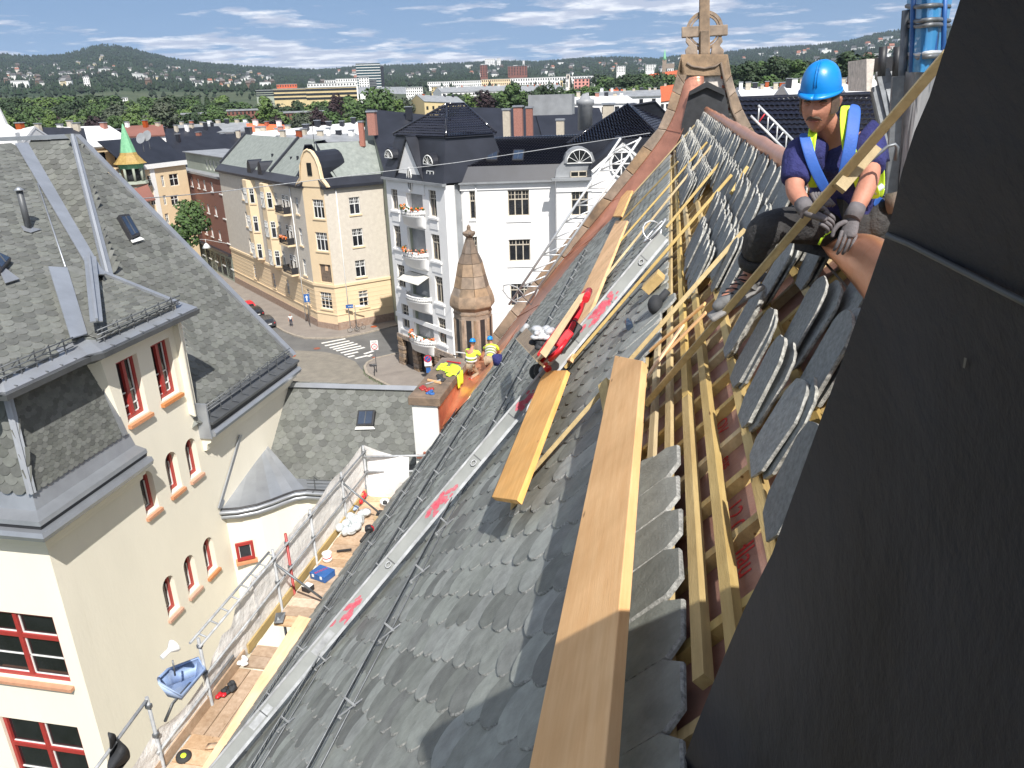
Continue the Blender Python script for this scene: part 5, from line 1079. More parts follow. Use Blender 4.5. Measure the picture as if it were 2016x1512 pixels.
# long glazed roof behind the worker
ob = thing('black_tiled_building', 'long building with a glazed black tiled roof behind the seated man and gable', 'building', (20, 60, 0))
P4 = [py(1440, 330, 46), py(1770, 335, 46), py(1752, 178, 52), py(1440, 191, 52)]; tiles(ob, P4[0] + V((-3, 0, -2)), P4[1] + V((3, 0, -2)), P4[2] + V((1, 0, 0)), P4[3] + V((-2, 0, 0)), nr=20, nc=60)
mb = MB(); a, b = P4[3] + V((-2, 0, -.15)), P4[2] + V((1, 0, -.15)); mb.tube([a, b], .16, 6); mb.build('ridge_tiles', 'rtile', ob)
mb = MB(); x0, x1_ = a.x, b.x; mb.ext([(x0, 46.4, 0), (x1_ + 1, 46.4, 0), (x1_ + 1, 62, 0), (x0, 62, 0)], (0, 0, P4[0].z - 2.2)); mb.build('wall', 'white_r', ob); slab(ob, 'roof_back', [a, b, b + V((2, 9, -7)), a + V((0, 9, -7))], 'rblack')

# ---------------------------------------------------------------- stone turret pinnacle
tu = thing('stone_turret', 'octagonal weathered stone turret with a conical cap and carved finial behind the kneeling workers', 'turret', (-5.3, 21.3, 20))
tc_ = py(934, 690, 21.6); ct = V((tc_.x, 21.6, 0)); zt = lambda y: py(934, y, 21.6).z; rw = lambda px_, y: abs(py(934 + px_, y, 21.6).x - py(934, y, 21.6).x)
prof = [(zt(740) - 3, rw(37, 690)), (zt(604), rw(37, 600))]; o8 = math.pi / 8
cx = py(930, 600, 21.6).x; ct = V((cx, 21.6, 0))
mb = MB(); mb.lathe(ct, prof, 8, ph=o8, sm=False); mb.build('drum', 'stone', tu, bevel=.02)
mb = MB(); mb.lathe(ct, [(zt(606), rw(37, 600)), (zt(598), rw(44, 600)), (zt(592), rw(44, 600)), (zt(586), rw(43, 600)), (zt(576), rw(40, 590))], 8, ph=o8, sm=False); mb.build('eaves_moulding', 'stone', tu, bevel=.02)
pr_ = [(zt(577), rw(40, 590)), (zt(562), rw(34, 562)), (zt(540), rw(29, 540)), (zt(516), rw(24, 516)), (zt(497), rw(16, 497)), (zt(470), rw(7.5, 470)), (zt(468), rw(6, 470))]
for i in range(len(pr_) - 1):
    (z0, r0_), (z1, r1_) = pr_[i], pr_[i + 1]
    for k in range(8):
        a, b = o8 + k * math.pi / 4, o8 + (k + 1) * math.pi / 4; sh = R(0, .006); q = lambda r, t, z: ct + V((math.cos(t) * r, math.sin(t) * r, z))
        mb = MB(); m_ = .012; mb.hexa(q(r0_ * .6, a + m_, z0), q(r0_ + sh, a + m_, z0), q(r0_ + sh, b - m_, z0), q(r0_ * .6, b - m_, z0), q(r1_ * .5, a + m_, z1 - .012), q(r1_ + sh, a + m_, z1 - .012), q(r1_ + sh, b - m_, z1 - .012), q(r1_ * .5, b - m_, z1 - .012)); mb.build('cap_stone', 'stone_dark' if i > 2 or R(0, 1) < .25 else 'stone', tu)
mb = MB(); mb.lathe(ct, [(zt(472), rw(5, 470)), (zt(466), rw(7, 466)), (zt(463), rw(11, 460)), (zt(458), rw(12, 458)), (zt(455), rw(7, 455)), (zt(452), rw(4, 452)), (zt(446), rw(4, 446)), (zt(442), rw(1, 442))], 8, sm=False)
for k in range(4): a = k * math.pi / 2 + .4; mb.sphere(ct + V((math.cos(a) * rw(9, 460), math.sin(a) * rw(9, 460), zt(459))), rw(4, 460), n=6, k=4)
mb.build('finial', 'stone_dark', tu)
for k in range(8):
    a = k * math.pi / 4; rr = rw(37, 600) * math.cos(o8); q = ct + V((math.cos(a) * rr, math.sin(a) * rr, 0)); zt0, zt1 = zt(695), zt(622)
    t_ = V((-math.sin(a), math.cos(a), 0)); n_ = V((math.cos(a), math.sin(a), 0))
    mb = MB(); c = q + V((0, 0, (zt0 + zt1) / 2)); mb.hexa(*[c + t_ * sx * rw(5, 650) + n_ * sy + V((0, 0, sz)) for sz in (-(zt1 - zt0) / 2, (zt1 - zt0) / 2) for sx, sy in ((-1, -.02), (1, -.02), (1, .006), (-1, .006))]); mb.build('slot_window', 'blackpaint', tu)
    for z in (zt(612), zt(700)): mb = MB(); mb.beam(q + t_ * rr * .42 + V((0, 0, z)), q - t_ * rr * .42 + V((0, 0, z)), .03, .05); mb.build('band', 'stone', tu)
    for sx in (-1, 1): mb = MB(); mb.beam(q + t_ * sx * rr * .36 + V((0, 0, zt0)), q + t_ * sx * rr * .36 + V((0, 0, zt1)), .09, .03, n_); mb.build('pilaster', 'stone', tu, bevel=.01)
# ---------------------------------------------------------------- loose timber, beam and trolley on the roof
def lay(name, pa, pb, oa, ob_, w, h, m, label, cat, group=None, bev=.004, wdir=None):
    a = RPx(*pa, oa); b = RPx(*pb, ob_); mb = MB(); mb.beam(a, b, w, h, wdir or NRM); return mb.build(name, m, None, label, cat, group, bevel=bev)
M['plank_l'] = M['plank']
# big plank close to the camera; four corners in the roof frame
def plank4(name, c, o, th, label, group=None, parent=None):
    P = [RPx(x, y, o) for x, y in c]; n = (P[1] - P[0]).cross(P[3] - P[0]).normalized(); n = n if n.dot(NRM) > 0 else -n
    mb = MB(); mb.ext(P, n * th); return mb.build(name, 'plank', None, label, 'plank', group, bevel=.004)
pg = 'bright planks laid on the roof'
b1_ = plank4('plank', [(1220, 708), (1275, 720), (1216, 1560), (1060, 1560)], .21, .048, 'wide bright plank nearest the camera, its lower half in shadow', pg)
b2_ = plank4('plank', [(1076, 735), (1123, 735), (1028, 994), (977, 986)], .19, .045, 'bright plank passing under the grey metal beam, its cut end over the slates', pg)
b3_ = plank4('plank', [(1215, 437), (1238, 437), (1128, 715), (1085, 715)], .10, .045, 'bright plank between the red trolley and the gable, upper of two in line', pg)
b4_ = plank4('plank', [(1230, 377), (1247, 377), (1226, 428), (1209, 428)], .17, .045, 'short bright plank end nearest the copper-lined gable', pg)
# wedge blocks holding planks
for (x, y), l_ in (((1190, 830), 'wooden wedge block under the upper end of the nearest plank'), ((1005, 1005), 'wooden block in the shade under the second plank end')):
    p = RPx(x, y, .05); mb = MB(); mb.ext([p, p + AL * .5, p + AL * .5 + NRM * .12], UPV * .09); mb.build('wedge_block', 'batten', None, l_, 'wood block')
bg_ = 'loose yellow battens lying across the slates'
mb = MB(); a, b = RPx(1180, 876, .12), py(1866, 105, 3.15)
a = py(1278, 790, 2.62); mb.beam(RPx(1272, 795, .06), b, .036, .030, (.3, -.6, .6)); mb.build('batten', 'batten', None, 'long yellow batten held by the seated man, running up past the dark tower', 'batten', bevel=.003)
mb = MB(); q = py(1652, 372, 3.45); mb.beam(q, q + (b - a).normalized() * .22, .05, .045, (.3, -.6, .6)); mb.build('batten_offcut', 'batten', None, 'short yellow batten offcut nailed under the held batten', 'batten')
for i, (p, q, l_) in enumerate((((1015, 965), (1466, 452), 'yellow batten reaching from the second plank up to the man\'s knee'), ((1112, 725), (1440, 345), 'yellow batten along the right side of the grey metal beam'),
                 ((1180, 560), (1400, 288), 'yellow batten between the metal beam and upper plank, right of two'), ((1160, 545), (1392, 280), 'yellow batten between the metal beam and upper plank, left of two'),
                 ((1205, 455), (1335, 318), 'short yellow batten beside the upper plank end'), ((1230, 400), (1368, 246), 'thin yellow batten reaching the niche at the gable'), ((1312, 448), (1418, 320), 'yellow batten over the loose slates near the ridge'),
                 ((1440, 380), (1470, 330), 'stub of batten standing among loose slates by the ridge'))):
    lay('batten', p, q, .10 + .012 * (i % 3), .13 + .01 * (i % 2), .048, .034, 'batten', l_, 'batten', bg_, wdir=NRM + AL * .2)
# small splintered boards by the big plank
for (p, q, o) in (((1280, 690), (1388, 598), .08), ((1300, 705), (1390, 615), .05), ((1272, 745), (1345, 640), .06)): lay('thin_board', p, q, o, o + .02, .045, .016, 'plank', {0.08: 'thin splintered board, upper of three by the long batten', .05: 'thin splintered board, middle of three by the long batten', .06: 'thin splintered board lying at the head of the wide plank'}[o], 'board')
mb = MB(); p = RPx(1302, 540, .10); mb.beam(p, p + AL * .02 - UPV * .22, .15, .10, NRM); mb.build('wood_block', 'batten_end', None, 'sawn wooden block standing on the open battens', 'wood block', bevel=.004)
mb = MB(); p = RPx(1290, 600, .06); mb.sphere(p, (.07, .13, .09), n=10, k=6); mb.tube([p, p + UPV * .16 + AL * .05], .035, 7); mb.build('work_glove', 'felt', None, 'dark glove lying below the wooden block', 'glove')
mb = MB(); p = RPx(1240, 645, .05); mb.lathe(p, [(0, .035), (.14, .035), (.17, .015), (.2, .015)], 10, ax=(AL + NRM * .2)); mb.build('water_bottle', 'glass2', None, 'small clear bottle lying in the opening of the slating', 'bottle')
# grey metal beam
bm = thing('metal_beam', 'long grey sheet metal beam with red spray marks lying diagonally over the slates', 'beam', RPx(900, 960, .1))
A_, B_ = RPx(400, 1545, .18), RPx(1302, 466, .22); dv = (B_ - A_).normalized(); sv = dv.cross(NRM).normalized()
wv_ = .27
mb = MB(); mb.beam(A_, B_, .12, .12, NRM); mb.build('web', 'beam_white', bm)
sg_ = 1 if sv.dot(O - A_) > 0 else -1; wf = sv * sg_ * .0605
for s_, w2 in ((-1, .03), (1, .02)):
    mb = MB(); mb.beam(A_ + sv * sg_ * .055 + NRM * s_ * .066, B_ + sv * sg_ * .055 + NRM * s_ * .066, .03, w2, NRM); mb.build('flange', 'galv', bm)
mb = MB(); mb.beam(A_ - sv * .10 - NRM * .07, B_ - sv * .10 - NRM * .07, .04, .05, NRM); mb.build('under_rail', 'zinc_dark', bm)
for x, y in ((1288, 500), (1215, 585), (1150, 665), (1085, 745), (1020, 820), (950, 905), (770, 1110), (520, 1395)):
    c = RPx(x, y, .2); c = A_ + dv * (c - A_).dot(dv) + wf; mb = MB(); mb.beam(c - NRM * .075, c + NRM * .075, .012, .005, sv); mb.build('seam', 'zinc_dark', bm)
for x, y in ((1268, 516), (940, 915), (765, 1135)):
    c = RPx(x, y, .2); c = A_ + dv * (c - A_).dot(dv) + wf * 1.2; mb = MB(); mb.tube([c + dv * .035 * math.cos(t * .785) + NRM * .025 * math.sin(t * .785) for t in range(9)], .009, 5); mb.build('lifting_ring', 'galv', bm)
for x, y in ((1195, 600), (1178, 622), (1037, 790), (864, 1000), (683, 1228)):
    c = RPx(x, y, .2); c = A_ + dv * (c - A_).dot(dv) + wf * 1.01; mb = MB()
    for k in range(26): o = c + dv * random.gauss(0, .09) + NRM * max(-.05, min(.05, random.gauss(0, .022))); rr = R(.008, .022); mb.face([o + dv * rr * 2.4 * math.cos(t) + NRM * rr * math.sin(t) + wf * (.004 * k) for t in [j * 1.047 for j in range(6)]])
    mb.build('spray_mark', 'spray', bm)
for x, y in ((625, 1300), (505, 1425)):
    c = RPx(x, y, .2); c = A_ + dv * (c - A_).dot(dv) + wf; mb = MB(); mb.beam(c - dv * .14, c + dv * .14, .07, .004, sv); mb.build('scraped_patch', 'galv', bm)
mb = MB(); c = B_; mb.tube([c + NRM * .1 + (dv * math.cos(t * .5) + sv * math.sin(t * .5)) * .17 for t in range(13)], .012, 6); mb.tube([c + NRM * .12 - sv * .05 + (dv * math.cos(t * .5) + NRM * math.sin(t * .5)) * .11 for t in range(13)], .010, 6); mb.build('steel_wire_loop', 'alu', bm)
# red trolley with muddy board tray
tr = thing('red_trolley', 'red two-axle roof trolley with a muddy board tray, parked on the metal beam', 'trolley', RPx(1105, 690, .25))
def TP(x, y, o): return RPx(x, y, o)
mb = MB(); mb.tube([TP(1073, 716, .34), TP(1102, 690, .36), TP(1120, 660, .36)], .032, 8); mb.tube([TP(1120, 655, .36), TP(1142, 612, .36), TP(1155, 577, .36)], .03, 8); mb.tube([TP(1068, 708, .36), TP(1080, 728, .25)], .04, 8); mb.build('frame', 'red', tr)
mb = MB(); mb.ext([TP(1060, 712, .34), TP(1146, 612, .34), TP(1160, 572, .34), TP(1152, 580, .42), TP(1062, 705, .46)], NRM * .05 + sv * .05); mb.build('side_plate', 'red', tr, bevel=.01)
mb = MB(); mb.box(TP(1110, 668, .38), (.09, .22, .09), Matrix((sv, dv, NRM)).transposed()); mb.build('winch_housing', 'red', tr, bevel=.02)
mb = MB(); mb.box(TP(1098, 690, .34), (.10, .34, .08), Matrix((sv, dv, NRM)).transposed()); mb.build('motor', 'galv', tr, bevel=.01)
mb = MB(); mb.box(TP(1122, 655, .32), (.14, .26, .14), Matrix((sv, dv, NRM)).transposed()); mb.build('engine_block', 'blackpaint', tr, bevel=.02)
for x, y in ((1067, 730), (1121, 664)):
    c = TP(x, y, .26)
    for s_ in (-.03, .24):
        cc = c - sv * s_; mb = MB(); mb.lathe(cc - sv * .03, [(0, .05), (0, .085), (.012, .095), (.05, .095), (.06, .085), (.06, .05)], 20, ax=sv); w_h = mb.build('wheel', 'rubber', tr); mb = MB(); mb.lathe(cc - sv * .035, [(0, .0), (0, .05), (.07, .05), (.07, 0)], 14, ax=sv); mb.lathe(cc - sv * .042, [(0, 0), (0, .018), (.09, .018), (.09, 0)], 8, ax=sv); mb.build('hub', 'galv', w_h)
a, b, c_, d_ = TP(1018, 668, .42), TP(1036, 645, .42), TP(1082, 692, .46), TP(1060, 712, .46)
mb = MB(); mb.ext([a, b, c_, d_], NRM * .02); mb.build('tray_floor', 'osb', tr)
mb = MB(); mb.beam(a - NRM * .03, d_ - NRM * .03, .02, .10, NRM); mb.build('tray_rim', 'ply', tr)
mb = MB(); e, f = TP(1074, 705, .46), TP(1158, 573, .46); mb.ext([e, f, f + NRM * .05 - dv * .1, e + NRM * .075], sv * .02); mb.build('side_board', 'ply', tr, bevel=.003)
mb = MB(); mb.tube([TP(1153, 590, .5), TP(1160, 572, .5)], .035, 8); mb.build('handle_end', 'red', tr)
for k in range(2):
    mb = MB(); p = TP(1065, 683, .47) + NRM * .02
    for _ in range(22): mb.sphere(p + V((R(-.09, .09), R(-.11, .11), R(0, .07) + k * .06)) + dv * k * .07, (R(.03, .07), R(.03, .07), R(.02, .04)), n=7, k=5)
    mb.build('crumpled_bag', ('felt', 'alu')[k], None, ('black crumpled cloth on the trolley tray', 'silvery crumpled foil bag on top of the black cloth')[k], 'bag')
mb = MB(); p = TP(1026, 655, .45); mb.lathe(p, [(0, .05), (.16, .05), (.18, .03)], 12, ax=dv); mb.build('grey_can', 'galv', None, 'small grey can at the outer corner of the trolley tray', 'can')
# aluminium lattice girders beside the gable
def lattice(name, label, a, b, off, r=.025, n=8, red=False):
    t = thing(name, label, 'ladder beam', (a + b) / 2); mb = MB(); mb.tube([a, b], r, 7); mb.build('chord', 'alu', t); mb = MB(); mb.tube([a + off, b + off], r, 7); mb.build('chord', 'alu', t)
    for i in range(n):
        p = a + (b - a) * (i + .2) / n; q = a + (b - a) * (i + .9) / n + off; mb = MB(); mb.tube([p, q], r * .6, 5); mb.build('brace', 'alu', t); mb = MB(); mb.tube([p, p + off], r * .6, 5); mb.build('brace', 'red' if red and i == n - 1 else 'alu', t)
    return t
l1 = lattice('lattice_girder', 'aluminium lattice girder leaning along the outside of the left gable coping', py(1002, 600, 21.6), py(1222, 272, 21.6), py(1040, 600, 21.6) - py(1005, 600, 21.6), .035, 10)
l2 = lattice('lattice_girder', 'aluminium lattice girder with a red clamp behind the right gable coping', py(1568, 318, 24), py(1478, 228, 24), py(1560, 280, 24) - py(1545, 300, 24), .035, 5, True)
mb = MB(); mb.tube([py(x, y, 21.2) for x, y in ((1018, 598), (1000, 585), (990, 572), (992, 562), (1002, 560), (1018, 566), (1030, 580))], .022, 6); mb.tube([py(x, y, 21.3) for x, y in ((1040, 560), (1020, 575), (1046, 600), (1060, 570))], .02, 6); mb.build('bent_tube', 'galv', l1)
mb = MB(); mb.tube([py(1410, 268, 20.2), py(1520, 302, 21), py(1600, 300, 22)], .012, 5); mb.build('rope', 'alu', None, 'thin pale rope tied round the right gable coping', 'rope')

# ---------------------------------------------------------------- scaffold along the eaves
DZ, SX, RXL = 22.2, -5.90, -5.92
sc = thing('scaffold', 'narrow timber-decked scaffold with netting along the eaves, between roof and cream house', 'scaffold', (-5.5, 9, DZ - 2))
y = 4.9; k = 0
while y < 13.3:
    L_ = .235
    if 6.9 < y < 8.2 or y < 6.2:                  # boards running along
        if k == 0 or True:
            y1 = 6.2 if y < 6.2 else 8.2
            for j in range(5): mb = MB(); mb.box((-5.82 + j * .21, (y + y1) / 2, DZ - .02 + R(-.004, .004)), (.195, y1 - y - .02, .035)); mb.build('deck_board', 'deckplank', sc)
            y = y1 + .02; continue
    if 8.6 < y < 9.0: y += .25; continue
    mb = MB(); mb.box((-5.36, y + L_ / 2, DZ + R(-.005, .005)), (1.02 + R(-.02, .02), L_ - .012, .035)); mb.build('deck_board', 'deckplank', sc); y += L_
mb = MB(); mb.beam((-5.92, 4.6, DZ + .08), (-5.92, 8.4, DZ + .08), .03, .16); mb.build('toe_board', 'deckplank', sc); mb = MB(); mb.beam((-5.92, 8.5, DZ + .08), (-5.92, 13.4, DZ + .08), .03, .16); mb.build('toe_board', 'batten', sc)
posts = [5.0, 6.35, 7.45, 9.55, 10.0, 10.9, 12.3, 13.45]
for i, yy in enumerate(posts):
    top = 23.32 + R(-.03, .06); mb = MB(); mb.tube([(SX, yy, 14), (SX, yy, top)], .023, 8); p = mb.build('post', 'galv' if i != 4 else 'redframe', sc)
    for z in (22.75, 23.2): mb = MB(); mb.box((SX, yy, z), (.07, .06, .06)); mb.build('clamp', 'galv_dark', p, bevel=.01)
for z in (22.75, 23.22):
    mb = MB(); mb.tube([(SX + .03, 7.4, z), (SX + .03, 13.5, z)], .018, 7); mb.build('guard_rail', 'galv', sc)
mb = MB(); mb.tube([(SX, 4.5, 23.1), (SX, 6.35, 23.3)], .021, 7); mb.build('guard_rail', 'galv', sc); mb = MB(); mb.tube([(SX, 6.3, 22.5), (SX, 8.1, 22.5)], .02, 7); mb.build('guard_rail', 'galv', sc)
mb = MB(); mb.tube([(SX - .10, 7.4, 23.27), (SX - .10, 9.6, 23.27)], .02, 6)
for q in range(8): mb.tube([(SX + .03, 7.6 + q * .28, 23.22), (SX - .10, 7.6 + q * .28, 23.27)], .014, 5)
mb.build('ladder_rail', 'galv', sc)
for yy in (9.55, 12.3): mb = MB(); mb.tube([(SX, yy, 23.1), (SX + .75, yy + .25, DZ)], .02, 7); mb.build('diagonal_tube', 'galv_dark', sc)
def net(name, a, b, zt0, zt1, zb, m='netting', sag=.06, n=24, off=0):
    rows = []
    for i in range(n + 1):
        t = i / n; p = V(a) + (V(b) - V(a)) * t; zt_ = zt0 + (zt1 - zt0) * t - sag * abs(math.sin(t * 9)) ; 
        rows.append([V((p.x + .05 * pnoise(V((t * 7, k * 1.3, off))) + off * k * .02, p.y, zt_ + (zb - zt_) * k / 7)) for k in range(8)])
    mb = MB(); mb.grid(rows); return mb.build(name, m, sc)
net('netting', (SX - .04, 8.9, 0), (SX - .04, 13.45, 0), 23.25, 23.36, 22.15)
net('netting', (SX - .03, 4.2, 0), (SX - .02, 7.4, 0), 22.95, 22.7, 22.15, sag=.12)
net('netting', (SX - .03, 7.4, 0), (SX - .05, 9.0, 0), 22.75, 23.3, 22.15, sag=.1)
rows = []
for i in range(13):
    t = i / 12; rows.append([V((SX + .02 + t * .95, 13.45 + .08 * math.sin(t * 3.1 + k * .6), 23.36 - .22 * t - .10 * math.sin(t * 3.14) - k * (1.12 - .25 * t) / 7)) for k in range(8)])
mb = MB(); mb.grid(rows); mb.build('end_netting', 'netting', sc)
for z in (22.75, 23.1): mb = MB(); mb.tube([(SX, 13.43, z), (-4.6, 13.6, z + .03)], .024, 7); mb.build('end_rail', 'galv', sc)
for yy in (9.0, 9.6, 10.2, 10.8, 11.4): mb = MB(); mb.tube([(-5.02, yy, DZ), (-5.02, yy, DZ + .28), (-4.86, yy - .12, DZ + .42), ], .010, 5); mb.build('wire_hook', 'galv', sc)
mb = MB(); mb.tube([(-4.86, y_, DZ + .30 + .03 * math.sin(y_ * 4)) for y_ in [7.8 + i * .25 for i in range(18)]], .018, 5); mb.build('hose', 'copper_brown', None, 'brown hose running along the edge of the slates by the scaffold', 'hose')
mb = MB(); mb.beam(pz(405, 1530, DZ + .35), pz(600, 1216, DZ + .45), .20, .035, (.2, 0, 1)); mb.build('plank', 'plank', None, 'long yellow plank lying along the scaffold deck in the lower left', 'plank', pg, bevel=.003)
mb = MB(); mb.beam((-4.98, 12.4, DZ + .25), (-4.92, 13.5, DZ + .35), .04, .22, (0, 0, 1)); mb.build('board', 'plank', None, 'upright board closing the far end of the scaffold deck', 'board', bevel=.003)
D = lambda x, y, h=.02: pz(x, y, DZ + h)
# things on the deck
c = D(736, 968); t = thing('blue_barrel', 'blue plastic barrel with grey lid at the far end of the scaffold', 'barrel', c); mb = MB(); mb.lathe(c, [(0, .10), (0, .125), (.15, .13), (.30, .125)], 18); mb.build('body', 'bluepl', t); mb = MB(); mb.lathe(c + V((0, 0, .30)), [(0, .13), (.03, .13), (.035, .1)], 18); mb.build('lid', 'galv', t)
mb = MB(); c = D(706, 985)
for _ in range(14): mb.sphere(c + V((R(-.12, .12), R(-.25, .25), R(.02, .12))), (R(.04, .08), R(.04, .1), R(.03, .06)), n=7, k=5)
mb.build('red_bag', 'red', None, 'crumpled red and orange bags beside the blue barrel', 'bag')
c = D(757, 998); t = thing('white_bucket', 'round white bucket with a black tool inside, tipped towards the roof', 'bucket', c); ax = V((.25, -.2, 1)).normalized(); mb = MB(); mb.lathe(c, [(0, .08), (.14, .10), (.15, .105), (.145, .09), (.02, .06)], 16, ax=ax); mb.build('body', 'white', t); mb = MB(); mb.sphere(c + ax * .12, .05, n=8, k=6); mb.build('tool_head', 'blackpaint', t)
c = D(752, 1022); t = thing('cardboard_box', 'open brown cardboard box with dark tools beside the white bucket', 'box', c); mb = MB(); mb.box(c + V((0, 0, .06)), (.22, .26, .13)); mb.build('body', 'ply', t); mb = MB(); mb.box(c + V((0, 0, .13)), (.17, .2, .03)); mb.build('contents', 'blackpaint', t)
# plastic sack heap
mb = MB(); c = D(700, 1035)
for _ in range(26): mb.sphere(c + V((R(-.16, .16), R(-.38, .38), R(.03, .17))), (R(.06, .13), R(.07, .15), R(.05, .09)), n=8, k=6)
M['film'] = transl(mat('plastic_film', (.62, .66, .67), .25, .12, 9, .8, 20, bdist=.03), .88); mb.build('plastic_sack', 'film', None, 'heap of crumpled clear plastic sacks on the deck against the netting', 'bag')
mb = MB(); c = D(700, 1006)
for _ in range(7): mb.sphere(c + V((R(-.08, .08), R(-.1, .1), R(.03, .1))), (R(.04, .08), R(.05, .08), R(.03, .05)), n=7, k=5)
mb.build('blue_white_sack', 'bluefade', None, 'small blue and white sack beyond the clear plastic heap', 'bag')
# hand power tool: black and red
c = D(728, 1040, .32); c = RPx(729, 1042, .10); t = thing('power_tool', 'black and red power tool lying on the eaves slates', 'power tool', c); mb = MB(); mb.lathe(c - AL * .06, [(0, .06), (.02, .075), (.09, .075), (.11, .05)], 14, ax=(AL + NRM * .5)); mb.build('body', 'blackpaint', t); mb = MB(); mb.lathe(c - AL * .02, [(0, .077), (.035, .079), (.04, .06)], 14, ax=(AL + NRM * .5)); mb.build('guard', 'red', t); mb = MB(); mb.tube([c, c - AL * .16 - UPV * .04, c - AL * .3 - UPV * .1], [.035, .032, .03], 8); mb.build('handle', 'rubber', t)
# white paint pot, tool case, square tub, saw
c = D(645, 1103); t = thing('paint_pot', 'white pot with a red band on the scaffold deck', 'pot', c); mb = MB(); mb.lathe(c, [(0, .085), (.06, .085), (.06, .075), (.13, .085), (.145, .085)], 18); mb.build('body', 'white', t); mb = MB(); mb.lathe(c, [(.065, .082), (.085, .084)], 18); mb.build('band', 'red', t); mb = MB(); mb.lathe(c, [(.145, .088), (.155, .088)], 18); mb.build('lid', 'white', t)
c = D(676, 1085, .06); mb = MB(); mb.beam(c - V((.12, .02, 0)), c + V((.14, .05, .02)), .035, .03); mb.build('hand_brush', 'blackpaint', None, 'long black brush lying by the white pot', 'brush', bevel=.005)
c = D(636, 1136); t = thing('tool_case', 'dark blue plastic tool case with red lettering, lid closed', 'tool case', c); R3 = Matrix.Rotation(rad(-18), 3, 'Z'); mb = MB(); mb.box(c + V((0, 0, .05)), (.34, .27, .10), R3); mb.build('body', 'bluepl', t, bevel=.012); mb = MB(); mb.box(c + V((0, 0, .115)), (.345, .275, .03), R3); mb.build('lid', 'bluepl', t, bevel=.01)
for s_ in (-1, 1): mb = MB(); mb.box(c + R3 @ V((s_ * .09, -.142, .09)), (.04, .012, .05), R3); mb.build('latch', 'white', t)
text_part('lettering', 'BOSCH', .075, mfr(c + V((-.02, .0, .1315)), R3 @ V((.35, .93, 0)).normalized(), R3 @ V((-.93, .35, 0)).normalized(), V((0, 0, 1))), 'red', t, .0006)
c = D(607, 1162); t = thing('square_tub', 'small dark square tub filled with white', 'tub', c); mb = MB(); mb.box(c + V((0, 0, .05)), (.16, .15, .10), R3); mb.build('body', 'blackpaint', t, bevel=.01); mb = MB(); mb.box(c + V((0, 0, .102)), (.145, .135, .012), R3); mb.build('fill', 'white', t, bevel=.005)
c = pz(545, 1215, DZ + .12); mb = MB(); mb.ext([c + V((0, -.02, .08)), c + V((.1, .1, .02)), c + V((.12, -.06, -.06)), c + V((0, -.12, -.04))], V((.01, 0, .02))); mb.build('shovel_blade', 'galv_dark', None, 'grey shovel blade leaning at the netting side of the deck', 'shovel', bevel=.004)
c = D(480, 1310); mb = MB()
for _ in range(9): mb.sphere(c + V((R(-.05, .05), R(-.09, .09), R(.02, .08))), (R(.03, .06), R(.03, .06), R(.02, .04)), n=6, k=4)
mb.build('white_rag', 'white', None, 'crumpled white rag at the edge of the deck boards', 'rag')
c = D(452, 1362); t = thing('tool_heap', 'heap of dark tools and a red and white wrapper on the deck', 'tools', c); mb = MB()
for _ in range(8): mb.sphere(c + V((R(-.07, .07), R(-.09, .09), R(.02, .09))), (R(.03, .06), R(.03, .07), R(.02, .05)), n=6, k=4)
mb.build('bag', 'felt', t); mb = MB(); [mb.sphere(c + V((R(-.1, 0), R(-.16, -.06), .05)), (.04, .05, .025), n=6, k=4) for _ in range(5)]; mb.build('wrapper', 'red', t)
mb = MB(); c = D(520, 1345); mb.tube([c + V((.11 * math.cos(a * .6) + a * .004, .17 * math.sin(a * .6), .02)) for a in range(26)], .006, 4); mb.build('orange_cable', 'copper_new', None, 'thin orange cable coiled on the deck boards', 'cable')
c = D(362, 1492); t = thing('wheel', 'small black wheel with a yellow hub lying on the deck', 'wheel', c); mb = MB(); mb.lathe(c, [(0, .04), (.0, .085), (.015, .095), (.04, .095), (.055, .085), (.055, .04)], 18, ax=(.2, -.2, 1)); mb.build('tyre', 'rubber', t); mb = MB(); mb.lathe(c, [(0, 0), (0, .035), (.06, .035), (.06, 0)], 10, ax=(.2, -.2, 1)); mb.build('hub', 'hivis', t)
c = D(430, 1478, .05); mb = MB(); mb.grid([[c + V((u_ * .45 - .2, v_ * .09, .05 * math.sin(u_ * 3)))for v_ in (0, 1)] for u_ in [i / 8 for i in range(9)]]); o = mb.build('bent_board', 'deckplank', None, 'warped pale board lying across the deck near the wheel', 'board'); o.modifiers.new('t', 'SOLIDIFY').thickness = .02
# wheelbarrow tub on the rail
t = thing('blue_tub', 'faded blue wheelbarrow tub hung on the scaffold rail', 'tub', px(355, 1350, SX)); f_ = lambda x, y, d=0: px(x, y, SX + d)
rim = [f_(312, 1335, -.1), f_(330, 1318, -.25), f_(390, 1295, -.25), f_(403, 1318, .1), f_(356, 1370, .15), f_(315, 1345, .1)]
base = [f_(322, 1350, -.05) - V((0, 0, .05)), f_(340, 1340, -.2) - V((0, 0, .08)), f_(380, 1325, -.2) - V((0, 0, .08)), f_(384, 1335, .0) - V((0, 0, .03)), f_(355, 1374, .08) - V((0, 0, .02)), f_(331, 1366, .04) - V((0, 0, .02))]
mb = MB(); mb.grid([rim + [rim[0]], base + [base[0]]]); mb.face(base); o = mb.build('tub', 'bluefade', t); o.modifiers.new('t', 'SOLIDIFY').thickness = .02
mb = MB(); mb.tube(rim + [rim[0]], .018, 6); mb.build('rim', 'bluefade', t)
mb = MB(); mb.tube([f_(375, 1345, .05), f_(340, 1385, .1), f_(325, 1420, .0)], .02, 6); mb.build('leg', 'galv_dark', t)
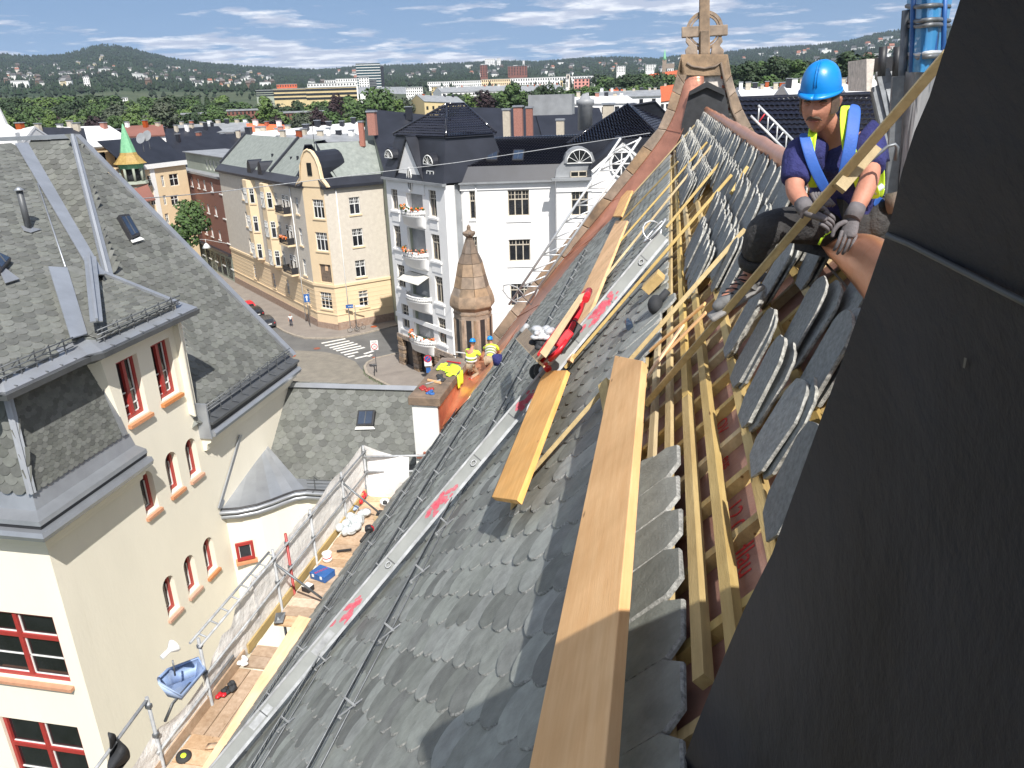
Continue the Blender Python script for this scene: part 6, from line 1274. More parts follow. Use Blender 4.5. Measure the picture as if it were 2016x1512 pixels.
t = thing('flood_lamp', 'small white floodlight fixed to the scaffold above the blue tub', 'lamp', px(335, 1310, SX)); mb = MB(); mb.lathe(px(318, 1295, SX), [(0, .03), (.12, .03), (.2, .09), (.215, .09)], 14, ax=(.25, .85, .15)); mb.build('housing', 'white', t); mb = MB(); mb.tube([px(340, 1300, SX), px(345, 1330, SX)], .012, 5); mb.build('bracket', 'galv_dark', t)
# dark jacket on the rail end
rows = []
for i in range(9):
    u_ = i / 8; rows.append([px(220 + 10 * u_ + 24 * u_ * math.sin(k * .45) - 6 * (1 - u_), 1440 + k * 11 + 10 * u_, SX + .08 * math.sin(u_ * 7 + k)) for k in range(8)])
mb = MB(); mb.grid(rows); o = mb.build('dark_jacket', 'felt', None, 'dark brown jacket hung on the near end of the scaffold rail', 'jacket'); o.modifiers.new('t', 'SOLIDIFY').thickness = .03; o.modifiers.new('s', 'SUBSURF').render_levels = 2
# things on the parapet cap
PC = lambda x, y: pz(x, y, 23.44)
def cloth(name, pts, m, label, cat, h=.05, n=26, r=.07):
    n = int(n * 1.6); h = h * .6; mb = MB()
    for _ in range(n): a = random.choice(pts); mb.sphere(PC(*a) + V((R(-.06, .06), R(-.10, .10), R(.0, h))), (R(.5, 1) * r, R(.7, 1.4) * r, R(.02, .04)), n=7, k=5)
    return mb.build(name, m, None, label, cat)
cloth('hi_vis_vest', [(872, 722), (880, 728), (887, 738), (868, 726)], 'hivis', 'crumpled yellow high-visibility vest lying on top of the parapet', 'vest', .08, 34)
mb = MB(); rows = [[V((-5.30 + k * .07 + .02 * math.sin(i * 1.7), 17.55 + i * .085 + .02 * math.sin(k * 1.3 + i), 23.47 + .03 * math.sin(i * 1.9 + k)))  if k < 4 else V((-4.97 + .03 * math.sin(i * 1.7), 17.5 + i * .085, 23.46 - (k - 3) * .075)) for k in range(9)] for i in range(8)]; mb.grid(rows); o = mb.build('hi_vis_vest', 'hivis', None, 'yellow vest hanging over the inner edge of the parapet towards the copper gutter', 'vest'); o.modifiers.new('t', 'SOLIDIFY').thickness = .015

cloth('dark_jacket', [(866, 742), (870, 748)], 'felt', 'black jacket beneath the yellow vest on the parapet', 'jacket', .05, 12)
cloth('red_cloth', [(838, 765), (845, 768), (832, 763)], 'redframe', 'red and white cloth on the near end of the parapet cap', 'cloth', .03, 12, .06)
cloth('blue_cloth', [(845, 772), (850, 774)], 'bluepl', 'dark blue cloth in front of the red cloth on the parapet', 'cloth', .03, 8, .06)
p, q = PC(842, 750), PC(868, 756); mb = MB(); mb.beam(p + V((0, 0, .03)), q + V((0, 0, .03)), .03, .05); mb.build('spirit_level', 'plank', None, 'yellow spirit level across the parapet cap', 'level', bevel=.003)
for i, (a, b, m, l_) in enumerate((((838, 757), (866, 750), 'galv', 'steel bar left of the spirit level on the parapet'), ((880, 712), (905, 716), 'red', 'red-handled shears on the parapet behind the vest'), ((892, 700), (908, 704), 'blackpaint', 'black pliers on the parapet near the kneeling workers'), ((898, 694), (918, 697), 'white', 'white rule on the parapet beside the kneeling worker'))):
    mb = MB(); mb.beam(PC(*a) + V((0, 0, .015)), PC(*b) + V((0, 0, .02)), .025, .02); mb.sphere(PC(*b) + V((0, 0, .02)), (.035, .035, .02), n=7, k=4); mb.build(('steel_bar', 'shears', 'pliers', 'folding_rule')[i], m, None, l_, ('bar', 'shears', 'pliers', 'ruler')[i])

# ---------------------------------------------------------------- dark lead-clad tower at the right, blue netting tower behind
tw = thing('lead_clad_tower', 'huge dark lead-clad flared tower side filling the lower right corner', 'tower', (2, 0, 27))
sil = [(1915, -90, .62), (1890, 0, .66), (1858, 100, .70), (1830, 190, .74), (1800, 260, .78), (1775, 340, .82), (1752, 440, .88), (1728, 510, .93), (1690, 620, 1.0), (1640, 760, 1.08), (1585, 910, 1.16), (1520, 1090, 1.26), (1465, 1200, 1.36), (1410, 1330, 1.48), (1370, 1430, 1.60), (1340, 1512, 1.72), (1310, 1600, 1.84)]
E_ = []
for x, y, dd in sil: d = ray(x, y); E_.append(O + d * (dd / math.hypot(d.x, d.y)))
rows = []
for i, p in enumerate(E_):
    lo = i / (len(E_) - 1)
    rows.append([p + V((1.5, .9, -.1)), p + V((.25, .18, 0)), p, p + V((.10, -.22, 0)) * 1.0 + V((0, 0, 0)), p + V((.22, -.55, .01)), p + V((.42, -1.0, .02)), p + V((.75, -1.6, .03)), p + V((1.4, -2.4, .03))])
for k in range(8): rows.insert(0, [q + (V((2.6, -2.2, 33)) - q) * .10 for q in rows[0]])
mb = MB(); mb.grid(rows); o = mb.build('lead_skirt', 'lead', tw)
ia = 8 + 7; pn = (rows[ia][3] - rows[ia][2]).cross(rows[ia + 1][2] - rows[ia][2]).normalized(); mb = MB(); mb.tube([pp(x, y, rows[ia][2], pn) - pn * (.006 if pn.dot(O - rows[ia][2]) < 0 else -.006) for x, y in ((1757, 458), (1800, 475), (1860, 505), (1930, 540), (2000, 575), (2060, 605))], .0035, 6)
mb.build('seam', 'zinc_dark', tw)
for q_ in (((1832, 245), (1838, 248), (1829, 298), (1823, 300)), ((1648, 1150), (1652, 1152), (1648, 1166), (1643, 1164)), ((1905, 700), (1910, 702), (1906, 722), (1902, 720)), ((1790, 860), (1796, 858), (1800, 880), (1796, 881))):
    mb = MB(); mb.face([pp(x, y, rows[ia][2], pn) - pn * (.004 if pn.dot(O - rows[ia][2]) < 0 else -.004) for x, y in q_]); mb.build('scratch', 'zinc_dark', tw)
# ---------------------------------------------------------------- people
M['skin'] = mat('skin', (0.40, 0.17, 0.11), .6, .15, 14, .3, 60, col2=(.52, .24, .16)); M['hair'] = mat('hair', (.10, .065, .045), .8, .3, 60, .4); M['navy'] = mat('navy_shirt', (.018, .020, .11), .85, .2, 8, .9, 9, col2=(.034, .038, .17), bdist=.05)
M['helmet'] = mat('blue_helmet', (.0, .20, .58), .36, .2, 14, .05, col2=(.01, .23, .64)); M['trouser'] = mat('black_trousers', (.016, .016, .018), .8, .35, 9, .9, 10, col2=(.055, .052, .05), bdist=.05); M['khaki'] = mat('khaki_trousers', (.30, .24, .17), .9, .3, 9, .5); M['glove'] = mat('grey_glove', (.13, .12, .125), .75, .2, 20, .4, 90)
M['strap'] = mat('blue_strap', (.03, .11, .42), .6, .1, 20, .2); M['boot'] = mat('boot_leather', (.16, .16, .16), .7, .25, 18, .4, 60); M['sole'] = mat('boot_sole', (.25, .24, .23), .8, .2, 18, .3); M['eye'] = mat('eye', (.5, .48, .45), .3, .1, 9, 0); M['jeans'] = mat('dark_jeans', (.03, .035, .06), .9, .2, 9, .2); M['lip'] = mat('lip', (.36, .13, .10), .6, .1, 9, 0)
def skinned(name, pts, edges, m, parent, sub=2, smooth=True):
    """pts: list of (co, radius or (rx, ry)); a continuous tapering skin over the joints"""
    o0 = wloc(parent) if parent else V(pts[0][0]); me = bpy.data.meshes.new(name); me.from_pydata([tuple(V(p) - o0) for p, r in pts], edges, []); o = bpy.data.objects.new(name, me); COL.objects.link(o)
    s = o.modifiers.new('skin', 'SKIN'); s.use_smooth_shade = True; s.branch_smoothing = .6
    if sub: o.modifiers.new('sub', 'SUBSURF').render_levels = sub; o.modifiers['sub'].levels = sub
    for i, (p, r) in enumerate(pts): me.skin_vertices[0].data[i].radius = r if isinstance(r, tuple) else (r, r)
    me.skin_vertices[0].data[0].use_root = True
    bpy.context.view_layer.update(); m2 = bpy.data.meshes.new_from_object(o.evaluated_get(bpy.context.evaluated_depsgraph_get())); bpy.data.objects.remove(o)
    m2.materials.clear(); m2.materials.append(M[m]); m2.polygons.foreach_set('use_smooth', [True] * len(m2.polygons))
    q = bpy.data.objects.new(name, m2); COL.objects.link(q); q.location = o0
    if parent: q.parent = parent; q.location = (0, 0, 0)
    return q
def head(parent, c, fwd, upv, r=.1, hair='short', moustache=True):
    f = V(fwd).normalized(); u_ = (V(upv) - f * V(upv).dot(f)).normalized(); s_ = f.cross(u_)
    P = lambda x, y, z: V(c) + s_ * x * r + f * y * r + u_ * z * r      # r = half the head height
    rows = []; nb, na = 26, 36
    for i in range(nb + 1):
        th = math.pi * i / nb; z = -math.cos(th); rho = math.sin(th); row = []
        for j in range(na + 1):
            a = 2 * math.pi * j / na; x, y = math.sin(a), math.cos(a)             # a = 0 is the face
            wx = .70 if z > -.1 else .70 - .20 * min(1, (-.1 - z) / .7); wy = .86
            X, Y_, Z_ = x * rho * wx, y * rho * wy, z * 1.12
            if y > 0:
                fr = max(0, y) ** 2; g_ = lambda cx, cz, sx, sz: math.exp(-((X - cx) / sx) ** 2 - ((z - cz) / sz) ** 2) * fr
                Y_ += .17 * g_(0, -.08, .10, .17) + .11 * g_(0, -.20, .15, .09) - .12 * (g_(.26, .08, .15, .10) + g_(-.26, .08, .15, .10)) + .05 * g_(0, .22, .45, .09) + .05 * g_(0, -.46, .20, .06) + .05 * g_(0, -.58, .18, .06) - .05 * g_(0, -.52, .18, .025) + .10 * g_(0, -.82, .22, .14) + .04 * (g_(.36, -.16, .14, .14) + g_(-.36, -.16, .14, .14))
            row.append(P(X, Y_, Z_))
        rows.append(row)
    mb = MB(); mb.grid(rows[::-1]); hd = mb.build('head', 'skin', parent)
    for sx in (-1, 1):
        mb = MB(); mb.sphere(P(sx * .27, .655, .06), (.07 * r,) * 3, n=8, k=6); mb.build('eye', 'eye', hd); mb = MB(); mb.sphere(P(sx * .27, .71, .045), .032 * r, n=6, k=4); mb.build('pupil', 'blackpaint', hd)
        mb = MB(); mb.tube([P(sx * .14, .80, .20), P(sx * .28, .80, .245), P(sx * .42, .70, .20)], [.03 * r, .045 * r, .025 * r], 6); mb.build('eyebrow', 'hair', hd)
        mb = MB(); mb.tube([P(sx * .14, .69, .095), P(sx * .27, .735, .10), P(sx * .40, .64, .08)], .052 * r, 6); mb.build('eyelid', 'skin', hd)
        mb = MB(); mb.grid([[P(sx * (.68 + .12 * math.sin(t) * (k / 3)), -.02 - .16 * (k / 3) * abs(math.sin(t * .5 + .2)) + .10 * math.cos(t) * (1 - k / 5), -.02 + .24 * math.sin(t + 1.0) * (.5 + k / 6)) for k in range(4)] for t in [q * math.pi * 2 / 12 for q in range(13)]]); mb.build('ear', 'skin', hd)
    mb = MB(); mb.tube([P(-.17, .80, -.50), P(0, .86, -.49), P(.17, .80, -.50)], [.02 * r, .04 * r, .02 * r], 6); mb.build('mouth', 'lip', hd)
    if moustache: mb = MB(); mb.tube([P(-.28, .72, -.50), P(-.20, .80, -.40), P(-.08, .88, -.345), P(.08, .88, -.345), P(.20, .80, -.40), P(.28, .72, -.50)], [.02 * r, .05 * r, .06 * r, .06 * r, .05 * r, .02 * r], 7); mb.build('moustache', 'hair', hd)
    rows = []
    for i in range(9):
        th = math.pi * (.40 + .58 * i / 8); row = []
        for j in range(25): a = math.pi * (.28 + 1.44 * j / 24); row.append(P(math.sin(a) * math.sin(th) * .73, math.cos(a) * math.sin(th) * .89, -math.cos(th) * 1.15 + .03))
        rows.append(row)
    mb = MB(); mb.grid(rows); mb.build('hair', 'hair', hd)
    return P
def helmet(parent, P, r, tilt=.0, slim=False):
    P0 = P; P = (lambda x, y, z: P0(x * .88, y * .90, .46 + (z - .42) * 1.16)) if slim else P0
    rows = []; n = 32
    for i in range(11):
        t = math.pi / 2 * i / 10; row = []
        for j in range(n + 1):
            a = 2 * math.pi * j / n; x, y = math.sin(a), math.cos(a); ridge = .04 * max(0, math.cos(t)) ** .5 * (math.exp(-(x * math.cos(t) / .16) ** 2)) * (1 if math.cos(t) < .97 else 0)
            row.append(P(x * .84 * math.cos(t) ** .8, y * 1.02 * math.cos(t) ** .8, .42 + (.92 + ridge) * math.sin(t) ** .9))
        rows.append(row)
    mb = MB(); mb.grid(rows); h = mb.build('helmet', 'helmet', parent)
    rows = []
    for k in range(3):
        row = []
        for j in range(n + 1):
            a = 2 * math.pi * j / n; x, y = math.sin(a), math.cos(a); e = (.04 + .22 * max(0, y) ** 2) * k / 2; row.append(P(x * (.845 + e * .4), y * (1.02 + e), .43 - .07 * k / 2 - .05 * max(0, y) * k / 2))
        rows.append(row)
    mb = MB(); mb.grid(rows); o = mb.build('brim', 'helmet', h); o.modifiers.new('t', 'SOLIDIFY').thickness = .006
    mb = MB()
    for dx in (-.05, .05): mb.tube([P(dx, 1.02 * math.cos(t) ** .8, .46 + .93 * math.sin(t) ** .9) for t in [q * math.pi / 2.2 / 8 for q in range(1, 9)]], .022 * r, 5)
    mb.build('crest', 'helmet', h)
    return h
def glove(parent, wrist, palm_dir, palm_n, thumb_side, curl=1.0, m='glove', L=.19):
    """palm_dir: towards the fingers, palm_n: out of the back of the hand"""
    d = V(palm_dir).normalized(); n = (V(palm_n) - d * V(palm_n).dot(d)).normalized(); s_ = d.cross(n) * thumb_side; w = V(wrist)
    pl = L * .5; pts = [(w - d * .03, (.030, .024)), (w + d * .01, (.032, .022)), (w + d * pl * .55, (.040, .019)), (w + d * pl, (.041, .016))]; ed = [(0, 1), (1, 2), (2, 3)]
    skinned('glove', pts, ed, m, parent, 2)
    for k, (off, ln) in enumerate(((.030, .86), (.010, 1.0), (-.011, .93), (-.031, .74))):
        b = w + d * (pl - .012) + s_ * off; l = L * .5 * ln; a1, a2, a3 = .45 * curl, 1.25 * curl, 2.0 * curl
        def dr(a): return d * math.cos(a) - n * math.sin(a)
        p1 = b + dr(a1) * l * .42; p2 = p1 + dr(a2) * l * .33; p3 = p2 + dr(a3) * l * .26
        skinned('finger', [(b - d * .02, .0095), (b, .0095), (p1, .0090), (p2, .0083), (p3, .0070)], [(0, 1), (1, 2), (2, 3), (3, 4)], m, parent, 1)
    b = w + d * pl * .25 + s_ * .028; p1 = b + (s_ * .7 + d * .6 - n * .35 * curl) * .036; p2 = p1 + (s_ * .25 + d * .9 - n * .6 * curl).normalized() * .032; p3 = p2 + (d * .8 - s_ * .2 - n * .6 * curl).normalized() * .026
    skinned('thumb', [(b - s_ * .012, .013), (b, .0135), (p1, .0125), (p2, .011), (p3, .009)], [(0, 1), (1, 2), (2, 3), (3, 4)], m, parent, 1)

# the seated man ------------------------------------------------------
man = thing('person', 'man in blue helmet, navy T-shirt and yellow vest, seated on the ridge holding a batten', 'person', (0.95, 4.1, 29.3))
J = dict(pel=py(1664, 432, 4.15), bel=py(1655, 392, 4.08), ch=py(1648, 330, 3.98), nk=py(1636, 268, 3.90), hd=py(1614, 198, 3.80), shL=py(1574, 290, 3.86), shR=py(1708, 270, 3.96), elL=py(1563, 374, 3.72), elR=py(1714, 350, 3.74), wrL=py(1587, 413, 3.60), wrR=py(1680, 425, 3.62),
         hpL=py(1630, 440, 4.10), hpR=py(1690, 440, 4.16), knL=py(1502, 446, 3.92), anL=py(1478, 545, 4.05), toL=py(1418, 598, 4.02), knR=py(1738, 432, 4.0), anR=py(1745, 500, 4.6))
pts = [(J['pel'], (.15, .12)), (J['bel'], (.145, .11)), (J['ch'], (.165, .115)), (J['nk'], .058), (J['hd'] - V((0, 0, .03)), .055), (J['shL'], .062), (J['elL'], .043), (J['wrL'], .030), (J['shR'], .064), (J['elR'], .045), (J['wrR'], .032),
       (J['hpL'], .09), (J['knL'], .062), (J['anL'], .042), (J['toL'], .03), (J['hpR'], .09), (J['knR'], .065), (J['anR'], .045)]
ed = [(0, 1), (1, 2), (2, 3), (3, 4), (2, 5), (5, 6), (6, 7), (2, 8), (8, 9), (9, 10), (0, 11), (11, 12), (12, 13), (13, 14), (0, 15), (15, 16), (16, 17)]
lerp = lambda a, b, t: V(a) + (V(b) - V(a)) * t
mid1 = lerp(J['elL'], J['wrL'], .35); mid2 = lerp(J['elR'], J['wrR'], .35)
pts += [(mid1, .043), (mid2, .045)]; ed = [e for e in ed if e not in ((6, 7), (9, 10))] + [(6, 18), (18, 7), (9, 19), (19, 10)]
skinned('body', pts, ed, 'skin', man)
fc = V((-.36, -.90, -.20)); hr = .114
P = head(man, J['hd'] + V((0, 0, -.008)), fc, (-.03, -.12, 1), hr); helmet(man, P, hr, .0, True)
# shirt, sleeves
sh = [(J['pel'], (.175, .135)), (J['bel'], (.172, .13)), (lerp(J['bel'], J['ch'], .5), (.172, .13)), (J['ch'], (.185, .132)), (lerp(J['ch'], J['nk'], .62), (.12, .09)), (lerp(J['ch'], J['nk'], .86), .066), (J['shL'], .082), (lerp(J['shL'], J['elL'], .72), .070), (lerp(J['shL'], J['elL'], .86), .064), (J['shR'], .086), (lerp(J['shR'], J['elR'], .72), .074), (lerp(J['shR'], J['elR'], .84), .068)]
skinned('t_shirt', sh, [(0, 1), (1, 2), (2, 3), (3, 4), (4, 5), (3, 6), (6, 7), (7, 8), (3, 9), (9, 10), (10, 11)], 'navy', man)
tr_ = [(J['pel'], (.18, .15)), (J['hpL'], .115), (lerp(J['hpL'], J['knL'], .5), .105), (J['knL'] + V((0, 0, .0)), .098), (lerp(J['knL'], J['anL'], .35), .090), (lerp(J['knL'], J['anL'], .66), .078), (J['hpR'], .12), (lerp(J['hpR'], J['knR'], .6), .115), (J['knR'], .10), (lerp(J['knR'], J['anR'], .7), .08)]
skinned('trousers', tr_, [(0, 1), (1, 2), (2, 3), (3, 4), (4, 5), (0, 6), (6, 7), (7, 8), (8, 9)], 'trouser', man)
mb = MB(); c = lerp(J['knL'], J['anL'], .66); mb.lathe(c, [(-.03, .074), (.0, .082), (.03, .076)], 14, ax=(J['anL'] - J['knL'])); mb.build('trouser_cuff', 'trouser', man)
skinned('sock', [(lerp(J['knL'], J['anL'], .86), .046), (J['anL'], .048), (lerp(J['anL'], J['toL'], .2), .044)], [(0, 1), (1, 2)], 'boot', man)
ft = (J['toL'] - J['anL']).normalized(); dn = V((0.1, 0, -1)); heel = J['anL'] - ft * .05 + dn * .05
skinned('boot', [(J['anL'] + V((0, 0, .01)), .052), (heel, .05), (lerp(heel, J['toL'], .5), (.052, .045)), (J['toL'], (.046, .034)), (J['toL'] + ft * .05, .026)], [(0, 1), (0, 2), (2, 3), (3, 4)], 'boot', man)
mb = MB(); a, b = heel - V((0, 0, .045)) - ft * .03, J['toL'] + ft * .07 - V((0, 0, .03)); mb.beam(a, b, .105, .028); mb.build('sole', 'sole', man, bevel=.012)
mb = MB()
for k in range(5): q = lerp(J['anL'], J['toL'], .25 + k * .13) + V((0, -.01, .045 - k * .004)); mb.tube([q + V((-.03, -.015, 0)), q + V((.0, -.03, .01)), q + V((.03, -.02, 0))], .004, 4)
mb.build('laces', 'blackpaint', man)
# vest: two front panels and back, each following the chest
vf = V((-.20, -.96, .1)).normalized(); vs = V((J['shR'] - J['shL'])).normalized(); vu = vs.cross(vf) * -1; vu = vu if vu.z > 0 else -vu
def vest_panel(pxs, off=.145):
    rows = []
    for (xa, xb, y, Y) in pxs: rows.append([py(xa + (xb - xa) * t, y, Y + .02 * math.sin(math.pi * t)) for t in (0, .33, .66, 1)])
    mb = MB(); mb.grid(rows); o = mb.build('vest_panel', 'hivis', man); o.modifiers.new('t', 'SOLIDIFY').thickness = .012; o.modifiers.new('s', 'SUBSURF').render_levels = 2; return o
vest_panel([(1656, 1678, 205, 3.88), (1655, 1690, 225, 3.80), (1656, 1680, 262, 3.76), (1662, 1684, 300, 3.765), (1664, 1692, 322, 3.79), (1680, 1722, 350, 3.84), (1690, 1738, 395, 3.93)])
vest_panel([(1720, 1738, 310, 3.98), (1712, 1742, 350, 4.02), (1702, 1741, 392, 4.03)])
vest_panel([(1600, 1606, 232, 3.86), (1596, 1608, 250, 3.79), (1590, 1602, 285, 3.745), (1588, 1600, 310, 3.74), (1594, 1612, 345, 3.78), (1592, 1610, 372, 3.84)])
mb = MB(); mb.tube([py(1720, 380, 3.92), py(1738, 365, 3.93)], .014, 6); mb.build('reflective_band', 'reflect', man)
# harness straps
def strap(pts, w=.045, m='strap'):
    mb = MB(); rows = []; P_ = [py(*p) for p in pts]
    for i, p in enumerate(P_):
        d = (P_[min(i + 1, len(P_) - 1)] - P_[max(0, i - 1)]).normalized(); s_ = d.cross(V((.1, -1, .1))).normalized(); rows.append([p - s_ * w / 2, p, p + s_ * w / 2])
    mb.grid(rows); o = mb.build('harness_strap', m, man); o.modifiers.new('t', 'SOLIDIFY').thickness = .006; o.modifiers.new('s', 'SUBSURF').render_levels = 2
strap([(1582, 262, 3.80), (1588, 285, 3.735), (1598, 320, 3.72), (1612, 350, 3.73), (1630, 382, 3.78)], .050)
strap([(1684, 205, 3.86), (1680, 240, 3.785), (1676, 275, 3.75), (1668, 315, 3.74), (1662, 345, 3.75), (1652, 375, 3.80)], .058)
strap([(1720, 395, 4.0), (1730, 398, 4.02), (1738, 405, 4.06)], .05)
# gloves
bd = (py(1845, 130, 3.05) - RPx(1272, 795, .06)).normalized()
glove(man, J['wrL'] + V((.005, 0, -.01)), V((.75, -.12, -.28)), V((-.45, -.55, .65)), -1, 1.0)
glove(man, J['wrR'] + V((0, 0, -.01)), V((-.20, -.35, -.75)), V((.1, -.85, .35)), 1, .55)
for j in ('wrL', 'wrR'): mb = MB(); e = J['el' + j[2]]; mb.lathe(J[j], [(-.05, .036), (-.02, .038), (.02, .036)], 12, ax=(J[j] - e)); mb.build('glove_cuff', 'glove', man)
c = py(1748, 402, 4.0); t = thing('tape_roll', 'dark roll hanging at the belt of the seated man', 'roll', c); mb = MB(); mb.lathe(c, [(0, .03), (0, .05), (.07, .05), (.07, .03), (.0, .03)], 14, ax=(.8, -.4, .25)); mb.build('roll', 'stone_dark', t)
mb = MB(); mb.tube([py(x, y, 3.62) for x, y in ((1688, 340), (1715, 315), (1748, 288), (1762, 284), (1767, 290), (1763, 316))], .008, 6); mb.build('bent_iron_hook', 'galv_dark', None, 'thin bent iron hook sticking out behind the held batten', 'hook')
mb = MB(); mb.tube([py(x, y, 3.75) for x, y in ((1612, 482), (1618, 470), (1628, 460), (1640, 452), (1648, 446))], .006, 5); mb.build('yellow_cord', 'hivis', church)
# spare gloves at the belt
mb = MB(); c = py(1597, 384, 3.72)
for k in range(5): mb.tube([c + V((k * .012, 0, .01)), c + V((k * .016 + .02, -.01, -.03)), c + V((k * .012 + .05, -.02, -.045))], .011, 6)
mb.build('spare_gloves', 'glove', man)

# small figures: the two kneeling roofers and the walker in the street ----------------
def figure(label, base, k, fwd, J_, cols, hel=True, hd_r=.115, skinc='skin'):
    """J_: joint offsets (side, forward, up) in metres from the base"""
    f = V((fwd[0], fwd[1], 0)).normalized(); s_ = f.cross(Zv); t = thing('person', label, 'person', base); q = {n: V(base) + (s_ * a + f * b + Zv * c) * k for n, (a, b, c) in J_.items()}
    o = [('pel', (.14, .11)), ('ch', (.16, .11)), ('nk', .05), ('hd', .05), ('sl', .055), ('el', .04), ('wl', .03), ('sr', .055), ('er', .04), ('wr', .03), ('hl', .085), ('kl', .06), ('al', .04), ('tl', .035), ('hr', .085), ('kr', .06), ('ar', .04), ('tr', .035)]
    sc_ = lambda r, g=1: tuple(x * k * g for x in r) if isinstance(r, tuple) else r * k * g
    P_ = [(q[n], sc_(r)) for n, r in o]; E2 = [(0, 1), (1, 2), (2, 3), (1, 4), (4, 5), (5, 6), (1, 7), (7, 8), (8, 9), (0, 10), (10, 11), (11, 12), (12, 13), (0, 14), (14, 15), (15, 16), (16, 17)]
    skinned('body', P_, E2, skinc, t, 1)
    skinned('shirt', [(lerp(q['pel'], q['ch'], .1), sc_((.155, .125))), (q['ch'], sc_((.18, .13))), (lerp(q['ch'], q['nk'], .7), sc_(.08)), (q['sl'], sc_(.075)), (lerp(q['sl'], q['el'], .75), sc_(.062)), (q['sr'], sc_(.075)), (lerp(q['sr'], q['er'], .75), sc_(.062))], [(0, 1), (1, 2), (1, 3), (3, 4), (1, 5), (5, 6)], cols[0], t, 1)
    skinned('trousers', [(q['pel'], sc_((.16, .13))), (q['hl'], sc_(.105)), (q['kl'], sc_(.08)), (q['al'], sc_(.06)), (q['hr'], sc_(.105)), (q['kr'], sc_(.08)), (q['ar'], sc_(.06))], [(0, 1), (1, 2), (2, 3), (0, 4), (4, 5), (5, 6)], cols[1], t, 1)
    for a, b in (('al', 'tl'), ('ar', 'tr')): skinned('shoe', [(q[a], sc_(.05)), (q[b], sc_(.042))], [(0, 1)], 'boot', t, 1)
    for a, b in (('el', 'wl'), ('er', 'wr')):
        d = (q[b] - q[a]).normalized(); glove(t, q[b], d, Zv, 1, .6, 'skin' if cols[0] != 'x' else 'glove', .17 * k)
    hp_ = head(t, q['hd'], f + V((0, 0, -.2)), Zv, hd_r * k, moustache=False)
    if hel: helmet(t, hp_, hd_r * k)
    return t, q
kneel = dict(pel=(0, -.10, .42), ch=(0, .10, .78), nk=(0, .16, .98), hd=(0, .20, 1.12), sl=(-.20, .12, .88), el=(-.25, .28, .66), wl=(-.12, .50, .52), sr=(.20, .12, .88), er=(.27, .26, .64), wr=(.12, .48, .48), hl=(-.10, -.08, .40), kl=(-.18, .36, .38), al=(-.18, .34, .06), tl=(-.18, .48, .04), hr=(.10, -.08, .40), kr=(.18, .12, .10), ar=(.18, -.28, .10), tr=(.18, -.36, .06))
wb1 = pp(925, 738, RP(0, 0, .1), NRM); b1 = V((-4.95, 18.8, 22.42)); b2 = V((-4.50, 19.1, 22.75))
t1_, q = figure('kneeling roofer in plain yellow-green shirt and blue helmet, nearer the turret', V((pz(928, 742, 23.0))), .80, (.25, 1), kneel, ('hivis', 'khaki'))
for z in (.55, .66): mb = MB(); c = V(pz(928, 742, 23.0)) + V((.02, .02, z * .80)); mb.lathe(c, [(0, .152), (.035, .155)], 14); mb.build('reflective_band', 'reflect', t1_)
bend = dict(kneel); bend.update(ch=(0, .30, .66), nk=(0, .48, .78), hd=(-.05, .60, .84), sl=(-.18, .38, .72), el=(-.26, .56, .52), wl=(-.15, .72, .32), sr=(.18, .36, .72), er=(.24, .52, .48), wr=(.10, .68, .28))
bb_ = V(pz(966, 730, 23.1)); t2_, q = figure('bending roofer in yellow-green vest with grey bands and blue helmet, against the roof', bb_, .82, (-.12, 1), bend, ('hivis', 'khaki'))
for tt in (.35, .6, .85): mb = MB(); c = lerp(q['pel'], q['ch'], tt) ; mb.lathe(c, [(0, .155), (.035, .155)], 14, ax=(q['ch'] - q['pel'])); mb.build('reflective_band', 'reflect', t2_)
for (x, y), m, l_ in (((905, 700), 'bluepl', 'dark blue bucket'),): pass
c = RPx(975, 718, .12) + V((.05, 0, 0)); t = thing('dark_bucket', 'dark blue bucket hanging against the slates beside the bending roofer', 'bucket', c); mb = MB(); mb.lathe(c, [(0, .09), (.22, .12), (.22, .11), (.03, .08)], 14); mb.build('body', 'navy', t)
for i in range(5): c = V(pz(925 + i * 9, 746 - i * 3, 23.03)); mb = MB(); mb.sphere(c, (.05, .07, .012), n=6, k=4); mb.build('copper_scrap', ('red', 'white', 'copper_new', 'red', 'blackpaint')[i], None, ('red tool handle by the kneeling roofer', 'white rag by the kneeling roofer', 'copper offcut between the two roofers', 'red snips in front of the bending roofer', 'black tool under the bending roofer')[i], 'tool' if i != 1 else 'rag')
walk = dict(pel=(0, 0, .95), ch=(0, .03, 1.28), nk=(0, .03, 1.50), hd=(0, .05, 1.64), sl=(-.20, .0, 1.42), el=(-.27, -.05, 1.15), wl=(-.28, .10, .92), sr=(.20, 0, 1.42), er=(.27, -.08, 1.15), wr=(.28, .05, .92), hl=(-.10, 0, .92), kl=(-.11, .10, .50), al=(-.11, .06, .09), tl=(-.11, .22, .05), hr=(.10, 0, .92), kr=(.11, -.04, .50), ar=(.11, -.20, .10), tr=(.11, -.06, .05))
figure('man in pale shirt and dark trousers walking on the pavement', G0(574, 643, .14), 1.05, (.5, -1), walk, ('white', 'jeans'), hel=False)
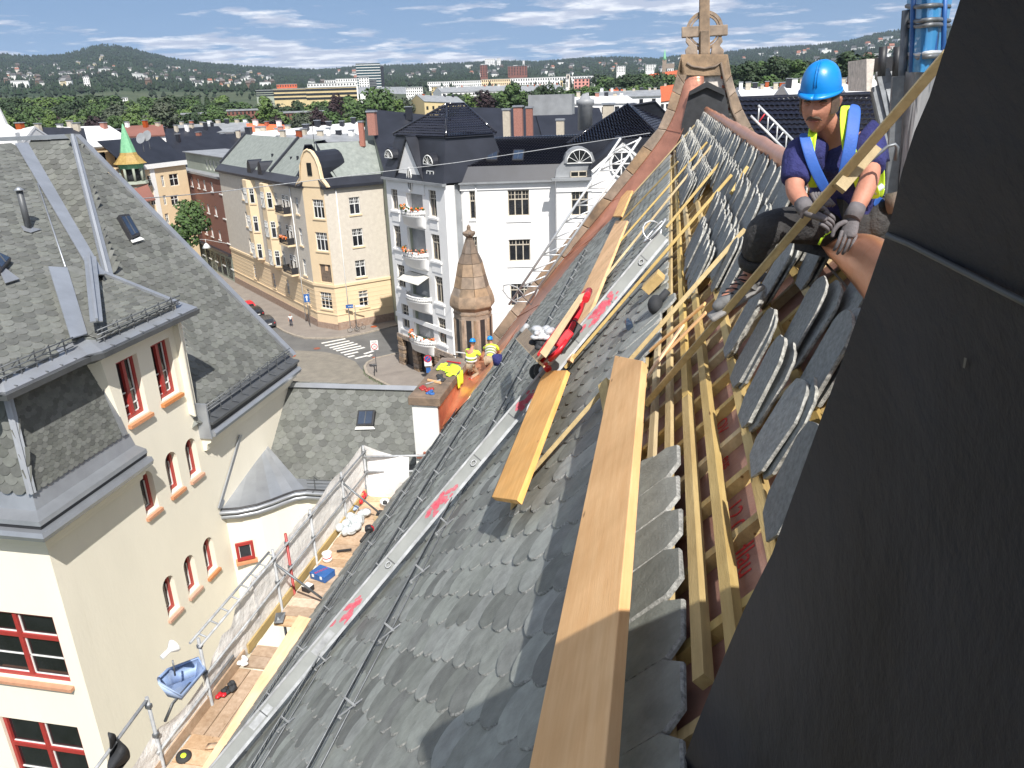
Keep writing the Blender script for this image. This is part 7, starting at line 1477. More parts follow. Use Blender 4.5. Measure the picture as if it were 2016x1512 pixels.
# ---------------------------------------------------------------- trees
def crown_mesh(name, seed, kind, nleaf=620, sz=.055):
    """leaf clumps spread through an uneven volume of unit size"""
    rnd = random.Random(seed); mb = MB(); lobes = []
    for k in range(9): a = rnd.uniform(0, 6.28); z = rnd.uniform(.30, .88); rr = rnd.uniform(.08, .27) * (1.25 - abs(z - .55)); lobes.append((V((math.cos(a) * rr, math.sin(a) * rr, z)), rnd.uniform(.14, .24)))
    lobes.append((V((0, 0, .60)), .26))
    for i in range(nleaf):
        if kind == 'spruce':
            t = rnd.random() ** .8; a = rnd.uniform(0, 6.28); r_ = (1 - t) * .20 * rnd.uniform(.5, 1.05) + .01; c = V((math.cos(a) * r_, math.sin(a) * r_, .08 + t * .92)); n = V((math.cos(a), math.sin(a), .5))
        else:
            c0_, lr = rnd.choice(lobes); d = V((rnd.gauss(0, 1), rnd.gauss(0, 1), rnd.gauss(0, 1))).normalized(); c = c0_ + d * lr * rnd.uniform(.72, 1.06); n = d + V((0, 0, .35))
            if c.z < .13: continue
        n = (n.normalized() + V((rnd.uniform(-.5, .5), rnd.uniform(-.5, .5), rnd.uniform(-.5, .5)))).normalized(); a_ = n.orthogonal().normalized(); b_ = n.cross(a_); s_ = sz * rnd.uniform(.6, 1.35); k = 5; ph = rnd.uniform(0, 6)
        P_ = [c + (a_ * math.cos(ph + j * 6.283 / k) + b_ * math.sin(ph + j * 6.283 / k)) * s_ * rnd.uniform(.55, 1.15) + n * rnd.uniform(-.3, .3) * s_ for j in range(k)]; q = c + n * s_ * .35
        for j in range(k): mb.face([P_[j], P_[(j + 1) % k], q])
    return mb
for nm, c1_, c2_ in (('leaf_mid', (.030, .062, .014), (.062, .110, .026)), ('leaf_dark', (.015, .034, .011), (.034, .060, .020)), ('leaf_light', (.055, .095, .020), (.095, .150, .035)), ('leaf_copper', (.016, .008, .010), (.032, .014, .016)), ('leaf_grey', (.045, .060, .035), (.075, .090, .055))):
    M[nm] = mat(nm, c1_, .75, .3, 2.2, 0, col2=c2_, rnd=.25)
M['bark'] = mat('bark', (.07, .055, .04), .9, .3, 4, .4)
CR = {}
for nm, seeds, kind, n, sz in (('leaf_mid', (1, 2, 3), 'b', 900, .05), ('leaf_dark', (4, 5), 'b', 900, .05), ('leaf_light', (6, 7), 'b', 900, .05), ('leaf_copper', (8,), 'b', 800, .05), ('leaf_grey', (9,), 'b', 700, .045), ('spruce', (10,), 'spruce', 520, .05)):
    CR[nm] = [crown_mesh('crown', s, kind, n, sz).mesh('crown_mesh', 'leaf_dark' if nm == 'spruce' else nm, (0, 0, 0)) for s in seeds]
def trunk_mesh(seed):
    rnd = random.Random(seed); mb = MB(); mb.tube([(0, 0, 0), (.005, 0, .15), (0, .01, .35), (.01, 0, .62)], [.022, .017, .013, .006], 7)
    for k in range(7): a = rnd.uniform(0, 6.28); z = rnd.uniform(.18, .45); mb.tube([(0, 0, z), (math.cos(a) * .09, math.sin(a) * .09, z + .09), (math.cos(a) * .19, math.sin(a) * .19, z + .24)], [.009, .006, .002], 5)
    return mb.mesh('trunk_mesh', 'bark', (0, 0, 0))
TRK = [trunk_mesh(s) for s in range(3)]
def tree(p, h, kind, label, group=None, wide=1.0):
    t = bpy.data.objects.new('tree' if kind != 'spruce' else 'spruce_tree', None); COL.objects.link(t); t.location = p; t.rotation_euler = (0, 0, R(0, 6.28)); t.scale = (h * wide, h * wide, h); tag(t, label, 'tree', group)
    for nm, me in (('trunk', random.choice(TRK)), ('crown', random.choice(CR[kind]))): o = bpy.data.objects.new(nm, me); COL.objects.link(o); o.parent = t
    return t
def tree_px(x, ytop, ybase, r, kind, label, group=None, wide=1.0):
    tp, bs_ = pr(x, ytop, r), pr(x, ybase, r); h = tp.z - bs_.z; h0 = max(h, 4); return tree(V((tp.x, tp.y, tp.z - h0)), h0, kind, label, group, wide)
KN = {'leaf_mid': 'green leafy tree', 'leaf_dark': 'dark green leafy tree', 'leaf_light': 'bright green leafy tree', 'leaf_copper': 'dark purple copper beech', 'leaf_grey': 'grey-green loose tree', 'spruce': 'dark pointed spruce'}
# single trees one can tell apart
for x, yt, yb, r, k, l_, w in ((745, 172, 250, 330, 'leaf_mid', 'tall green tree rising below the glass office tower', 1.1), (790, 196, 250, 300, 'leaf_light', 'round bright green tree in front of the tall one beside the black roof', 1.2), (660, 186, 235, 380, 'leaf_copper', 'dark purple tree left of the tall green tree', .9), (955, 180, 232, 330, 'leaf_copper', 'round dark purple tree behind the brick chimneys', 1.3), (518, 190, 245, 320, 'leaf_light', 'bright tree in front of the red brick flats', 1.1),
                             (315, 190, 262, 300, 'leaf_grey', 'dark grey-green tree right of the copper spire', 1.2), (95, 225, 262, 260, 'leaf_light', 'pale yellow-green tree above the white roofs at the left', 1.0), (230, 228, 268, 250, 'leaf_mid', 'tree just left of the copper spire', 1.1), (1010, 162, 235, 330, 'leaf_mid', 'green tree above the brick chimneys', 1.1), (1070, 168, 225, 340, 'leaf_dark', 'dark broad tree right of the chimneys', 1.2),
                             (1530, 108, 165, 330, 'leaf_dark', 'dark tree left of the man at the skyline', 1.3), (1575, 118, 170, 300, 'leaf_mid', 'greener tree directly left of the blue helmet', 1.2), (1480, 122, 175, 310, 'leaf_dark', 'dark tree right of the stone cross', 1.3), (1685, 98, 168, 300, 'leaf_dark', 'tall dark tree right of the blue helmet', 1.3), (350, 425, 500, 100, 'leaf_mid', 'street tree below the green balconies', 1.1), (372, 395, 470, 118, 'leaf_mid', 'tree behind the green balconies', 1.0), (1140, 185, 230, 330, 'leaf_light', 'low bright bush tree near the white steam vent', 1.2)):
    tree_px(x, yt, yb, r, k, l_, None, w)
# belts of park trees
def belt(x0, x1, yt, yb, n, rr, kinds, group, jit=6):
    for i in range(n):
        x = x0 + (x1 - x0) * (i + R(0, 1)) / n; f = (x - x0) / (x1 - x0); y = yt[0] + (yt[1] - yt[0]) * f + R(-jit, jit); k = random.choice(kinds); r = R(*rr)
        tree_px(x, y, y + 55, r, k, KN[k] + ' in ' + group[0], '%s, %s' % (group[1], KN[k]), R(.95, 1.35))
L_, Dk, Md, Gr, Sp, Cp = 'leaf_light', 'leaf_dark', 'leaf_mid', 'leaf_grey', 'spruce', 'leaf_copper'
belt(-40, 450, (196, 192), 0, 46, (560, 640), [Md, Dk, Md, Gr, L_, Sp], ('the back row of the park belt at the left', 'park trees, back row'))
belt(-40, 700, (212, 205), 0, 52, (430, 520), [Md, Dk, Dk, Md, Gr, L_, Sp], ('the middle of the park belt at the left', 'park trees, middle row'))
belt(-40, 720, (232, 218), 0, 46, (320, 400), [Md, Dk, Md, Gr, L_, Cp], ('the front row of the park belt at the left', 'park trees, front row'))
belt(640, 1340, (196, 165), 0, 42, (420, 560), [Md, Dk, Md, L_, Gr], ('the belt behind the black roofs', 'trees behind the black roofs'))
belt(1180, 1345, (150, 148), 0, 16, (480, 620), [Dk, Md, Dk], ('the dark wood left of the stone gable', 'wood left of the gable'), 5)
belt(1440, 1740, (128, 112), 0, 26, (380, 520), [Dk, Md, Dk], ('the dark wood behind the seated man', 'wood behind the man'), 7)
belt(1440, 1720, (158, 140), 0, 18, (280, 340), [Dk, Md, Dk], ('the front of the wood behind the seated man', 'front of the wood behind the man'), 6)
# forest on the hills as one mass: small low crowns
mb = MB(); rnd = random.Random(3)
for i in range(50000):
    az = rnd.uniform(rad(-52), rad(40)); r = 1100 + 3900 * rnd.random() ** .55; z = ground_z(r, az); c = V((math.sin(az) * r, math.cos(az) * r, z)); h = rnd.uniform(7, 15) * (1 if r > 2500 else .8); w = h * rnd.uniform(.22, .5); n0 = len(mb.v); ph = rnd.uniform(0, 2)
    mb.v += [tuple(c + V((math.cos(ph + k * 1.571) * w, math.sin(ph + k * 1.571) * w, h * .35))) for k in range(4)] + [tuple(c + V((0, 0, h))), tuple(c + V((0, 0, 0)))]
    for k in range(4): mb.f.append((n0 + k, n0 + (k + 1) % 4, n0 + 4)); mb.f.append((n0 + (k + 1) % 4, n0 + k, n0 + 5)); mb.m += [0, 0]; mb.sm += [False, False]
M['woods'] = mat('woods', (.008, .018, .009), .9, .4, .004, 0, col2=(.022, .040, .017), rnd=.45); mb.build('forest', 'woods', kind='stuff')
# villas on the hillsides
vm = {}
for nm, wc, rc in (('white house with a dark roof', (.78, .77, .74), (.07, .07, .07)), ('white house with a red roof', (.70, .66, .60), (.28, .12, .08)), ('pale yellow house with a grey roof', (.66, .56, .36), (.20, .20, .20)), ('brown timber house', (.16, .10, .07), (.12, .10, .09)), ('long white low block', (.74, .74, .72), (.5, .5, .5))):
    a, b = mat('villa_wall', wc, .8, .05, 1, 0), mat('villa_roof', rc, .8, .1, 1, 0); mb = MB(); wx = 2.2 if 'long' in nm else 1
    mb.box((0, 0, .3), (wx, .8, 1.0)); 
    for sx in (-.3, 0, .3): mb.box((sx * wx, -.405, .45), (.13, .02, .2), m=1)
    if 'long' not in nm: mb.ext([(-wx / 2, -.5, .78), (-wx / 2, .5, .78), (-wx / 2, 0, 1.22)], (wx, 0, 0), m=1)
    else: mb.box((0, 0, .83), (wx + .1, .9, .07), m=1)
    vm[nm] = mb.mesh('villa_mesh', [a, b], (0, 0, 0))
def villa(x, r, nm, grp, size, lab=None):
    d = ray(x, 300); az = math.atan2(d.x, d.y); z = ground_z(r, az); o = bpy.data.objects.new('villa', vm[nm]); COL.objects.link(o); o.location = (math.sin(az) * r, math.cos(az) * r, z + 2.0); o.scale = (size,) * 3; o.rotation_euler = (0, 0, R(-.8, .8) - az); tag(o, lab or (nm + ' ' + grp[0]), 'house', grp[1] + ', ' + nm); return o
kk = list(vm)
for i in range(170): villa(R(-30, 560), 1900 + 2000 * R(0, 1), random.choice(kk[:1] * 7 + kk[1:2] + kk[2:3] * 2 + kk[3:4] * 4 + kk[4:]), ('among trees on the wooded hill at the left', 'houses on the left hill'), R(6, 13))
for i in range(90): villa(R(620, 1340), 2200 + 2200 * R(0, 1), random.choice(kk[:1] * 5 + kk[1:2] + kk[2:]), ('on the low hills in the middle distance', 'houses on the middle hills'), R(9, 16))
for i in range(36): villa(R(1440, 1790), 2000 + 2200 * R(0, 1), random.choice(kk[:2] + kk[4:]), ('on the hills right of the stone gable', 'houses on the right hills'), R(10, 18))

# ---------------------------------------------------------------- distant and middle-distance buildings
def dblock(name, label, x0, x1, yt, yb, r, depth, wall, rows=4, cols=8, style='punch', cat='building', roofm='rzinc', extra=None):
    """box building from its left, right, top and bottom edges in view at horizontal distance r"""
    a, b = pr(x0, yb, r), pr(x1, yb, r); zt_ = pr((x0 + x1) / 2, yt, r).z; zb_ = min(a.z, b.z); u = V((b.x - a.x, b.y - a.y, 0)); w = u.length; u.normalize(); n = u.cross(Zv); n = n if n.dot(V((-a.x, -a.y, 0))) > 0 else -n
    t = thing(name, label, cat, (a.x, a.y, zb_)); A = V((a.x, a.y, zb_ - 25)); mb = MB(); mb.ext([A, A + u * w, A + u * w - n * depth, A - n * depth], (0, 0, zt_ - zb_ + 25)); mb.build('wall', wall, t)
    mb = MB(); mb.ext([A + n * .3 - u * .3 + V((0, 0, zt_ - zb_ + 25)), A + u * (w + .3) + n * .3 + V((0, 0, zt_ - zb_ + 25)), A + u * (w + .3) - n * (depth + .3) + V((0, 0, zt_ - zb_ + 25)), A - n * (depth + .3) - u * .3 + V((0, 0, zt_ - zb_ + 25))], (0, 0, .6)); mb.build('roof', roofm, t)
    H = zt_ - zb_; B = V((a.x, a.y, zb_)); 
    if style == 'bands':
        for i in range(rows): mb = MB(); z = H * (i + .3) / rows; mb.ext([B + V((0, 0, z)) + n * .1, B + u * w + V((0, 0, z)) + n * .1, B + u * w + V((0, 0, z + H / rows * .5)) + n * .1, B + V((0, 0, z + H / rows * .5)) + n * .1], n * .25); mb.build('window_band', 'glass', t)
    elif style == 'wbands':
        for i in range(rows): mb = MB(); z = H * (i + .4) / rows; mb.ext([B + V((0, 0, z)) + n * .1, B + u * w + V((0, 0, z)) + n * .1, B + u * w + V((0, 0, z + H / rows * .22)) + n * .1, B + V((0, 0, z + H / rows * .22)) + n * .1], n * .4); mb.build('facade_band', 'white_r', t)
    else:
        wm = MB(); s_ = w / cols; hh = H / rows; wm.ext([(0, 0, 0), (s_ * .45, 0, 0), (s_ * .45, 0, hh * .5), (0, 0, hh * .5)], (0, .2, 0)); me = wm.mesh('window_mesh', 'glass', (0, 0, 0))
        for i in range(rows):
            for j in range(cols): q = B + u * (s_ * (j + .28)) + V((0, 0, hh * (i + .3))) + n * .05; inst('window', me, mfr(q, u, n, Zv), t)
    return t
M['dglass'] = mat('teal_glass', (.018, .05, .06), .15, .2, .02, 0, spec=.8); M['buff'] = mat('buff_render', (.55, .44, .24), .85, .1, .1, 0); M['pink'] = mat('pink_render', (.62, .28, .24), .85, .1, .1, 0); M['dbrick'] = mat('far_brick', (.20, .085, .065), .9, .2, .1, 0); M['orange_r'] = mat('orange_roof', (.62, .13, .05), .8, .15, .1, 0)
d_ = dblock('office_tower', 'tall dark glass office tower with pale horizontal bands on the skyline', 705, 752, 125, 178, 1300, 30, 'dglass', 10, 1, 'wbands', 'office tower'); dblock('office_annex', 'dark grey side wing at the right edge of the glass office tower', 752, 758, 130, 172, 1310, 20, 'rblack', 1, 1)
for a in ((540, 604, 175, 197, 900, 20, 'buff', 3, 12, 'bands', 'long low yellowish block with dark window bands below the office tower'), (604, 704, 172, 196, 900, 22, 'buff', 3, 14, 'bands', 'buff block with stepped dark bands, right of the long low yellow one'), (606, 700, 164, 176, 1000, 26, 'white_r', 2, 16, 'punch', 'white block on top of the buff complex'), (640, 662, 158, 172, 1100, 18, 'white_r', 2, 5, 'punch', 'small white block with a dark bay left of the glass tower'), (662, 704, 155, 168, 1120, 18, 'white_r', 2, 9, 'punch', 'white colonnaded block directly left of the glass tower'), (708, 728, 153, 176, 1000, 14, 'white_r', 5, 4, 'punch', 'narrow tall white block in front of the glass tower'), (728, 742, 158, 172, 1020, 16, 'rzinc', 4, 3, 'bands', 'grey glass block right of the narrow white one'),
          (800, 833, 172, 188, 800, 14, 'white_r', 3, 8, 'punch', 'white flats with small square windows, right of the glass hall'), (850, 878, 171, 184, 820, 14, 'buff', 3, 6, 'punch', 'pale yellow flats right of the white flats'), (842, 948, 160, 170, 1300, 14, 'white_r', 2, 26, 'punch', 'long white terrace in the middle distance'), (948, 1005, 156, 168, 1350, 14, 'yellow_r', 2, 14, 'punch', 'long yellowish terrace right of the white one'), (1005, 1170, 152, 164, 1400, 14, 'white_r', 2, 34, 'punch', 'very long row of white flats in front of the brick towers'), (946, 960, 128, 152, 1700, 16, 'dbrick', 6, 3, 'punch', 'small red brick tower block'), (1000, 1038, 130, 148, 1800, 18, 'dbrick', 6, 7, 'punch', 'wide red brick tower block on the skyline'),
          (1214, 1231, 130, 142, 1500, 14, 'white_r', 4, 5, 'punch', 'white slab block left of the stone gable'), (1271, 1288, 127, 139, 1500, 14, 'white_r', 4, 5, 'punch', 'white slab block right next to the church spire'), (888, 950, 180, 188, 600, 12, 'greengrey', 1, 14, 'bands', 'low grey flats half hidden by trees'), (1115, 1122, 146, 158, 900, 5, 'mortar', 1, 1, 'punch', 'pale concrete shaft among roofs'), (1093, 1098, 158, 178, 760, 4, 'white_r', 1, 1, 'punch', 'first of the white chimney slabs'), (1103, 1108, 158, 178, 760, 4, 'buff', 1, 1, 'punch', 'second of the chimney slabs, buff'), (1114, 1119, 156, 178, 765, 4, 'white_r', 1, 1, 'punch', 'third of the chimney slabs, white'),
          (1130, 1160, 155, 175, 700, 12, 'pink', 3, 4, 'punch', 'pink gabled building in the middle distance'), (1170, 1210, 158, 166, 800, 12, 'rwhite', 1, 8, 'punch', 'long white roof by the pink building'), (330, 430, 225, 240, 420, 14, 'greengrey', 2, 14, 'bands', 'low dark grey block among the park trees'), (450, 512, 218, 242, 380, 16, 'dbrick', 3, 8, 'punch', 'red brick flats left of the bright tree'), (540, 640, 222, 240, 380, 14, 'dbrick', 2, 12, 'punch', 'brick flats behind the orange roof'), (210, 252, 193, 198, 900, 10, 'white_r', 1, 10, 'punch', 'long low white house in the trees of the left hill'), (166, 178, 151, 168, 1700, 10, 'white_r', 4, 3, 'punch', 'white round-topped tower house on the left hill'),
          (545, 585, 166, 172, 1300, 12, 'orange_r', 1, 8, 'punch', 'low building with an orange roof at the hill foot'), (1630, 1668, 158, 172, 260, 10, 'rwhite', 1, 4, 'punch', 'white roofed block right of the blue helmet'), (505, 540, 178, 190, 900, 20, 'greengrey', 3, 6, 'bands', 'grey block with window bands at the foot of the left hill'), (955, 975, 116, 127, 4200, 20, 'white_r', 4, 5, 'punch', 'white tower block on the far ridge, left one'), (978, 986, 115, 126, 4200, 20, 'white_r', 4, 3, 'punch', 'white tower block on the far ridge, middle one'), (1029, 1033, 119, 128, 4200, 20, 'white_r', 4, 2, 'punch', 'slim white tower block on the far ridge, right one')):
    dblock('distant_block', a[10], *a[:6], a[6], a[7], a[8], a[9])
mb = MB(); q0, q1 = pr(700, 186, 860), pr(800, 172, 870)
for i in range(12): t = i / 12; p = pr(705 + i * 8, 185, 860); mb.ext([p, pr(713 + i * 8, 185, 860), pr(713 + i * 8, 174, 880), pr(709 + i * 8, 171, 880), pr(705 + i * 8, 174, 880)], (0, 14, 0))
mb.build('glass_hall', 'rzinc', None, 'ridged grey glass hall roof between the office tower and the white flats', 'hall')
t = thing('church_spire', 'distant church with a thin green spire on the skyline left of the gable', 'church', pr(1308, 140, 1900)); p = pr(1308, 128, 1900); mb = MB(); mb.box(p - V((0, 0, 4)), (9, 9, 30)); mb.box(pr(1318, 128, 1900) - V((0, 0, 2)), (22, 9, 10)); mb.build('body', 'stone', t); mb = MB(); mb.lathe(p + V((0, 0, 10)), [(0, 5.5), (6, 3.2), (24, .1)], 8); mb.build('spire', 'copper_green', t)
# roofscape of gabled houses: ridge ends in view, distance, drop of the near slope, roof and wall
def gabled(label, x0, y0, x1, y1, r0, r1, hw, pitch, roofm, wall='white_r', chim=2, name='town_house', dormer=0):
    A, B = pr(x0, y0, r0), pr(x1, y1, r1); u = (B - A); u.z = 0; w = u.length; u.normalize(); n = u.cross(Zv); n = n if n.dot(V((-A.x, -A.y, 0))) > 0 else -n; t = thing(name, label, 'building', (A.x, A.y, 0)); dz = hw * math.tan(rad(pitch))
    for s_ in (1, -1): slab(t, 'roof', [A, B, B + n * s_ * hw - V((0, 0, dz)), A + n * s_ * hw - V((0, 0, dz))], roofm, .3)
    mb = MB(); o_ = n * (hw - .4); ze = min(A.z, B.z) - dz; mb.ext([A - o_, A - o_ * 0 + V((0, 0, -.3)), A + o_] if False else [V((A - o_).xy.to_3d()) + Zv * 0, V((A + o_).xy.to_3d()), V((A + o_).xy.to_3d()) + Zv * (A.z - dz - .1), A - V((0, 0, .4)), V((A - o_).xy.to_3d()) + Zv * (A.z - dz - .1)], B - A); mb.build('wall', wall, t)
    k = max(3, int(w / 3.2)); me = MB(); me.ext([(0, 0, 0), (1.1, 0, 0), (1.1, 0, 1.6), (0, 0, 1.6)], (0, .12, 0)); me = me.mesh('window_mesh', 'glass', (0, 0, 0))
    for i in range(k):
        for j in range(2 if w < 60 else 1): q = A + u * (w * (i + .3) / k) + n * (hw - .4); q.z = ze - 2.4 - 3.2 * j; inst('window', me, mfr(q, u, n, Zv), t)
    for i in range(chim): f = (i + .5 + R(-.2, .2)) / chim; p = A + (B - A) * f + n * R(-.5, 1.5); chimney(t, p, R(.6, 1.0), R(.6, 1.0), R(.4, 1.0), random.choice(['chim', 'chim', 'brick', 'white_r', 'rblack']))
    for i in range(dormer): q = A + u * w * (i + .6) / dormer + n * hw * .5; q.z = A.z - dz * .5; mb = MB(); mb.ext([q + V((0, 0, -.6)), q + u * 1.4 + V((0, 0, -.6)), q + u * 1.4 + V((0, 0, .9)), q + V((0, 0, .9))], n * .9 - V((0, 0, .1))); mb.build('dormer', roofm, t)
    return t
for a in (('white roofed house at the left frame edge, behind the grey ridge', 0, 262, 68, 248, 130, 128, 7, 22, 'rwhite', 'white_r', 1), ('house with a brown roof behind the first white roof', 60, 250, 165, 252, 150, 150, 7, 30, 'rblack', 'stone', 3), ('long pale roofed house left of the tree by the spire', 125, 250, 215, 247, 160, 165, 7, 25, 'rwhite', 'yellow_r', 2), ('row of white parapets and chimneys above the cream house ridge', 100, 266, 238, 262, 195, 200, 6, 14, 'rwhite', 'white_r', 8), ('grey sheet roofed house with many small chimneys left of the spire', 150, 270, 236, 262, 178, 184, 8, 24, 'rzinc', 'white_r', 6), ('flat reddish roofed house just right of the spire', 242, 248, 320, 245, 190, 190, 7, 15, 'dbrick', 'white_r', 3),
          ('black roof crowded with chimneys behind the spire', 245, 258, 430, 248, 215, 225, 8, 30, 'rblack', 'white_r', 9), ('long black mansard roof in front of the crowded one', 310, 272, 480, 262, 190, 200, 9, 32, 'rblack', 'white_r', 3), ('second long black roof with a skylight, right part', 430, 268, 520, 262, 200, 205, 9, 32, 'rblack', 'white_r', 4), ('low grey roofed row with pale chimneys', 350, 246, 490, 240, 230, 230, 8, 14, 'rzinc', 'white_r', 8), ('orange roofed house among grey roofs', 485, 243, 568, 246, 200, 200, 7, 30, 'orange_r', 'orange_r', 3), ('long white roof behind the cream corner house', 480, 262, 705, 240, 150, 158, 8, 20, 'rwhite', 'white_r', 9), ('black hatch-roofed row above the slate roof of the corner house', 545, 266, 700, 262, 134, 138, 5, 12, 'rzinc', 'white_r', 7),
          ('long black roof with a grey gable end behind the corner house', 722, 214, 880, 230, 118, 120, 14, 32, 'rblack', 'greengrey', 1), ('broad black roof behind the white house, with brick chimneys', 870, 210, 1060, 214, 125, 128, 12, 28, 'rblack', 'white_r', 0), ('black roof with a vent drum, right of the brick chimneys', 1050, 208, 1180, 212, 128, 130, 12, 28, 'rblack', 'white_r', 0), ('white parapet roofs with plant boxes near the pyramid roof', 1110, 190, 1235, 188, 200, 205, 7, 12, 'rwhite', 'white_r', 7), ('grey flat roofs beyond the pyramid roof', 1180, 180, 1300, 176, 260, 260, 8, 12, 'rzinc', 'white_r', 8), ('red tiled roof in the right middle distance', 1200, 176, 1232, 176, 320, 320, 7, 35, 'rred', 'white_r', 1), ('low brown-red roofed houses below the church spire', 1265, 148, 1335, 138, 900, 900, 14, 25, 'rred', 'yellow_r', 6), ('reddish roof at the left of the gable coping', 1300, 170, 1330, 166, 330, 330, 8, 35, 'rred', 'white_r', 1),
          ('white roofed row right of the gable', 1450, 172, 1545, 170, 170, 172, 6, 18, 'rwhite', 'white_r', 7), ('white roofed house with brick chimneys behind the man\'s shoulder', 1540, 165, 1600, 163, 160, 162, 6, 26, 'rwhite', 'mortar', 4), ('grey roofs at the right below the dark wood', 1650, 160, 1722, 156, 170, 172, 6, 20, 'rwhite', 'white_r', 5), ('terrace of grey flats in the far plain', 1430, 140, 1560, 134, 700, 720, 14, 14, 'rzinc', 'white_r', 6), ('buff apartment row beside the purple tree', 820, 186, 900, 190, 420, 430, 9, 20, 'rzinc', 'buff', 4), ('grey terrace above the green belt in the middle', 860, 172, 1000, 168, 600, 620, 10, 20, 'rzinc', 'white_r', 10), ('pale terrace to the left of the pink building', 1010, 170, 1100, 166, 560, 580, 10, 20, 'rzinc', 'white_r', 8)):
    gabled(*a)
# big chimneys
for i, (x, yt, yb, w, m, l_) in enumerate(((997, 216, 262, 13, 'chim', 'pale rendered chimney left of the brick stacks'), (1020, 210, 252, 16, 'brick', 'left brick chimney stack behind the white house'), (1042, 212, 256, 12, 'brick', 'right brick chimney stack behind the white house'), (1103, 236, 262, 14, 'chim', 'short pale chimney on the black roof'), (1198, 205, 236, 20, 'chim', 'pale chimney with a pitched cap by the pyramid roof'), (731, 220, 248, 15, 'brick', 'brick chimney on the black roof with grey gable end'), (710, 240, 270, 9, 'brick', 'slim brick chimney at the end of the white roof'), (510, 250, 275, 12, 'mortar', 'tall pale chimney above the slate roof, left one'), (548, 253, 278, 11, 'mortar', 'tall pale chimney above the slate roof, right one'))):
    r = 96 if i < 5 else 112 if i < 7 else 152; a = pr(x, yt, r); b = pr(x, yb, r); ww = w * r / 1520; t = thing('chimney', l_, 'chimney', V((a.x, a.y, b.z - 2))); mb = MB(); mb.box((a.x, a.y, (a.z + b.z) / 2 - .6), (ww, ww * .8, a.z - b.z + 1.2)); mb.build('stack', m, t); mb = MB(); mb.box((a.x, a.y, a.z + .05), (ww * 1.2, ww, .2)); mb.build('cap', 'zinc', t)
for x, y, l_ in ((279, 273, 'grey satellite dish on the black roof, left one'), (291, 268, 'grey satellite dish on the black roof, right one')):
    c = pr(x, y, 140); mb = MB(); mb.lathe(c, [(0, .05), (.1, .5), (.25, .85)], 18, ax=(-.1, -.9, .35)); mb.tube([c - V((0, 0, 2)), c], .06, 5); mb.build('satellite_dish', 'rzinc', None, l_, 'satellite dish')
mb = MB(); p = pr(1152, 205, 100); mb.lathe(p, [(-3, .9), (-.2, .9), (0, 1.1), (.5, 1.1), (.6, .7), (1.2, .3)], 14); mb.build('roof_vent_drum', 'rzinc', None, 'round metal vent drum on the black roof', 'vent'); mb = MB(); mb.box(pr(1086, 206, 104), (5.5, 3, 2.4)); mb.build('roof_plant_box', 'rzinc', None, 'pale grey plant box on the roof behind the chimneys', 'roof plant')
# yellow house with the green copper spire
yh = thing('yellow_tower_house', 'yellow and white apartment house with a green copper spire over an arcaded turret', 'apartment building', pz(262, 520, 0)); rY = 150
q = lambda x, y, d=0: pr(x, y, rY + d); c = q(252, 300); z_ = lambda y: pr(252, y, rY).z; w_ = lambda n: n * rY / 1560
mb = MB(); mb.lathe(V((c.x, c.y, 0)), [(z_(322), w_(28)), (z_(318), w_(24)), (z_(305), w_(15)), (z_(300), w_(13.5))], 8, ph=.39, sm=False); mb.build('spire_foot', 'copper_brown', yh)
mb = MB(); mb.lathe(V((c.x, c.y, 0)), [(z_(301), w_(13.6)), (z_(280), w_(9)), (z_(262), w_(5)), (z_(246), w_(1.5)), (z_(243), .02)], 8, ph=.39, sm=False); mb.build('spire', 'copper_green', yh)
mb = MB(); mb.lathe(V((c.x, c.y, 0)), [(z_(332), w_(20)), (z_(323), w_(22)), (z_(321), w_(27))], 8, ph=.39, sm=False); mb.build('spire_cornice', 'copper_green', yh)
for k in range(8): a = k * math.pi / 4; mb = MB(); p = V((c.x + math.cos(a) * w_(19), c.y + math.sin(a) * w_(19), 0)); mb.tube([p + Zv * z_(358), p + Zv * z_(331)], w_(2.2), 7); mb.build('column', 'greengrey', yh)
mb = MB(); mb.lathe(V((c.x, c.y, 0)), [(z_(358), w_(12)), (z_(330), w_(12))], 8); mb.build('lantern_core', 'felt', yh); mb = MB(); mb.lathe(V((c.x, c.y, 0)), [(0, w_(20)), (z_(366), w_(20)), (z_(362), w_(25)), (z_(357), w_(23))], 8, sm=False); mb.build('turret_base', 'greengrey', yh)
Fy = Fac(yh, (q(262, 400).x, q(262, 400).y), (q(372, 330, 10) - q(262, 400)).xy.to_3d()); za = Fy.uv(330, 322)[1]; e1 = Fy.uv(378, 400)[0]
hy = [vrect(Fy, *b) for b in ((291, 345, 303, 366), (334, 342, 352, 366), (297, 384, 308, 404), (337, 384, 352, 404), (302, 420, 312, 438), (318, 345, 324, 368), (322, 384, 328, 404), (326, 420, 333, 440))]
Fy.wall(0, e1, 0, za, hy, 'yellow_r'); [Fy.window(h, 2 if h[1] - h[0] > .6 else 1, .6, 0) for h in hy]; Fy.band(-.2, e1, za - .5, za + .3, .5, 'white_r', 'cornice'); Fy.band(Fy.uv(306, 400)[0], Fy.uv(315, 400)[0], 4, za - .5, .1, 'white_r', 'pilaster')
slab(yh, 'roof', [Fy.at(-.2, za + .3, .5), Fy.at(e1, za + .3, .5), Fy.at(e1, za + 4.5, -5), Fy.at(-.2, za + 4.5, -5)], 'rblack'); mb = MB(); mb.ext([Fy.at(0, 0, -.3), Fy.at(e1, 0, -.3), Fy.at(e1, 0, -12), Fy.at(0, 0, -12)], (0, 0, za)); mb.build('interior_mass', 'yellow_r', yh)
mb = MB(); p = pr(283, 378, rY - 6); slab(yh, 'rusty_roof', [pr(262, 366, rY - 1), pr(290, 362, rY - 1), pr(306, 392, rY - 7), pr(276, 398, rY - 7)], 'redframe' if False else 'dbrick', .2)
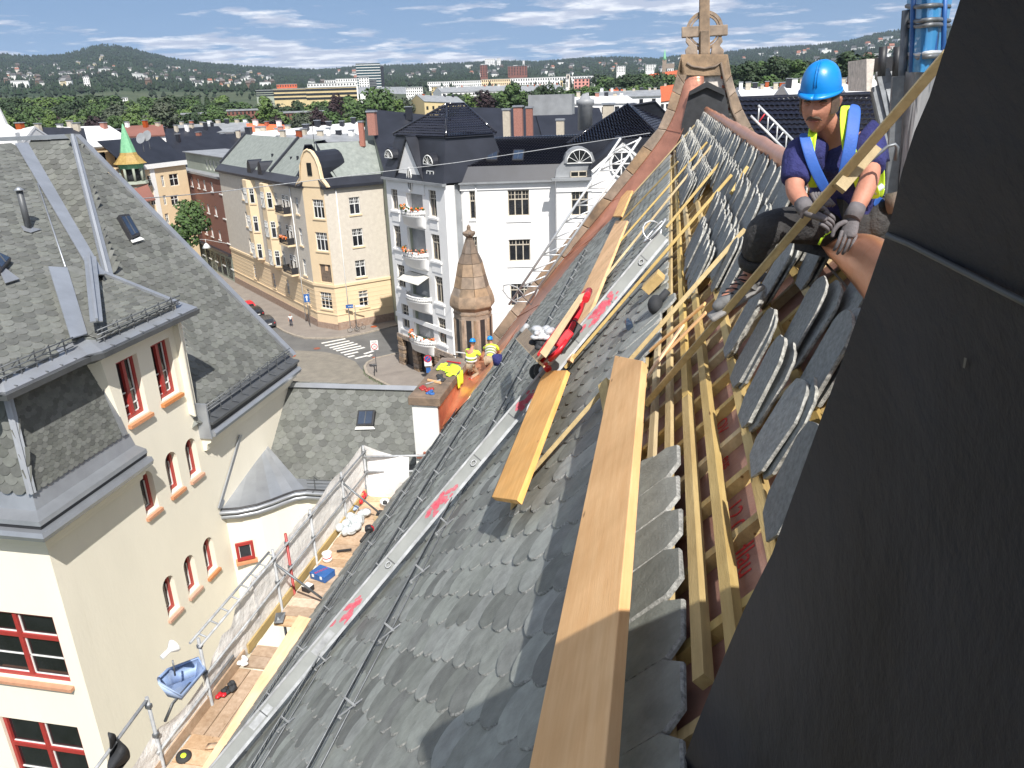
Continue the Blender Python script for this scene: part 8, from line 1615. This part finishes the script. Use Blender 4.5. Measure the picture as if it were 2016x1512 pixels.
# white spire at the left frame edge
t = thing('white_steeple', 'tip of a white steeple with a green top at the left frame edge', 'steeple', pr(2, 262, 60)); p = pr(2, 262, 60); mb = MB(); mb.lathe(p, [(-6, 1.2), (0, 1.0), (.5, .5), (2.2, .12)], 8, sm=False); mb.build('body', 'white_r', t); mb = MB(); mb.lathe(p + Zv * 2.2, [(0, .12), (.3, .2), (.6, .02)], 8); mb.build('tip', 'copper_green', t)
# ---------------------------------------------------------------- street things
def car(label, x, y, ang, m, sc=1.0):
    p = G0(x, y, 0); t = thing('parked_car', label, 'car', p, 'cars parked along the kerb'); f = V((math.cos(ang), math.sin(ang), 0)); s_ = f.cross(Zv); Q = lambda a, b, c: p + f * a * sc + s_ * b * sc + Zv * c * sc
    side = [(-2.15, .35), (-2.2, .85), (-2.0, 1.0), (-1.75, 1.35), (-.9, 1.5), (.3, 1.47), (1.0, 1.05), (1.9, .92), (2.15, .65), (2.15, .35)]
    mb = MB(); rows = [[Q(a, b * (.90 if c < 1.1 else .72) * (1 if abs(b) < .8 else 1), c) for a, c in side] for b in (-.98, -.9, 0, .9, .98)]; rows[0] = [Q(a, -.88 * (1 if c < 1.1 else .8), c * .98 + .01) for a, c in side]; rows[-1] = [Q(a, .88 * (1 if c < 1.1 else .8), c * .98 + .01) for a, c in side]
    mb.grid(rows, sm=False); mb.face(rows[0]); mb.face(rows[-1][::-1]); mb.build('body', m, t)
    for nm, pts_ in (('rear_window', [Q(-2.0, -.6, 1.03), Q(-2.0, .6, 1.03), Q(-1.78, .55, 1.33), Q(-1.78, -.55, 1.33)]), ('windscreen', [Q(1.0, -.6, 1.08), Q(1.0, .6, 1.08), Q(.36, .55, 1.45), Q(.36, -.55, 1.45)])): mb = MB(); mb.ext(pts_, f * (-.04 if nm[0] == 'r' else .04)); mb.build(nm, 'glass', t)
    for b in (-1, 1): mb = MB(); mb.ext([Q(-1.7, b * .80, 1.02), Q(.85, b * .80, 1.02), Q(.3, b * .70, 1.38), Q(-1.5, b * .70, 1.38)], s_ * b * .06); mb.build('side_window', 'glass', t); mb = MB(); mb.box(Q(-2.18, b * .7, .82), (.1, .25, .15)); mb.build('tail_light', 'red', t)
    for a in (-1.35, 1.35):
        for b in (-.92, .74): mb = MB(); mb.lathe(Q(a, b, .32), [(0, .2), (0, .32), (.18, .32), (.18, .2)], 14, ax=s_); w = mb.build('wheel', 'rubber', t); mb = MB(); mb.lathe(Q(a, b - .01, .32), [(0, 0), (0, .2), (.2, .2), (.2, 0)], 10, ax=s_); mb.build('rim', 'galv', w)
    mb = MB(); mb.beam(Q(-2.22, -.25, .72), Q(-2.22, .25, .72), .02, .12); mb.build('number_plate', 'white', t)
M['carpaint'] = mat('dark_car_paint', (.045, .047, .052), .22, .05, 1, 0, spec=.7); M['carblack'] = mat('black_car_paint', (.015, .015, .017), .2, .05, 1, 0, spec=.7)
g0_, g1_ = G0(470, 612), G0(560, 655); dr_ = math.atan2((G0(480, 595) - G0(540, 638)).y, (G0(480, 595) - G0(540, 638)).x)
car('dark grey estate car with lit red tail light, nearest to the crossing', 524, 641, dr_, 'carpaint'); car('black parked car directly in front of the dark grey one', 502, 622, dr_, 'carblack'); car('red parked car, farthest along the kerb', 488, 610, dr_, 'red', .95)
def bike(label, p, ang, m='blackpaint'):
    t = thing('bicycle', label, 'bicycle', p); f = V((math.cos(ang), math.sin(ang), 0)); s_ = f.cross(Zv); Q = lambda a, c, b=0: V(p) + f * a + Zv * c + s_ * b
    for a in (-.52, .52):
        mb = MB(); mb.tube([Q(a + .33 * math.cos(k * math.pi / 9), .34 + .33 * math.sin(k * math.pi / 9)) for k in range(19)], .022, 5); w = mb.build('wheel', 'rubber', t); mb = MB(); [mb.beam(Q(a, .34), Q(a + .32 * math.cos(k * .7), .34 + .32 * math.sin(k * .7)), .008, .008) for k in range(9)]; mb.build('spokes', 'galv', w)
    mb = MB(); [mb.tube(x, .02, 6) for x in ([Q(-.52, .34), Q(-.1, .30), Q(.38, .82), Q(-.18, .80), Q(-.1, .30)], [Q(-.52, .34), Q(-.18, .80)], [Q(.52, .34), Q(.38, .98)])]; mb.build('frame', m, t)
    mb = MB(); mb.tube([Q(.42, 1.0, -.28), Q(.38, .98), Q(.42, 1.0, .28)], .016, 6); mb.build('handlebar', 'galv', t); mb = MB(); mb.sphere(Q(-.2, .92), (.12, .08, .04), n=8, k=4); mb.build('saddle', 'blackpaint', t)
bike('dark bicycle leaning on the speed zone sign post', G0(738, 736, .14), 1.9); bike('first bicycle at the street name post, silver', G0(697, 654, .14), .5, 'galv'); bike('second bicycle at the street name post, dark', G0(709, 650, .14), .8)
def board(t, nm, c, w, h, m, n, name='panel', z=.03): n = V(n).normalized(); s_ = n.cross(Zv).normalized(); mb = MB(); mb.ext([c - s_ * w / 2 - Zv * h / 2, c + s_ * w / 2 - Zv * h / 2, c + s_ * w / 2 + Zv * h / 2, c - s_ * w / 2 + Zv * h / 2], n * z); return mb.build(name, m, t)
def signpost(label, base, h, x=None): t = thing('road_sign', label, 'sign', base); mb = MB(); mb.tube([base, base + Zv * h], .045, 7); mb.build('post', 'galv_dark', t); return t
toc = lambda p: V((-p.x, -p.y, .15)).normalized()
def disc(t, c, r, m, n, nm, z=.02): mb = MB(); mb.lathe(c, [(0, r), (z, r)], 24, ax=n); return mb.build(nm, m, t)
b = G0(742, 733, .14); t = signpost('white zone sign with a red ring on a dark post above the bicycle', b, 3.6); n = toc(b); c = b + Zv * 3.3; board(t, '', c, .85, 1.15, 'white', n); disc(t, c - Zv * .15 + n * .04, .36, 'red', n, 'ring'); disc(t, c - Zv * .15 + n * .065, .27, 'white', n, 'disc')
s_ = n.cross(Zv).normalized() * -1
def sign_text(t, body, c, size, n, m): n = V(n).normalized(); x = Zv.cross(n).normalized(); return text_part('lettering', body, size, mfr(c, x, n.cross(x), n), m, t, .002)
sign_text(t, '30', c - Zv * .15 + n * .095, .34, n, 'blackpaint'); sign_text(t, 'SONE', c + Zv * .38 + n * .04, .24, n, 'blackpaint')
b = G0(845, 748, .14); t = signpost('round blue no parking sign with red ring over a white plate', b, 2.6); n = toc(b); c = b + Zv * 2.55 + n * .1; board(t, '', c - Zv * .30, .8, 1.1, 'white', n); disc(t, c + n * .04, .42, 'red', n, 'ring'); disc(t, c + n * .065, .32, 'bluepl', n, 'disc'); mb = MB(); mb.beam(c + n * .1 + (Zv + s_) * .22, c + n * .1 - (Zv + s_) * .22, .08, .01, n); mb.build('slash', 'red', t); board(t, '', c - Zv * 1.35, .5, .6, 'bluepl', n, 'lower_panel')
b = LF.at(.9, .14, .9); t = signpost('blue one-way arrow sign on the pale house wall', b, 4.4); n = toc(b); c = b + Zv * 4.1; board(t, '', c, .75, 1.15, 'bluepl', n); mb = MB(); mb.ext([c + n * .05 + (Zv * .4), c + n * .05 + s_ * .22 + Zv * .1, c + n * .05 + s_ * .08 + Zv * .1, c + n * .05 + s_ * .08 - Zv * .38, c + n * .05 - s_ * .08 - Zv * .38, c + n * .05 - s_ * .08 + Zv * .1, c + n * .05 - s_ * .22 + Zv * .1], n * .01); mb.build('arrow', 'white', t)
b = G0(703, 648, .14); t = signpost('street name post with a blue plate and a white plate', b, 3.4); n = toc(b); board(t, '', b + Zv * 3.3 - s_ * .7, 1.0, .5, 'bluepl', n, 'blue_plate'); board(t, '', b + Zv * 3.25 + s_ * .75, 1.3, .22, 'white', n, 'white_plate'); mb = MB(); [mb.beam(b + Zv * 3.3 - s_ * (.7 + .3 * q) + n * .04, b + Zv * (3.3 + .1 * math.sin(q * 9)) - s_ * (.6 + .3 * q) + n * .04, .10, .01, n) for q in (-1, -.3, .4)]; mb.build('lettering', 'white', t)
# overhead wires
def wire(label, pts, r=.02): mb = MB(); mb.tube(pts, r, 5); mb.build('overhead_wire', 'galv', None, label, 'wire')
P0, P1 = pr(-40, 415, 40), pr(1260, 264, 62); P0 = pr(-60, 412, 30); mid_ = [pr(-60 + (430 + 60) * t, 412 - (412 - 378) * t + 3 * math.sin(3.14 * t), 30 + 30 * t) for t in [i / 8 for i in range(9)]] + [pr(430 + (900 - 430) * t, 378 - (378 - 320) * t, 60 + 6 * t) for t in [i / 8 for i in range(1, 9)]] + [pr(900 + (1280 - 900) * t, 320 - (320 - 262) * t, 66) for t in [i / 6 for i in range(1, 7)]]
wire('long grey overhead wire crossing in front of the street houses', mid_, .03)
# lamp over the street
p = pr(407, 488, 105); mb = MB(); mb.lathe(p, [(0, .55), (.35, .3), (.6, .1)], 14); mb.tube([p + Zv * .6, p + Zv * 1.1], .03, 5); mb.tube([p + Zv * 1.0 - V((6, -1, 0)), p + Zv * 1.05, p + Zv * 1.1 + V((5, -3, 0))], .02, 4); mb.build('hanging_street_lamp', 'white', None, 'white bell-shaped lamp hung over the street by the brick block', 'lamp')
# blue netting tower, grey sheeting, dark roof frame at the right
nt_ = thing('sheeted_scaffold_tower', 'scaffold tower wrapped in blue netting above grey plastic sheeting, right edge', 'scaffold', py(1820, 440, 7.5)); YB = 7.5
def cyl_panel(name, x0, x1, y0, y1, Y, m, bul=.5, n=14, kz=8, jit=.02, x0b=None, x1b=None):
    rows = []
    for k in range(kz + 1):
        t = k / kz; a = x0 + ((x0b if x0b is not None else x0) - x0) * t; b = x1 + ((x1b if x1b is not None else x1) - x1) * t
        rows.append([py(a + (b - a) * j / n, y0 + (y1 - y0) * t, Y - bul * math.sin(math.pi * j / n) + jit * math.sin(j * 2.1 + k * .6)) for j in range(n + 1)])
    mb = MB(); mb.grid(rows); return mb.build(name, m, nt_)
cyl_panel('blue_netting', 1787, 1885, -60, 142, YB, 'net_blue', .5, x0b=1782, x1b=1850); cyl_panel('grey_sheeting', 1774, 1850, 141, 480, YB, 'sheet_grey', .35, x0b=1752, x1b=1780, jit=.03)
for y in (-30, 12, 40, 50, 105, 112): mb = MB(); mb.tube([py(1785 + j * 12, y + 2 * math.sin(j), YB - .5 * math.sin(math.pi * j / 7) - .03) for j in range(8)], .018, 5); mb.build('tube', 'galv_dark' if y not in (105,) else 'alu', nt_)
for x in (1800, 1822, 1845, 1862): mb = MB(); mb.tube([py(x, -60, YB - .3), py(x - 6, 142, YB - .3)], .02, 5); mb.build('upright', 'bluepl', nt_)
mb = MB(); mb.tube([py(1784, 20, YB - .1), py(1776, 150, YB - .1), py(1752, 460, YB - .1)], .035, 7); mb.build('corner_post', 'galv_dark', nt_); mb = MB(); mb.beam(py(1768, 150, YB - .2), py(1752, 420, YB - .2), .09, .05, (0, 1, 0)); mb.build('edge_profile', 'galv_dark', nt_)
df = thing('dark_roof_frame', 'dark metal roof hatch frame with a concrete chimney beside the seated man', 'roof structure', py(1740, 300, 12)); YD = 12
mb = MB(); mb.ext([py(1706, 116, YD), py(1722, 116, YD), py(1716, 180, YD), py(1706, 180, YD)], (0, 1.2, 0)); mb.build('chimney', 'mortar', df); mb = MB(); mb.ext([py(1736, 112, YD), py(1778, 112, YD), py(1776, 140, YD), py(1738, 140, YD)], (0, .8, 0)); mb.build('hatch_box', 'blackpaint', df)
for a, b, c, d in ((1736, 140, 1772, 290), (1748, 145, 1776, 250), (1728, 170, 1764, 320)): mb = MB(); mb.beam(py(a, b, YD - .3), py(c, d, YD - .6), .16, .10, (0, 1, 0)); mb.build('rafter', 'galv_dark', df)
mb = MB(); mb.ext([py(1722, 178, YD + .2), py(1776, 140, YD + .2), py(1776, 330, YD + .2), py(1752, 330, YD + .2)], (0, .3, 0)); mb.build('side_panel', 'blackpaint', df)
for x in (1768, 1770, 1739): mb = MB(); mb.tube([py(x, 92, YD - .5), py(x - 4, 150, YD - .5)], .05, 6); mb.build('flue', 'blackpaint', df)

# ---------------------------------------------------------------- summer haze over the whole scene
hz = MB(); hz.box((0, 0, 265), (17000, 17000, 690)); ho = hz.build('haze', 'felt', None, None, None, None, 'stuff'); hm = bpy.data.materials.new('haze'); hm.use_nodes = True; ht_ = hm.node_tree; ht_.nodes.clear(); vo = ht_.nodes.new('ShaderNodeVolumePrincipled'); vo.inputs['Color'].default_value = (.62, .76, .95, 1); vo.inputs['Density'].default_value = .00006; vo.inputs['Anisotropy'].default_value = .2; out_ = ht_.nodes.new('ShaderNodeOutputMaterial'); ht_.links.new(vo.outputs[0], out_.inputs['Volume']); ho.data.materials.clear(); ho.data.materials.append(hm); ho.visible_shadow = True
